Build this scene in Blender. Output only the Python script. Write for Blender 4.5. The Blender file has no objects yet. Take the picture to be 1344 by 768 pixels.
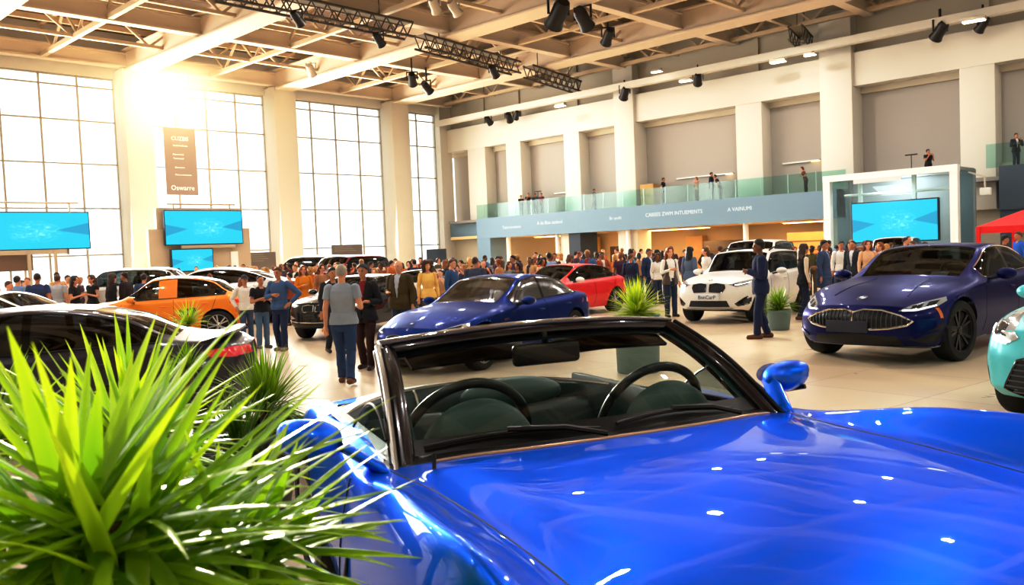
import bpy, bmesh, math, random
import numpy as np
from mathutils import Vector, Matrix, noise
from mathutils.bvhtree import BVHTree

random.seed(7)
PI = math.pi
SC = bpy.context.scene
COL = SC.collection

# ------------------------------------------------------------------ camera maths (real hall, metres)
# X runs along the glazed wall, Y along the balcony wall, Z up; the eye stands at the origin.
EYE = 1.85
FPX = 1130.0
HEAD = math.radians(44.2)
PITCH = math.atan(54 / 1130)
ROLL = math.radians(2.4)
fwd = Vector((math.cos(HEAD) * math.cos(PITCH), math.sin(HEAD) * math.cos(PITCH), -math.sin(PITCH)))
_r = Vector((math.sin(HEAD), -math.cos(HEAD), 0))
_u = _r.cross(fwd)
rgt = _r * math.cos(ROLL) - _u * math.sin(ROLL)
upv = _r * math.sin(ROLL) + _u * math.cos(ROLL)
ORG = Vector((0, 0, EYE))

def ray(px, py):
    return fwd + rgt * ((px - 672) / FPX) + upv * ((384 - py) / FPX)

def ground(px, py, z=0.0):
    d = ray(px, py)
    return ORG + d * ((z - EYE) / d.z)

def on_x(px, py, X):
    d = ray(px, py)
    return ORG + d * (X / d.x)

def on_y(px, py, Y):
    d = ray(px, py)
    return ORG + d * (Y / d.y)

def at_depth(px, py, dep):
    return ORG + ray(px, py) * dep

def pr(p):
    v = Vector(p) - ORG
    z = v.dot(fwd)
    return 672 + FPX * v.dot(rgt) / z, 384 - FPX * v.dot(upv) / z, z

# ------------------------------------------------------------------ materials
MATS = {}

def srgb(h):
    if isinstance(h, str):
        h = h.lstrip('#')
        c = [int(h[i:i + 2], 16) / 255 for i in (0, 2, 4)]
        return tuple(x / 12.92 if x <= .04045 else ((x + .055) / 1.055) ** 2.4 for x in c)
    return tuple(h[:3])

def mat(name, color=(.5, .5, .5), rough=.5, metal=0.0, coat=0.0, emit=None, estr=0.0, noise_amt=0.0, noise_scale=5.0,
        bump=0.0, bump_scale=30.0, spec=.5, sheen=0.0, obj_color=False, ior=1.45, trans=0.0, flake=0.0, subs=0.0):
    if name in MATS:
        return MATS[name]
    m = bpy.data.materials.new(name)
    m.use_nodes = True
    nt = m.node_tree
    b = nt.nodes['Principled BSDF']
    c = srgb(color)
    b.inputs['Base Color'].default_value = (*c, 1)
    b.inputs['Roughness'].default_value = rough
    b.inputs['Metallic'].default_value = metal
    b.inputs['Coat Weight'].default_value = coat
    b.inputs['Coat Roughness'].default_value = .03
    b.inputs['Specular IOR Level'].default_value = spec
    b.inputs['IOR'].default_value = ior
    b.inputs['Sheen Weight'].default_value = sheen
    b.inputs['Transmission Weight'].default_value = trans
    if emit is not None:
        b.inputs['Emission Color'].default_value = (*srgb(emit), 1)
        b.inputs['Emission Strength'].default_value = estr
    src = None
    if obj_color:
        oi = nt.nodes.new('ShaderNodeObjectInfo')
        src = oi.outputs['Color']
        nt.links.new(src, b.inputs['Base Color'])
    if noise_amt > 0:
        tc = nt.nodes.new('ShaderNodeTexCoord')
        nz = nt.nodes.new('ShaderNodeTexNoise')
        nz.inputs['Scale'].default_value = noise_scale
        nz.inputs['Detail'].default_value = 4
        nt.links.new(tc.outputs['Object'], nz.inputs['Vector'])
        mr = nt.nodes.new('ShaderNodeMapRange')
        mr.inputs['To Min'].default_value = 1 - noise_amt
        mr.inputs['To Max'].default_value = 1 + noise_amt
        nt.links.new(nz.outputs['Fac'], mr.inputs['Value'])
        mx = nt.nodes.new('ShaderNodeVectorMath')
        mx.operation = 'SCALE'
        if src is not None:
            nt.links.new(src, mx.inputs[0])
        else:
            mx.inputs[0].default_value = c
        nt.links.new(mr.outputs[0], mx.inputs['Scale'])
        nt.links.new(mx.outputs[0], b.inputs['Base Color'])
    if bump > 0:
        tc = nt.nodes.new('ShaderNodeTexCoord')
        nz = nt.nodes.new('ShaderNodeTexNoise')
        nz.inputs['Scale'].default_value = bump_scale
        nz.inputs['Detail'].default_value = 3
        nt.links.new(tc.outputs['Object'], nz.inputs['Vector'])
        bp = nt.nodes.new('ShaderNodeBump')
        bp.inputs['Strength'].default_value = bump
        bp.inputs['Distance'].default_value = .02
        nt.links.new(nz.outputs['Fac'], bp.inputs['Height'])
        nt.links.new(bp.outputs[0], b.inputs['Normal'])
    MATS[name] = m
    return m

def glass_mat(name, tint=(.5, .6, .6), refl=.12, rough=.02):
    """thin pane: tinted see-through mixed with a sharp reflection that grows at grazing angles"""
    if name in MATS:
        return MATS[name]
    m = bpy.data.materials.new(name)
    m.use_nodes = True
    nt = m.node_tree
    nt.nodes.clear()
    out = nt.nodes.new('ShaderNodeOutputMaterial')
    tr = nt.nodes.new('ShaderNodeBsdfTransparent')
    tr.inputs['Color'].default_value = (*srgb(tint), 1)
    gl = nt.nodes.new('ShaderNodeBsdfGlossy')
    gl.inputs['Roughness'].default_value = rough
    fr = nt.nodes.new('ShaderNodeLayerWeight')
    fr.inputs['Blend'].default_value = .25
    mr = nt.nodes.new('ShaderNodeMapRange')
    mr.inputs['To Min'].default_value = refl * .5
    mr.inputs['To Max'].default_value = min(1, refl * 4)
    nt.links.new(fr.outputs['Fresnel'], mr.inputs['Value'])
    mx = nt.nodes.new('ShaderNodeMixShader')
    nt.links.new(mr.outputs[0], mx.inputs[0])
    nt.links.new(tr.outputs[0], mx.inputs[1])
    nt.links.new(gl.outputs[0], mx.inputs[2])
    nt.links.new(mx.outputs[0], out.inputs['Surface'])
    MATS[name] = m
    return m

# ------------------------------------------------------------------ objects
def tag(o, label=None, cat=None, group=None, kind=None):
    if label: o['label'] = label
    if cat: o['category'] = cat
    if group: o['group'] = group
    if kind: o['kind'] = kind
    return o

def link(o, parent=None):
    COL.objects.link(o)
    if parent is not None:
        o.parent = parent
    return o

def empty(name, loc=(0, 0, 0), rz=0.0, label=None, cat=None, group=None):
    o = bpy.data.objects.new(name, None)
    o.empty_display_size = .2
    o.location = loc
    o.rotation_euler = (0, 0, rz)
    link(o)
    return tag(o, label, cat, group)

class MB:
    """collects simple shapes and links them as ONE mesh object"""
    def __init__(self):
        self.v, self.f, self.mi = [], [], []

    def add(self, vs, fs, mi=0):
        b = len(self.v)
        self.v += [tuple(p) for p in vs]
        self.f += [tuple(b + i for i in f) for f in fs]
        self.mi += [mi] * len(fs)
        return self

    def box(self, c, s, rz=0.0, mi=0, M=None):
        hx, hy, hz = s[0] / 2, s[1] / 2, s[2] / 2
        vs = [Vector((x, y, z)) for z in (-hz, hz) for x, y in ((-hx, -hy), (hx, -hy), (hx, hy), (-hx, hy))]
        if M is None:
            M = Matrix.Translation(c) @ Matrix.Rotation(rz, 4, 'Z')
        else:
            M = Matrix.Translation(c) @ M
        return self.add([M @ v for v in vs], [(3, 2, 1, 0), (4, 5, 6, 7), (0, 1, 5, 4), (1, 2, 6, 5), (2, 3, 7, 6), (3, 0, 4, 7)], mi)

    def box2(self, lo, hi, mi=0):
        return self.box([(a + b) / 2 for a, b in zip(lo, hi)], [abs(b - a) for a, b in zip(lo, hi)], 0, mi)

    def bar(self, a, b, w, h=None, mi=0):
        """square bar from a to b"""
        a, b = Vector(a), Vector(b)
        h = h or w
        d = (b - a)
        L = d.length
        d.normalize()
        s = d.cross(Vector((0, 0, 1)))
        if s.length < 1e-4: s = Vector((1, 0, 0))
        s.normalize()
        t = s.cross(d)
        vs = []
        for p in (a, b):
            for x, y in ((-1, -1), (1, -1), (1, 1), (-1, 1)):
                vs.append(p + s * (x * w / 2) + t * (y * h / 2))
        return self.add(vs, [(0, 1, 2, 3), (7, 6, 5, 4), (0, 4, 5, 1), (1, 5, 6, 2), (2, 6, 7, 3), (3, 7, 4, 0)], mi)

    def tube(self, pts, rad, n=8, mi=0, caps=True, closed=False):
        pts = [Vector(p) for p in pts]
        N = len(pts)
        rads = rad if hasattr(rad, '__len__') else [rad] * N
        vs, fs = [], []
        ref = None
        for i, p in enumerate(pts):
            if closed:
                d = pts[(i + 1) % N] - pts[i - 1]
            else:
                d = pts[min(i + 1, N - 1)] - pts[max(i - 1, 0)]
            d.normalize()
            if ref is None:
                ref = d.orthogonal().normalized()
            s = (ref - d * ref.dot(d))
            if s.length < 1e-5: s = d.orthogonal()
            s.normalize()
            ref = s
            t = d.cross(s)
            for k in range(n):
                a = 2 * PI * k / n
                vs.append(p + (s * math.cos(a) + t * math.sin(a)) * rads[i])
        for i in range(N if closed else N - 1):
            j = (i + 1) % N
            for k in range(n):
                fs.append((i * n + k, i * n + (k + 1) % n, j * n + (k + 1) % n, j * n + k))
        if caps and not closed:
            fs.append(tuple(range(n))[::-1])
            fs.append(tuple((N - 1) * n + k for k in range(n)))
        return self.add(vs, fs, mi)

    def lathe(self, prof, n=24, M=None, mi=0):
        """profile [(r, z)] spun about Z, then moved by M"""
        M = M or Matrix()
        vs, fs = [], []
        for r, z in prof:
            for k in range(n):
                a = 2 * PI * k / n
                vs.append(M @ Vector((r * math.cos(a), r * math.sin(a), z)))
        for i in range(len(prof) - 1):
            for k in range(n):
                fs.append((i * n + k, i * n + (k + 1) % n, (i + 1) * n + (k + 1) % n, (i + 1) * n + k))
        if prof[0][0] > 1e-6: fs.append(tuple(range(n))[::-1])
        if prof[-1][0] > 1e-6: fs.append(tuple((len(prof) - 1) * n + k for k in range(n)))
        return self.add(vs, fs, mi)

    def ell(self, c, r, n=12, m=8, M=None, mi=0):
        c = Vector(c)
        R = M or Matrix()
        vs, fs = [], []
        for i in range(m + 1):
            th = PI * i / m
            for k in range(n):
                a = 2 * PI * k / n
                vs.append(c + R @ Vector((r[0] * math.sin(th) * math.cos(a), r[1] * math.sin(th) * math.sin(a), r[2] * math.cos(th))))
        for i in range(m):
            for k in range(n):
                fs.append((i * n + k, (i + 1) * n + k, (i + 1) * n + (k + 1) % n, i * n + (k + 1) % n))
        return self.add(vs, fs, mi)

    def prism(self, poly, a, b, fn, mi=0):
        """polygon (2D) extruded from depth a to b, fn(x, y, d) gives the 3D point"""
        n = len(poly)
        vs = [fn(x, y, a) for x, y in poly] + [fn(x, y, b) for x, y in poly]
        fs = [tuple(range(n))[::-1], tuple(range(n, 2 * n))] + [(i, (i + 1) % n, n + (i + 1) % n, n + i) for i in range(n)]
        return self.add(vs, fs, mi)

    def mesh(self, name, mats, smooth=False, fix=True):
        me = bpy.data.meshes.new(name)
        me.from_pydata(self.v, [], self.f)
        if not isinstance(mats, (list, tuple)): mats = [mats]
        for m in mats: me.materials.append(m)
        if len(mats) > 1:
            me.polygons.foreach_set('material_index', self.mi)
        if fix:
            bm = bmesh.new(); bm.from_mesh(me)
            bmesh.ops.remove_doubles(bm, verts=bm.verts, dist=1e-5)
            bmesh.ops.recalc_face_normals(bm, faces=bm.faces)
            bm.to_mesh(me); bm.free()
        if smooth:
            me.polygons.foreach_set('use_smooth', [True] * len(me.polygons))
            if smooth != 'all':
                me.set_sharp_from_angle(angle=math.radians(smooth if smooth is not True else 40))
        me.update()
        return me

    def build(self, name, mats, parent=None, smooth=False, fix=True, **kw):
        o = bpy.data.objects.new(name, self.mesh(name, mats, smooth, fix))
        link(o, parent)
        return tag(o, **kw)

def bevel(o, w=.01, seg=2):
    """round the edges of a mesh for good (no modifier left behind)"""
    me = o.data
    bm = bmesh.new(); bm.from_mesh(me)
    bmesh.ops.bevel(bm, geom=[e for e in bm.edges if e.calc_face_angle(0) > .5], offset=w, segments=seg, affect='EDGES', profile=.5, clamp_overlap=True)
    bm.to_mesh(me); bm.free()
    me.polygons.foreach_set('use_smooth', [True] * len(me.polygons))
    me.set_sharp_from_angle(angle=math.radians(35))
    return o

def copy_tree(o, parent=None):
    c = o.copy(); COL.objects.link(c); c.parent = parent
    for ch in o.children: copy_tree(ch, c)
    return c

def text_mesh(s, size, align='CENTER', ext=.004):
    cu = bpy.data.curves.new('lettering', 'FONT')
    cu.body = s; cu.size = size; cu.align_x = align; cu.align_y = 'CENTER'; cu.extrude = ext
    cu.resolution_u = 2
    o = bpy.data.objects.new('lettering', cu); COL.objects.link(o)
    dg = bpy.context.evaluated_depsgraph_get()
    me = bpy.data.meshes.new_from_object(o.evaluated_get(dg))
    bpy.data.objects.remove(o); bpy.data.curves.remove(cu)
    return me

def lettering(s, size, loc, M, material, parent, name='lettering', align='CENTER'):
    me = text_mesh(s, size, align)
    me.materials.clear(); me.materials.append(material)
    me.transform(Matrix.Translation(loc) @ M)
    o = bpy.data.objects.new(name, me)
    return link(o, parent)

def pchip(xs, ys, q):
    """monotone cubic interpolation, numpy only"""
    xs = np.asarray(xs, float); ys = np.asarray(ys, float); q = np.asarray(q, float)
    h = np.diff(xs); d = np.diff(ys) / h
    n = len(xs)
    m = np.zeros(n)
    if n == 2:
        m[:] = d[0]
    else:
        for i in range(1, n - 1):
            if d[i - 1] * d[i] > 0:
                w1 = 2 * h[i] + h[i - 1]; w2 = h[i] + 2 * h[i - 1]
                m[i] = (w1 + w2) / (w1 / d[i - 1] + w2 / d[i])
        m[0] = d[0]; m[-1] = d[-1]
    i = np.clip(np.searchsorted(xs, q, side='right') - 1, 0, n - 2)
    t = np.clip((q - xs[i]) / h[i], 0, 1)
    h00 = 2 * t**3 - 3 * t**2 + 1; h10 = t**3 - 2 * t**2 + t
    h01 = -2 * t**3 + 3 * t**2; h11 = t**3 - t**2
    return h00 * ys[i] + h10 * h[i] * m[i] + h01 * ys[i + 1] + h11 * h[i] * m[i + 1]
# ------------------------------------------------------------------ the hall
U, V = 50.0, 56.0          # inner faces: balcony wall at X = U, glazed wall at Y = V
X0, Y0 = -14.0, -14.0      # the hall runs on behind the eye
ZT = 14.0                  # underside of the main beams
ZR = 16.6                  # roof deck

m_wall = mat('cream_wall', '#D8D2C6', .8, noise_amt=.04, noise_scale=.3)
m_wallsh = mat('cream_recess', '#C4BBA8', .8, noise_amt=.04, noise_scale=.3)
m_panel = mat('grey_wall_panel', '#ABA59E', .85, noise_amt=.05, noise_scale=.15)
m_beam = mat('cream_beam', '#DCCAB2', .7, noise_amt=.06, noise_scale=.4)
m_deck = mat('roof_deck', '#7F664C', .9, noise_amt=.25, noise_scale=.35)
m_truss = mat('cream_truss_steel', '#CDB797', .6)
m_dark = mat('dark_steel', '#3A3029', .5, metal=.4)
m_black = mat('black_plastic', '#0C0C0D', .4)
m_mull = mat('mullion_metal', '#A79F90', .5, metal=.2)
m_fascia = mat('blue_grey_fascia', '#7891A2', .6, noise_amt=.04, noise_scale=.2)
m_white = mat('white_paint', '#E9E7E2', .45)
m_lampw = mat('lamp_lens', '#FFFFFF', .4, emit='#FFF6E0', estr=6)

def floor_material():
    m = bpy.data.materials.new('floor_tiles'); m.use_nodes = True
    nt = m.node_tree; b = nt.nodes['Principled BSDF']
    tc = nt.nodes.new('ShaderNodeTexCoord')
    br = nt.nodes.new('ShaderNodeTexBrick')
    br.offset = 0; br.squash = 1
    br.inputs['Color1'].default_value = (*srgb('#DCC8AC'), 1)
    br.inputs['Color2'].default_value = (*srgb('#D3BDA0'), 1)
    br.inputs['Mortar'].default_value = (*srgb('#A8967F'), 1)
    br.inputs['Scale'].default_value = 1
    br.inputs['Mortar Size'].default_value = .008
    br.inputs['Mortar Smooth'].default_value = .3
    br.inputs['Brick Width'].default_value = 1.6
    br.inputs['Row Height'].default_value = 1.6
    mp = nt.nodes.new('ShaderNodeMapping')
    mp.inputs['Rotation'].default_value = (0, 0, math.radians(8))
    nt.links.new(tc.outputs['Object'], mp.inputs['Vector'])
    nt.links.new(mp.outputs[0], br.inputs['Vector'])
    nz = nt.nodes.new('ShaderNodeTexNoise'); nz.inputs['Scale'].default_value = .9; nz.inputs['Detail'].default_value = 6
    nt.links.new(tc.outputs['Object'], nz.inputs['Vector'])
    mr = nt.nodes.new('ShaderNodeMapRange'); mr.inputs['To Min'].default_value = .9; mr.inputs['To Max'].default_value = 1.08
    nt.links.new(nz.outputs['Fac'], mr.inputs['Value'])
    sc = nt.nodes.new('ShaderNodeVectorMath'); sc.operation = 'SCALE'
    nt.links.new(br.outputs['Color'], sc.inputs[0]); nt.links.new(mr.outputs[0], sc.inputs['Scale'])
    nt.links.new(sc.outputs[0], b.inputs['Base Color'])
    mr2 = nt.nodes.new('ShaderNodeMapRange'); mr2.inputs['To Min'].default_value = .22; mr2.inputs['To Max'].default_value = .4
    nt.links.new(nz.outputs['Fac'], mr2.inputs['Value'])
    nt.links.new(mr2.outputs[0], b.inputs['Roughness'])
    return m

def struct(o, label=None):
    o['kind'] = 'structure'
    if label: o['label'] = label
    return o

struct(MB().box2((X0, Y0, -.2), (U + 8, V + .5, 0)).build('floor', floor_material()))
m_out = mat('outdoor_paving', '#C9C4BA', .9)
struct(MB().box2((X0 - 60, V + .5, -.25), (U + 90, V + 160, -.05)).build('ground_outside', m_out))

# roof deck, corrugated
mb = MB()
n = 90
ys = np.linspace(Y0, V, n)
vs, fs = [], []
for i, y in enumerate(ys):
    z = ZR + (.12 if (i // 2) % 2 else 0)
    vs += [(X0, y, z), (U + .3, y, z)]
for i in range(n - 1):
    fs.append((2 * i, 2 * i + 1, 2 * i + 3, 2 * i + 2))
mb.add(vs, fs)
mb.box2((X0, Y0, ZR + .2), (U + .5, V + .5, ZR + .4))
struct(mb.build('ceiling', m_deck, fix=False))

# unseen walls behind the eye
struct(MB().box2((X0 - .3, Y0, 0), (X0, V, ZR + .3)).build('wall_south', m_wall))
struct(MB().box2((X0, Y0 - .3, 0), (U + .5, Y0, ZR + .3)).build('wall_east', m_wall))

# ---- glazed wall (Y = V): columns, header, mullioned windows
COLX = [2.2, 12.7, 23.15, 33.65, 44.1]
CW = 1.75
WTOP = 13.75
mb = MB().box2((X0, V - .15, WTOP), (U + .3, V + .5, ZR + .2))
struct(mb.build('wall_window_header', m_wall))
for i, cx in enumerate(COLX + [-8.3]):
    c = MB().box2((cx - CW / 2, V - 1.5, 0), (cx + CW / 2, V + .4, ZT + .2))
    struct(bevel(c.build('column', m_wall), .04), 'cream concrete column of the glazed wall')
struct(MB().box2((49.0, V - .6, 0), (50.3, V + .4, ZT + .4)).build('wall_corner_pier', m_wall))
edges = [-14 + .3] + [] 
bays = []
allc = sorted(COLX + [-8.3])
prev = X0
for cx in allc:
    bays.append((prev, cx - CW / 2)); prev = cx + CW / 2
bays.append((prev, 49.0))
m_pane = glass_mat('window_pane', (.93, .96, .97), .05)
for i, (a, b) in enumerate(bays):
    if b - a < 1: continue
    w = empty('window_%d' % (i + 1), ((a + b) / 2, V + .1, 0)); w['kind'] = 'structure'
    fr = MB()
    nx = 4 if b - a > 6 else 2
    wx = (b - a) / nx
    for k in range(nx + 1):
        x = a + k * wx - (a + b) / 2
        fr.box2((x - .05, -.06, .2), (x + .05, .06, WTOP))
    for z in (.25, 2.7, 5.6, 8.35, 11.0, 13.1, WTOP - .06):
        fr.box2((a - (a + b) / 2, -.05, z - .045), (b - (a + b) / 2, .05, z + .045))
    fr.build('window_frame', m_mull, w)
    MB().box2((a - (a + b) / 2, -.012, .2), (b - (a + b) / 2, .012, WTOP)).build('pane', m_pane, w)

# ---- balcony wall (X = U)
GZ = 5.67                  # gallery deck height seen through the rail
PIL = [(53.0, 50.9), (48.5, 46.9), (42.4, 40.9), (37.4, 35.7), (28.0, 26.2), (22.3, 20.4), (14.8, 13.1), (6, 4.3), (-2, -3.7), (-10, -11.7)]
BIG = {3, 5}
# upper wall with header band
mb = MB()
mb.box2((U - .2, Y0, 10.5), (U + 1.6, V, 12.4))
struct(mb.build('wall_header_band', m_wall))
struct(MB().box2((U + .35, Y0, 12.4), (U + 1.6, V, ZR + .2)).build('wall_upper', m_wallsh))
struct(MB().box2((U + 1.0, Y0, 4.0), (U + 1.6, V, 10.5)).build('wall_panel_back', m_panel))
mb = MB()
mb.box2((U + .75, Y0, 10.15), (U + 1.0, V, 10.5))
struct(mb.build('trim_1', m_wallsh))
for i, (a, b) in enumerate(PIL):
    big = i in BIG
    c = MB().box2((U - (.45 if big else 0.15), b, 0 if big else 3.0), (U + 1.2, a, ZT + .9 if big else 10.55))
    struct(bevel(c.build('pilaster', m_wall), .03), 'cream pilaster between grey wall panels')
    if not big:
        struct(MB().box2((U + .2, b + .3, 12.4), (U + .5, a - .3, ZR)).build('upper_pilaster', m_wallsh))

# ---- gallery: fascia, soffit, back rooms
FX = U - 1.2               # fascia plane
yF1, yF0 = 51.2, 20.6
zb_, zt_ = 3.0, 4.62
m_soffit = mat('warm_soffit', '#D8B98A', .7)
m_roomw = mat('warm_room_wall', '#CFB488', .8)
mb = MB().box2((FX, yF0, zb_), (FX + .25, yF1, zt_))
g = mb.build('wall_gallery_fascia', m_fascia); struct(g)
for s, y, z, size in (('Tatarnaronton', 47.2, 3.75, .34), ('A de Blan aadeod', 43.2, 3.9, .36), ('Br undit', 37.0, 3.88, .32), ('CAREES ZWM INTUEMENTS', 32.2, 3.92, .36), ('A VAINUMI', 27.3, 3.9, .34)):
    M = Matrix(((0, 0, -1, 0), (-1, 0, 0, 0), (0, 1, 0, 0), (0, 0, 0, 1)))
    t = lettering(s, size, (FX - .01, y, z), M, mat('pale_letters', '#C4D2DA', .6, emit='#C4D2DA', estr=.15), g)
struct(MB().box2((FX + .25, yF0, zb_ + .02), (U + 1.6, yF1 + 3.5, zb_ + .25)).build('ceiling_soffit', m_soffit))
struct(MB().box2((FX + .1, yF0, zt_ - .25), (U + 1.6, yF1 + 3.5, zt_ - .05)).build('floor_gallery', mat('gallery_floor', '#8A8580', .7)))
struct(MB().box2((U - .3, yF1, 3.0), (U + .1, V - .6, zt_ - .1)).build('wall_fascia_return', m_fascia))
struct(MB().box2((U + 6, yF0 - 2, 0), (U + 6.3, V, 3.4)).build('wall_back_room', m_roomw))
struct(MB().box2((U + 1.6, yF0 - 2, zb_), (U + 6.3, V, zb_ + .3)).build('ceiling_back_room', m_soffit))
struct(MB().box2((U + .2, 52.0, 0), (U + .5, V, 3.2)).build('wall_corner_shop', m_wallsh))
struct(MB().box2((FX + .02, 49.7, 0), (U + 1, 51.2, 3.02)).build('wall_blue_pier', m_fascia))
struct(MB().box2((U - .8, 40.6, 0), (U + 1.2, 41.7, 3.02)).build('wall_dark_pier', mat('slate_pier', '#3B4450', .6)))
struct(MB().box2((U - .6, 41.7, 0), (U + 1.2, 42.7, 3.02)).build('wall_cream_pier', m_wall))
struct(MB().box2((FX, 19.4, 0), (U + 1.2, 21.1, zt_)).build('wall_blue_pier_end', m_fascia))
for y in (48.1, 42.9, 36.3, 27.2):
    c = MB().lathe([(.17, 0), (.17, 3.02)], 16, Matrix.Translation((FX + .5, y, 0)))
    struct(c.build('column_round', m_white, smooth=True), 'slim white round post under the gallery')
# long ceiling strip lights under the gallery
for k, (ya, yb) in enumerate(((38.5, 31.0), (25.6, 21.6), (46.8, 43.6))):
    t = empty('hanging_strip_light', (U + 1.2, (ya + yb) / 2, zb_), 0, ('warm strip light under the gallery beside the dark pier', 'warm strip light under the gallery nearest the glass booth', 'warm strip light under the gallery at its far end')[k], 'light', 'strip lights under the gallery')
    MB().box2((-.35, (yb - ya) / 2, -.1), (.35, (ya - yb) / 2, -.04)).build('housing', m_white, t)
    MB().box2((-.28, (yb - ya) / 2 + .1, -.13), (.28, (ya - yb) / 2 - .1, -.1)).build('diffuser', mat('warm_diffuser', '#FFE2B0', .5, emit='#FFCB83', estr=9), t)
# fittings in the rooms under the gallery
def fitting(name, lo, hi, colour, label, cat, slats=0):
    o = empty(name, ((lo[0] + hi[0]) / 2, (lo[1] + hi[1]) / 2, lo[2]), 0, label, cat)
    hx, hy, h = (hi[0] - lo[0]) / 2, (hi[1] - lo[1]) / 2, hi[2] - lo[2]
    bevel(MB().box2((-hx, -hy, 0), (hx, hy, h)).build('carcass', mat('fit_' + colour[1:], colour, .6, noise_amt=.15, noise_scale=2), o), .02)
    for k in range(slats):
        z = h * (k + 1) / (slats + 1)
        MB().box2((-hx - .03, -hy + .1, z - .03), (-hx, hy - .1, z + .03)).build('shelf_edge', mat('fit_edge', '#6E5330', .6), o)
    return o
fitting('shelving_unit', (U + 4.6, 43.6, 0), (U + 5.4, 47.6, 2.7), '#D9A94E', 'honey timber shelving in the far room under the gallery', 'shelving', 5)
fitting('service_counter', (U + 2.2, 37.0, 0), (U + 3.0, 40.2, 1.9), '#6A4426', 'dark timber counter in the amber room under the gallery', 'counter', 2)
fitting('wall_cupboard', (U + 5.2, 34.0, 0), (U + 5.9, 35.4, 2.4), '#C2925A', 'tan tall cupboard against the back of the amber room', 'cupboard', 0)
fitting('display_cabinet', (U + 3.4, 29.6, 0), (U + 4.2, 32.8, 2.0), '#5E4A2E', 'brown display cabinet with plants in the room beside the round post', 'cabinet', 2)
fitting('bar_unit', (U + 3.6, 22.4, 0), (U + 4.4, 26.6, 2.3), '#B98748', 'honey bar unit in the room nearest the glass booth', 'bar', 3)
# things up on the gallery
fitting('timber_cabinet', (U - .5, 34.2, 4.57), (U + .3, 35.3, 6.1), '#B58E5A', 'small timber cabinet on the gallery beside the tall pilaster', 'cabinet', 1)
for k, (y0_, y1_, zz, lab) in enumerate(((28.9, 33.2, 6.35, 'long slim wall lamp on the grey panel above the gallery'), (41.2, 44.4, 6.2, 'slim wall lamp on the grey panel at the far gallery'), (23.0, 25.4, 6.6, 'short wall lamp on the grey panel beside the booth'))):
    o = empty('wall_lamp', (U + .9, (y0_ + y1_) / 2, zz), 0, lab, 'lamp')
    MB().box2((-.06, -(y1_ - y0_) / 2, -.03), (.08, (y1_ - y0_) / 2, .05)).build('housing', m_white, o)
    MB().box2((-.07, -(y1_ - y0_) / 2, -.05), (.02, -(y1_ - y0_) / 2 + .5, -.03)).build('diffuser', mat('warm_diffuser_small', '#FFE2B0', .5, emit='#FFD58A', estr=6), o)
for k, (px_, py_) in enumerate(((1196, 204), (706, 252))):
    p = on_x(px_, py_, U + .2)
    o = empty('light_stand', (U + .2, p.y, 4.62 if k == 0 else 4.57), 0, ('thin T-shaped light stand on the gallery over the glass booth', 'thin T-shaped light stand on the far gallery beside the small group')[k], 'stand')
    zt2 = p.z - (4.62 if k == 0 else 4.57)
    MB().tube([(0, 0, 0), (0, 0, zt2)], .025, 8).build('pole', m_dark, o)
    MB().box2((-.05, -.32, zt2), (.05, .32, zt2 + .07)).build('lamp_bar', m_dark, o)
    MB().lathe([(.25, 0), (.25, .02), (.001, .05)], 16).build('base', m_dark, o)
# glass railing along the gallery: one top rail and glass sheets
m_rail = glass_mat('rail_glass', (.72, .88, .86), .05, .12)
rl = empty('glass_railing', (FX + .1, (yF0 + yF1) / 2, zt_), 0, 'long pale green glass railing along the gallery edge', 'railing')
y = yF0
while y < yF1 - .2:
    y2 = min(y + 1.75, yF1)
    MB().box2((-.012, y + .02 - (yF0 + yF1) / 2, -.1), (.012, y2 - .02 - (yF0 + yF1) / 2, 1.12)).build('glass_sheet', m_rail, rl)
    MB().box2((-.02, y - .02 - (yF0 + yF1) / 2, -.1), (.02, y + .02 - (yF0 + yF1) / 2, 1.14)).build('post', mat('pale_green_post', '#9FBDB8', .3, metal=.3), rl)
    y = y2
# right-hand gallery block beyond the booth
gb = MB().box2((U - 1.6, Y0, 2.9), (U - 1.35, 12.6, 5.1)).build('wall_gallery_right', mat('dark_slate_fascia', '#3C4A58', .6)); struct(gb)
M = Matrix(((0, 0, -1, 0), (-1, 0, 0, 0), (0, 1, 0, 0), (0, 0, 0, 1)))
lettering('Arntinara', .32, (U - 1.61, 9.7, 4.3), M, MATS['pale_letters'], gb)
struct(MB().box2((U - 1.5, 11.6, 0), (U + 1.2, 12.6, 4.72)).build('wall_gallery_end', MATS['dark_slate_fascia']))
struct(MB().box2((U - 1.4, Y0, 4.75), (U + 1.2, 12.6, 4.95)).build('floor_gallery_right', MATS['gallery_floor']))
struct(MB().box2((U + 1.0, Y0, 0), (U + 1.2, 20, 4.2)).build('wall_lower', mat('brown_wall', '#6E4A33', .8)))
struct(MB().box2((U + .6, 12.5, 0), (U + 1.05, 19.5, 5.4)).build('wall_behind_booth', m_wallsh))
rl2 = empty('glass_railing', (U - 1.5, 0, 5.1), 0, 'green glass railing on the dark gallery above the red canopy', 'railing')
y = -8
while y < 12.3:
    MB().box2((-.012, y + .02, -.05), (.012, y + 1.9, 1.15)).build('glass_sheet', m_rail, rl2)
    MB().box2((-.02, y - .02, -.05), (.02, y + .02, 1.15)).build('post', MATS['pale_green_post'], rl2)
    y += 1.93

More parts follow.
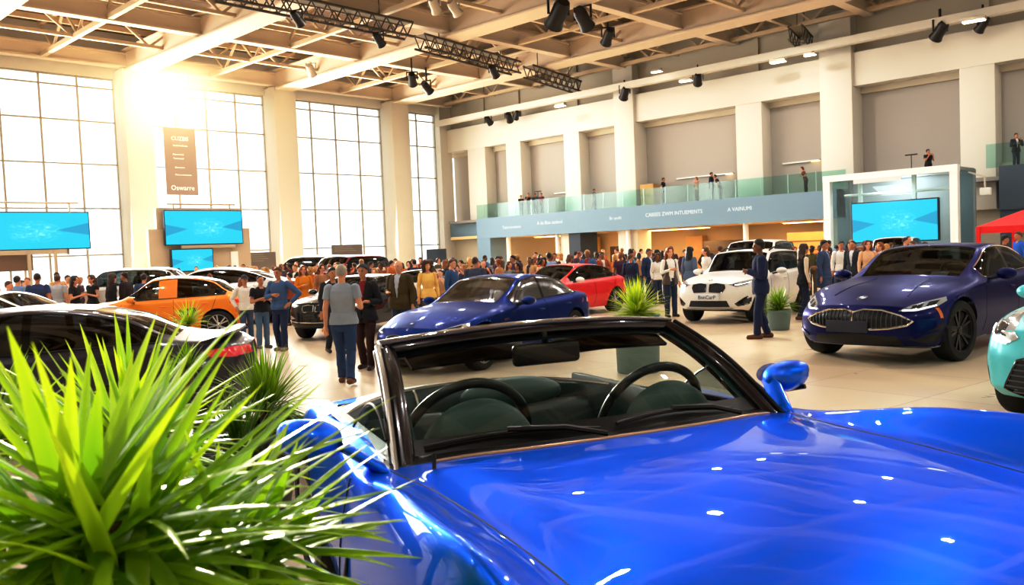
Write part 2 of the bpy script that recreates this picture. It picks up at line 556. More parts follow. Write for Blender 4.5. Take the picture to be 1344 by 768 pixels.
# ---- ceiling steel. Main beams run across (along Y) from each glazed-wall column; purlins along X
mb = None
def main_beam(x, w=1.5, h=1.3):
    b = MB()
    b.box2((x - w / 2, Y0, ZT), (x + w / 2, V, ZT + .16))
    b.box2((x - w * .32, Y0, ZT + .1), (x + w * .32, V, ZT + h))
    b.box2((x - w / 2, Y0, ZT + h), (x + w / 2, V, ZT + h + .14))
    return b
for cx in allc:
    if cx < -9: continue
    struct(bevel(main_beam(cx).build('ceiling_beam', m_beam), .03, 1), 'broad cream roof beam')
# cross beams along X
for k, y in enumerate((V - 1.0, 45.0, 36.5, 28.0, 19.5, 11.0, 2.5)):
    b = MB().box2((X0, y - .3, ZT + .3), (U, y + .3, ZT + .42)).box2((X0, y - .18, ZT + .4), (U, y + .18, ZT + 1.15)).box2((X0, y - .3, ZT + 1.1), (U, y + .3, ZT + 1.22))
    struct(b.build('ceiling_cross_beam', m_beam), 'cream cross beam of the roof')
# purlins under the deck and web trusses between the beams
mb = MB()
for y in np.arange(Y0 + 1, V - 2, 2.83):
    mb.box2((X0, y - .09, ZT + 1.75), (U, y + .09, ZT + 2.05))
struct(mb.build('ceiling_purlins', m_truss))
for j, x in enumerate(np.arange(-8.3 + 5.23, U, 10.45)):
    for dx in (0.0,):
        mb = MB()
        xx = x + dx
        mb.box2((xx - .14, Y0, ZT + .35), (xx + .14, V - 1, ZT + .6))
        mb.box2((xx - .12, Y0, ZT + 2.2), (xx + .12, V - 1, ZT + 2.4))
        yy = V - 1.2; s = 0
        while yy > -6:
            a, b_ = (ZT + .5, ZT + 2.25) if s else (ZT + 2.25, ZT + .5)
            mb.bar((xx, yy, a), (xx, yy - 1.9, b_), .13)
            yy -= 1.9; s = 1 - s
        struct(mb.build('ceiling_truss', m_truss), 'open web roof truss')
for j, y in enumerate((49.6, 41.0, 32.2, 23.8, 15.2, 6.8)):
    mb = MB()
    mb.box2((2, y - .12, ZT + .42), (U, y + .12, ZT + .6))
    xx = 3.0; s = 0
    while xx < U - 2:
        a, b_ = (ZT + .5, ZT + 2.2) if s else (ZT + 2.2, ZT + .5)
        mb.bar((xx, y, a), (xx + 2.1, y, b_), .12)
        xx += 2.1; s = 1 - s
    struct(mb.build('ceiling_lattice', m_truss), 'open lattice under the roof deck')
# small diagonal stays seen across the bays
# suspended pale rail parallel to the balcony wall
RX, RZ = 45.0, 12.2
# ------------------------------------------------------------------ rail, rigging, lamps
struct(MB().box2((48.3, -6, 12.62), (48.75, 55.2, 12.98)).box2((48.3, -6, 12.98), (48.9, 55.2, 13.06)).build('ceiling_edge_rail', m_wall))
struct(MB().box2((48.9, -6, 12.9), (49.5, 55.2, 13.02)).build('ceiling_edge_shade_strip', m_dark))  # dark strip imitating the shade above the rail

def rig_truss(a, b, label, h=.72):
    a, b = Vector(a), Vector(b)
    L = (b - a).length
    o = empty('lighting_truss', (a + b) / 2, math.atan2(b.y - a.y, b.x - a.x), label, 'truss', 'dark lighting trusses under the roof')
    m = mat('dark_truss', '#564A3E', .6, metal=.3)
    for y in (-h / 2, h / 2):
        for z in (0, h):
            MB().tube([(-L / 2, y, z), (L / 2, y, z)], .065, 6).build('chord', m, o)
    mb = MB(); x = -L / 2; s = 0; st = h * .62
    while x < L / 2 - st * .5:
        x2 = min(x + st, L / 2)
        for y in (-h / 2, h / 2):
            mb.bar((x, y, 0 if s else h), (x2, y, h if s else 0), .05)
        for z in (0, h):
            mb.bar((x, -h / 2 if s else h / 2, z), (x2, h / 2 if s else -h / 2, z), .03)
        x = x2; s = 1 - s
    mb.build('lattice', m, o)
    pn = MB().box2((-L / 2, -h / 2 + .03, h - .02), (L / 2, h / 2 - .03, h)).build('cable_tray', mat('tray_grey', '#8C8069', .8), o)
    mb = MB()
    for k in (-.32, .32):
        mb.bar((L * k, 0, h), (L * k, 0, 2.4), .04)
    mb.build('hanger', m, o)
    return o

rig_truss((18.6, 34.9, 13.2), (29.3, 35.2, 13.2), 'dark lighting truss nearest the sunlit end of the roof')
rig_truss((31.2, 36.6, 13.2), (40.6, 38.3, 13.2), 'dark lighting truss between the two broad cream beams')
rig_truss((42.0, 38.5, 13.2), (49.0, 40.2, 13.2), 'dark lighting truss ending by the tall pilaster')
rig_truss((46.6, 22.3, 13.1), (49.9, 23.2, 13.1), 'short dark lighting truss above the booth pilaster')

m_lamp_body = mat('lamp_body', '#2A2623', .4, metal=.4)
m_lamp_pale = mat('lamp_body_pale', '#C9C0B0', .4, metal=.2)
def spotlight(px, py, Z, label, rz=0.0, pale=False, s=1.0, Xp=None, drop=.9):
    p = on_x(px, py, Xp) if Xp else ground(px, py, Z)
    o = empty('hanging_spotlight', p, rz, label, 'spotlight')
    m = m_lamp_pale if pale else m_lamp_body
    R = Matrix.Rotation(math.radians(125), 4, 'Y')
    MB().lathe([(.001, -.3), (.13, -.3), (.17, -.2), (.17, .15), (.21, .3), (.2, .3), (.19, .26), (.001, .26)], 16, Matrix.Diagonal((s, s, s, 1)) @ R).build('lamp_head', m, o, smooth=True)
    MB().lathe([(.001, .27), (.17, .27), (.17, .29), (.001, .29)], 16, Matrix.Diagonal((s, s, s, 1)) @ R).build('lens', m_lampw if pale else mat('lens_glass', '#CFCAC0', .1), o)
    mb = MB()
    mb.bar((0, -.23 * s, -.05), (0, -.23 * s, .3 * s), .04 * s).bar((0, .23 * s, -.05), (0, .23 * s, .3 * s), .04 * s).bar((0, -.25 * s, .3 * s), (0, .25 * s, .3 * s), .05 * s)
    mb.bar((0, 0, .3 * s), (0, 0, .3 * s + drop), .06 * s)
    mb.build('yoke', m, o)
    return o
spotlight(390, 24, 12.74, 'dark spotlight clamped near the middle of the first lighting truss', .4, s=1.2, drop=0)
spotlight(497, 52, 12.74, 'dark spotlight at the end of the first lighting truss', .4, s=1.2, drop=0)
spotlight(648, 94, 12.7, 'dark spotlight at the end of the middle lighting truss', .4, s=1.3, drop=0)
spotlight(798, 48, 13.6, 'dark spotlight mounted on the broad cream beam', 1.0, s=1.6)
spotlight(733, 18, 13.4, 'large dark spotlight with barn doors hanging high under the roof', 1.2, s=2.4)
spotlight(765, 24, 13.4, 'dark spotlight beside the large one high under the roof', .2, s=2.0)
spotlight(541, 104, 13.3, 'small dark spotlight above the second beam, farther from the wall', .8, s=1.5)
spotlight(560, 115, 13.1, 'small dark spotlight below its twin on the second beam', .2, s=1.5)
spotlight(570, 7, 13.6, 'pale round lamp in a pair at the roof edge, first of the two', .5, True, 1.3)
spotlight(596, 10, 13.5, 'pale round lamp in a pair at the roof edge, second of the two', .2, True, 1.3)
spotlight(408, 92, 13.3, 'pale lamp over the first broad beam near the sunlit windows', .7, True, 1.3, drop=.1)
spotlight(641, 158, 0, 'small dark lamp under the edge rail nearest the windows', .2, s=1.3, Xp=48.6, drop=.4)
spotlight(668, 154, 0, 'dark lamp of a pair under the edge rail', .5, s=1.4, Xp=48.6, drop=.4)
spotlight(678, 151, 0, 'second dark lamp of the pair under the edge rail', 1.0, s=1.2, Xp=48.6, drop=.4)
spotlight(820, 122, 0, 'black tube lamp on the tall pilaster top', .9, s=1.6, Xp=48.6, drop=.4)
spotlight(916, 104, 0, 'dark bracket lamp hanging below the edge rail at mid wall', .6, s=1.4, Xp=48.6, drop=.5)
spotlight(1234, 40, 0, 'black box lamp under the edge rail above the booth wall', .9, s=1.7, Xp=48.6, drop=.6)
spotlight(1290, 32, 0, 'grey lamp beside the bright floodlight at the roof edge', .9, s=1.3, Xp=48.6, drop=.6)
def floodlight(px, py, label, s=1.0):
    p = on_x(px, py, 47.6)
    o = empty('hanging_floodlight', p, .1, label, 'floodlight', 'bright floodlights under the edge rail')
    bevel(MB().box2((-.18 * s, -.42 * s, -.02), (.22 * s, .42 * s, .14 * s)).build('housing', m_lamp_pale, o), .03)
    MB().box2((-.16 * s, -.38 * s, -.05), (.18 * s, .38 * s, -.02)).build('lens', m_lampw, o)
    MB().bar((0, 0, .1), (.66, 0, .3), .06).build('arm', m_lamp_body, o)
for px, py, w, s in ((735, 139, 'farthest along the wall', 1.0), (900, 106, 'beside the dark bracket lamp', 1.0), (1021, 81, 'left of the booth pilaster', 1.1), (1063, 72, 'at the booth pilaster', .8), (1278, 27, 'nearest, above the booth wall', 1.3), (862, 94, 'on the roof side of the rail', .9)):
    floodlight(px, py, 'small bright floodlight under the edge rail, ' + w, s)

# ------------------------------------------------------------------ screens
def screen_material():
    m = bpy.data.materials.new('screen_picture'); m.use_nodes = True
    nt = m.node_tree; b = nt.nodes['Principled BSDF']; N = nt.nodes.new; L = nt.links.new
    tc = N('ShaderNodeTexCoord'); sp = N('ShaderNodeSeparateXYZ'); L(tc.outputs['Generated'], sp.inputs[0])
    def mth(op, a, b_=None):
        n = N('ShaderNodeMath'); n.operation = op
        for i, v in enumerate((a, b_)):
            if v is None: continue
            if isinstance(v, (int, float)): n.inputs[i].default_value = v
            else: L(v, n.inputs[i])
        return n.outputs[0]
    u, v = sp.outputs['X'], sp.outputs['Z']
    du = mth('ABSOLUTE', mth('SUBTRACT', u, .5))
    # dark dune wedges on both sides
    dv = mth('ABSOLUTE', mth('ADD', mth('SUBTRACT', v, .48), mth('MULTIPLY', mth('SUBTRACT', u, .5), -.12)))
    wd = mth('SUBTRACT', mth('MULTIPLY', mth('SUBTRACT', du, .2), .62), dv)
    wm = mth('MULTIPLY', mth('MINIMUM', mth('MAXIMUM', mth('MULTIPLY', wd, 40), 0), 1), .75)
    r1 = N('ShaderNodeMix'); r1.data_type = 'RGBA'
    r1.inputs['A'].default_value = (*srgb('#0FB9DA'), 1); r1.inputs['B'].default_value = (*srgb('#0A86AE'), 1); L(wm, r1.inputs['Factor'])
    # wave streaks and the pale splash
    wv = N('ShaderNodeTexNoise'); wv.inputs['Scale'].default_value = 5.5; wv.inputs['Distortion'].default_value = 1.6; wv.inputs['Detail'].default_value = 6
    mp = N('ShaderNodeMapping'); mp.inputs['Scale'].default_value = (2.2, 1, 1.6); L(tc.outputs['Generated'], mp.inputs['Vector']); L(mp.outputs[0], wv.inputs['Vector'])
    rr = mth('ADD', mth('POWER', mth('MULTIPLY', mth('SUBTRACT', u, .55), 4.2), 2.0), mth('POWER', mth('MULTIPLY', mth('SUBTRACT', v, .48), 3.0), 2.0))
    msk = mth('MAXIMUM', mth('SUBTRACT', 1.0, rr), 0.0)
    pk = mth('MULTIPLY', mth('POWER', mth('MULTIPLY', wv.outputs['Fac'], 1.5), 6.0), mth('MULTIPLY', msk, .8))
    pk = mth('ADD', pk, mth('MULTIPLY', wv.outputs['Fac'], .03))
    r2 = N('ShaderNodeMix'); r2.data_type = 'RGBA'; L(r1.outputs['Result'], r2.inputs['A']); r2.inputs['B'].default_value = (*srgb('#8DF0F5'), 1); L(pk, r2.inputs['Factor'])
    L(r2.outputs['Result'], b.inputs['Emission Color']); b.inputs['Emission Strength'].default_value = 1.0
    b.inputs['Base Color'].default_value = (0, .02, .03, 1); b.inputs['Roughness'].default_value = .4
    return m
m_screen = screen_material()

def display(loc, rz, w, h, label, group='cyan display screens', name='display_screen'):
    """panel facing local -Y"""
    o = empty(name, loc, rz, label, 'screen', group)
    bevel(MB().box2((-w / 2 - .06, -.02, -h / 2 - .06), (w / 2 + .06, .18, h / 2 + .06)).build('bezel', mat('bezel', '#1E2A2E', .4), o), .02)
    MB().box2((-w / 2, -.04, -h / 2), (w / 2, -.022, h / 2)).build('screen_panel', m_screen, o)
    return o
d1 = display((15.6, 52, 4.08), 0, 6.35, 2.0, 'wide cyan display screen cut off by the photo edge beside the first window')
mb = MB().tube([(-3, 0, 1.55), (2.7, 0, 1.55)], .05, 8)
for x in (-2.4, 2.2): mb.bar((x, 0, 1), (x, 0, 1.6), .08)
mb.build('top_rail', mat('frame_beige', '#A99D8B', .6), d1)
mb = MB().box2((-3, -.05, -1.3), (2, .1, -1.05)); mb.bar((2, 0, -1.05), (2, 0, -1.35), .1).bar((-.05, 0, -1.1), (-.05, 0, -4.05), .16).bar((1.3, 0, -1.1), (1.3, 0, -4.05), .16)
mb.build('stand', MATS['frame_beige'], d1)
d2 = display((25.6, 51.6, 4.16), 0, 5.05, 2.05, 'wide cyan display screen on the stepped beige panel under the banner')
mb = MB().tube([(-2.3, .1, 1.45), (2.2, .1, 1.45)], .05, 8)
for x in (-1.9, 1.8): mb.bar((x, .1, 1), (x, .1, 1.5), .08)
mb.build('top_rail', MATS['frame_beige'], d2)
MB().box2((-1.6, -.05, -1.3), (2.0, .1, -1.1)).build('lower_rail', MATS['frame_beige'], d2)
display((24.65, 51.5, 2.14), 0, 2.6, 1.3, 'small cyan display screen below the wide one on the beige panel', name='mounted_display_screen')
p = empty('stepped_backdrop_panel', (25.5, 52.0, 0), 0, 'tall beige stepped display wall behind the two stacked cyan screens', 'display wall')
bevel(MB().box2((-3.3, 0, 0), (3.4, .4, 4.1)).build('lower_panel', mat('beige_panel', '#B4A48F', .7), p), .02)
bevel(MB().box2((-2.75, .02, 4.1), (2.75, .38, 5.4)).build('upper_panel', MATS['beige_panel'], p), .02)
MB().box2((1.95, -.06, 1.0), (2.45, 0, 2.6)).build('white_info_strip', m_white, p)

b1 = empty('hanging_banner', (24.5, 52, 8.25), 0, 'tall taupe hanging banner with pale lettering high in front of the window', 'banner')
MB().box2((-1.02, -.02, -2.05), (1.02, .02, 2.05)).build('cloth', mat('taupe_banner', '#A4948A', .8), b1)
Mz = Matrix(((1, 0, 0, 0), (0, 0, -1, 0), (0, 1, 0, 0), (0, 0, 0, 1)))
m_bl = mat('banner_letters', '#F1E9DE', .6, emit='#F1E9DE', estr=.5)
lettering('Oswarre', .42, (.02, -.03, -1.62), Mz, m_bl, b1)
lettering('CUZEIS', .34, (0, -.03, 1.42), Mz, m_bl, b1)
for t, z, x in (('Auenirsndinoes', 1.0, 0), ('Pisneronnd', .45, -.15), ('Tnsrriennd', .2, -.15), ('Anesomre', -.35, -.1), ('Pnsrre wnrannos', -.8, .1)):
    lettering(t, .15, (x, -.03, z), Mz, m_bl, b1)
mb = MB().tube([(-1.05, 0, 2.07), (1.05, 0, 2.07)], .04, 8)
mb.build('top_bar', m_mull, b1)
MB().tube([(-.8, 0, 2.07), (-.8, 0, 5.6)], .012, 5).build('wire', m_mull, b1)
MB().tube([(.8, 0, 2.07), (.8, 0, 5.6)], .012, 5).build('wire', m_mull, b1)

def board(x0, x1, z0, z1, Y, label, colour, lines=0, name='notice_board'):
    o = empty(name, ((x0 + x1) / 2, Y, 0), 0, label, 'board')
    w = (x1 - x0) / 2
    bevel(MB().box2((-w, -.05, z0), (w, .05, z1)).build('panel', mat('board_' + colour[1:], colour, .7), o), .02)
    for s in (-1, 1): MB().box2((s * w * .8 - .05, .05, 0), (s * w * .8 + .05, .13, z1 - .1)).build('leg', m_mull, o)
    for i in range(lines):
        MB().box2((-w * .85, -.058, z1 - .18 - i * .14), (w * (.3 + .4 * ((i * 7) % 3) / 3), -.051, z1 - .14 - i * .14)).build('text_line', mat('board_line', '#8C857C', .7), o)
board(12.0, 15.85, 1.9, 2.98, 52.4, 'dark brown low board below the wide screen at the photo edge', '#6E5648')
board(28.6, 31.3, 1.3, 2.5, 53, 'grey notice board with faint lines beside the beige display wall', '#6F655D', 4)
board(35.9, 38.6, 1.2, 2.85, 53, 'grey brown notice board standing in front of the third window', '#6C635C', 3)
board(45.3, 47.4, 1.2, 2.3, 53.5, 'dark slate board standing in front of the last window', '#475462')
o = empty('brochure_stand', (22.0, 53.4, 0), 0, 'slim pale leaning info stand beside the beige display wall', 'stand')
MB().box((0, 0, 1.7), (.7, .05, 2.0), M=Matrix.Rotation(math.radians(10), 4, 'Y')).build('panel', mat('pale_info', '#DCE3E2', .4), o)
MB().box2((-.3, -.2, 0), (.3, .2, .06)).build('base', m_mull, o)
MB().bar((-.05, .05, .05), (-.05, .05, .8), .08).build('pole', m_mull, o)

# ------------------------------------------------------------------ glass booth with white frame
bo = empty('glass_booth', (43.0, 16.1, 0), 0, 'tall glass booth with thick white frame behind the navy coupe', 'booth')
bw = 3.02; bd = 3.0; bh = 5.0
m_wf = mat('white_frame', '#F2F2EF', .35)
fr = MB()
for y in (-bw, bw):
    MB().box2((-.02, y - .17, 0), (.33, y + .17, bh)).build('front_post', m_wf, bo)
    MB().box2((bd - .1, y - .08, 0), (bd + .08, y + .08, bh - .1)).build('rear_post', mat('grey_frame', '#8B9295', .4), bo)
    MB().box2((.345, y - .08, bh - .22), (bd - .105, y + .08, bh - .06)).build('side_beam', MATS['grey_frame'], bo)
    MB().box2((.33, y - .012, 0), (bd, y + .012, bh - .2)).build('side_glass', glass_mat('booth_glass', (.76, .85, .86), .1), bo)
MB().box2((-.03, -bw - .18, bh - .3), (.34, bw + .18, bh + .01)).build('top_beam', m_wf, bo)
MB().box2((bd - .095, -bw + .085, bh - .22), (bd - .005, bw - .085, bh - .105)).build('rear_beam', MATS['grey_frame'], bo)
MB().box2((bd + .0, -bw + .085, 0), (bd + .05, bw - .085, bh - .23)).build('rear_panel', mat('booth_back', '#95A1A7', .5), bo)
MB().box2((.1, -bw, .0), (.13, bw, bh - .3)).build('front_glass', glass_mat('booth_front_glass', (.92, .96, .96), .05), bo)
MB().box2((-.08, -.7, bh - .52), (-.02, 1.6, bh - .3)).build('sign_plate', mat('pale_plate', '#D9DEDC', .4), bo)
MB().tube([(.5, -2.7, 3.95), (.5, 2.3, 3.95)], .07, 10).build('hanging_bar', mat('pale_pipe', '#C6D6D4', .3), bo)
for y in (1.5, -1.1): MB().box2((.42, y - .09, 3.3), (.58, y + .09, 4.9)).build('hanger', MATS['pale_pipe'], bo)
d = display((43.0 - .15, 15.75, 2.53), -PI / 2, 4.0, 1.9, 'cyan display screen hung in the white framed glass booth', name='hanging_display_screen')
# bracket lamps on the booth's outer side
o = empty('bracket_lamp', (44.6, 12.7, 3.9), 0, 'pale lamp on an arm beside the glass booth', 'lamp')
mb = MB().bar((0, .2, .8), (0, -.5, .5), .08).bar((0, -.5, .5), (0, -.5, 0), .08); mb.build('arm', m_lamp_pale, o)
bevel(MB().box2((-.15, -.75, -.35), (.15, -.3, 0)).build('lamp_head', m_white, o), .03)

# ------------------------------------------------------------------ red canopy
tp = on_x(1282, 298, 30.5)
cz = tp.z
tx0, ty1 = 30.5, tp.y
tw = 4.2
t = empty('canopy_tent', (tx0 + tw / 2, ty1 - tw / 2, 0), 0, 'red pop-up canopy at the photo edge beyond the navy coupe', 'canopy')
m_red = mat('red_canvas', '#E01818', .6, noise_amt=.05)
vs = [(-tw / 2, tw / 2, cz), (tw / 2, tw / 2, cz), (tw / 2, -tw / 2, cz), (-tw / 2, -tw / 2, cz), (0, 0, cz + .95)]
mid = []
MB().add(vs, [(0, 1, 4), (1, 2, 4), (2, 3, 4), (3, 0, 4)]).build('roof', m_red, t)
mb = MB(); h = tw / 2
for a, b in (((-h, h), (h, h)), ((h, h), (h, -h)), ((h, -h), (-h, -h)), ((-h, -h), (-h, h))):
    mb.add([(a[0], a[1], cz), (b[0], b[1], cz), (b[0], b[1], cz - .22), (a[0], a[1], cz - .22)], [(0, 1, 2, 3)])
mb.build('valance', m_red, t)
for x in (-h, h):
    for y in (-h, h):
        MB().bar((x * .985, y * .985, 0), (x * .985, y * .985, cz - .01), .11).build('leg', m_red, t)
MB().box2((h - .05, -h, .3), (h, h, cz - .2)).build('rear_curtain', mat('grey_curtain', '#9C9C98', .8, noise_amt=.4, noise_scale=6), t)

# ------------------------------------------------------------------ city beyond the glass
m_city = []
def city_mat(i, c1, c2):
    m = bpy.data.materials.new('glowing_facade_%d' % i); m.use_nodes = True
    nt = m.node_tree; b = nt.nodes['Principled BSDF']
    tc = nt.nodes.new('ShaderNodeTexCoord'); br = nt.nodes.new('ShaderNodeTexBrick')
    br.offset = 0; br.inputs['Scale'].default_value = 1; br.inputs['Brick Width'].default_value = 3.0 + i; br.inputs['Row Height'].default_value = 3.2; br.inputs['Mortar Size'].default_value = .5
    mp = nt.nodes.new('ShaderNodeMapping'); mp.inputs['Rotation'].default_value = (PI / 2, 0, 0)
    nt.links.new(tc.outputs['Object'], mp.inputs['Vector']); nt.links.new(mp.outputs[0], br.inputs['Vector'])
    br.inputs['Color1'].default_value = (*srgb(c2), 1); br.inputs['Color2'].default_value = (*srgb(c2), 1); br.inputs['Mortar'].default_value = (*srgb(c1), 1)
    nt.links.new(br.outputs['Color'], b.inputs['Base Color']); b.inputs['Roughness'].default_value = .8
    nt.links.new(br.outputs['Color'], b.inputs['Emission Color']); b.inputs['Emission Strength'].default_value = .62  # self-glow imitates blown-out daylight on the facades
    return m
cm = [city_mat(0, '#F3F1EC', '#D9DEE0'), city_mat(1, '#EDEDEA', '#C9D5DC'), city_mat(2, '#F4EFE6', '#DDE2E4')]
for i, (px0, px1, pyt, Y, m, lab) in enumerate((
        (112, 160, 285, 150, 1, 'pale glowing office block outside behind the first column'),
        (120, 148, 262, 190, 0, 'taller pale glowing tower outside rising behind the first office block'),
        (268, 294, 215, 170, 2, 'tall pale glowing tower outside beside the banner'),
        (322, 352, 285, 130, 0, 'pale glowing block outside beside the beige display wall'),
        (385, 440, 296, 160, 1, 'low pale glowing block outside through the third window'),
        (444, 500, 288, 165, 2, 'pale glowing block outside beside the third column'),
        (528, 556, 294, 150, 1, 'pale glowing block outside through the last window'),
        (554, 574, 280, 180, 0, 'slim pale glowing tower outside through the last window'),
        (0, 60, 318, 120, 2, 'low pale glowing block outside below the wide screen'))):
    a, b_ = on_y(px0, pyt, Y), on_y(px1, pyt, Y)
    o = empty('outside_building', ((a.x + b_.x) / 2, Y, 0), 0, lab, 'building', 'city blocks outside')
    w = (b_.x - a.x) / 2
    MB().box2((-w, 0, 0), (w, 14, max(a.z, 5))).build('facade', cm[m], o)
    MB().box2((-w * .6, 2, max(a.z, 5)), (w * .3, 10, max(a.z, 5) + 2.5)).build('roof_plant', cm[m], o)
# ------------------------------------------------------------------ cars
m_tyre = mat('tyre_rubber', '#121212', .75, bump=.2, bump_scale=60)
m_rim = mat('rim_alloy', '#B9BCC0', .25, metal=1)
m_rimd = mat('rim_dark', '#2B2D30', .3, metal=.8)
m_chrome = mat('chrome', '#E8E8E6', .08, metal=1)
m_gloss = mat('gloss_black', '#08090A', .12, coat=.5)
m_trim = mat('matt_black_trim', '#101112', .55)
m_lens = mat('lamp_clear', '#DDE4E8', .08, metal=.6)
m_lensin = mat('lamp_inner', '#3A4046', .15, metal=.7)
m_led = mat('lamp_led', '#FFFFFF', .2, emit='#F2F7FF', estr=2.5)
m_tail = mat('tail_red', '#C0101A', .15, coat=1, emit='#C8101C', estr=.35)
m_amber = mat('amber_lens', '#E0761A', .2, coat=1)
m_cloth = mat('seat_dark', '#3A403F', .6)
m_gl_car = glass_mat('car_glass', (.42, .52, .50), .16)
m_gl_dark = glass_mat('car_glass_dark', (.10, .12, .13), .2)

def paint(name, c, metal=.35, rough=.32, coat=.4, tint=None):
    m = mat(name, c, rough, metal=metal, coat=coat)
    if tint: m.node_tree.nodes['Principled BSDF'].inputs['Specular Tint'].default_value = (*tint, 1)
    return m

class Body:
    """car skin from side profiles. keys: lists of (s, value), s = metres behind the nose.
    section points t=0..7: floor centre, floor edge, sill, widest, shoulder, belt, rail, centre top"""
    def __init__(self, S, extra_s=(), extra_t=(), ns=150, nt=70):
        self.S = S
        L = self.L = S['L']
        ss = set(np.round(np.linspace(0, L, ns), 4)) | set(np.round(extra_s, 4))
        ts = set(np.round(np.linspace(0, 7, nt), 4)) | set(np.round(extra_t, 4))
        self.ss = self._thin(sorted(ss), extra_s); self.ts = self._thin(sorted(ts), extra_t)
        self.P = self.grid(np.array(self.ss), np.array(self.ts))

    @staticmethod
    def _thin(v, keep):
        keep = set(np.round(keep, 4)); out = [v[0]]
        for a in v[1:]:
            if a - out[-1] < .004:
                if a in keep: out[-1] = a
                continue
            out.append(a)
        return out

    def k(self, name, q):
        a = self.S[name]
        return pchip([p[0] for p in a], [p[1] for p in a], q)

    def grid(self, s, t):
        S = self.S; n = len(s)
        ys = np.zeros((n, 9)); zs = np.zeros((n, 9))
        W = self.k('w', s)
        z0, zl, zw, zsh, zb, zr, zc = (self.k(k, s) for k in ('z0', 'zl', 'zw', 'zs', 'zb', 'zr', 'zc'))
        yl, ysx, yb, yr = (self.k(k, s) for k in ('yl', 'ys', 'yb', 'yr'))
        ys[:, 0] = 0; zs[:, 0] = z0
        ys[:, 1] = W * yl * .93; zs[:, 1] = z0
        ys[:, 2] = W * yl; zs[:, 2] = zl
        ys[:, 3] = W; zs[:, 3] = zw
        ys[:, 4] = W * ysx; zs[:, 4] = zsh
        ys[:, 5] = W * yb; zs[:, 5] = zb
        ys[:, 6] = W * yr; zs[:, 6] = zr
        ys[:, 7] = 0; zs[:, 7] = zc
        ys[:, 8] = -ys[:, 6]; zs[:, 8] = zs[:, 6]
        P = np.zeros((n, len(t), 3))
        kn = np.arange(9.0)
        for i in range(n):
            P[i, :, 1] = pchip(kn, ys[i], t)
            P[i, :, 2] = pchip(kn, zs[i], t)
        P[:, :, 0] = s[:, None]
        return self.warp(P)

    def warp(self, P):
        S = self.S; L = self.L
        x = P[..., 0].copy(); y = P[..., 1]; z = P[..., 2]
        wf = np.clip(1 - x / S.get('fade', 1.1), 0, 1) ** 1.5
        wr = np.clip(1 - (L - x) / S.get('fade', 1.1), 0, 1) ** 1.5
        hw = S['w0']
        sweep = S.get('sweep', .35) * np.abs(y / hw) ** 2.4
        fz = [p[0] for p in S['fprof']]; fv = [p[1] for p in S['fprof']]
        rz = [p[0] for p in S['rprof']]; rv = [p[1] for p in S['rprof']]
        zz = np.clip(z, fz[0], fz[-1])
        x2 = x + wf * (sweep + pchip(fz, fv, zz.ravel()).reshape(z.shape))
        zz = np.clip(z, rz[0], rz[-1])
        x2 = x2 - wr * (S.get('rsweep', .28) * np.abs(y / hw) ** 2.4 + pchip(rz, rv, zz.ravel()).reshape(z.shape))
        Q = P.copy(); Q[..., 0] = L / 2 - x2       # nose towards +X
        return Q

    def caps(self, end, rows=7):
        """flat-grid closing of the nose or tail from the raw end section, warped like the rest"""
        s = np.array([0.0 if end == 0 else self.L])
        S = self.S
        raw = self.grid_raw(s)
        out = []
        for r in range(1, rows + 1):
            q = raw.copy(); q[..., 1] *= (1 - r / rows)
            out.append(self.warp(q)[0])
        return out

    def grid_raw(self, s):
        w = self.warp
        self.warp = lambda P: P
        try: return self.grid(s, np.array(self.ts))
        finally: self.warp = w

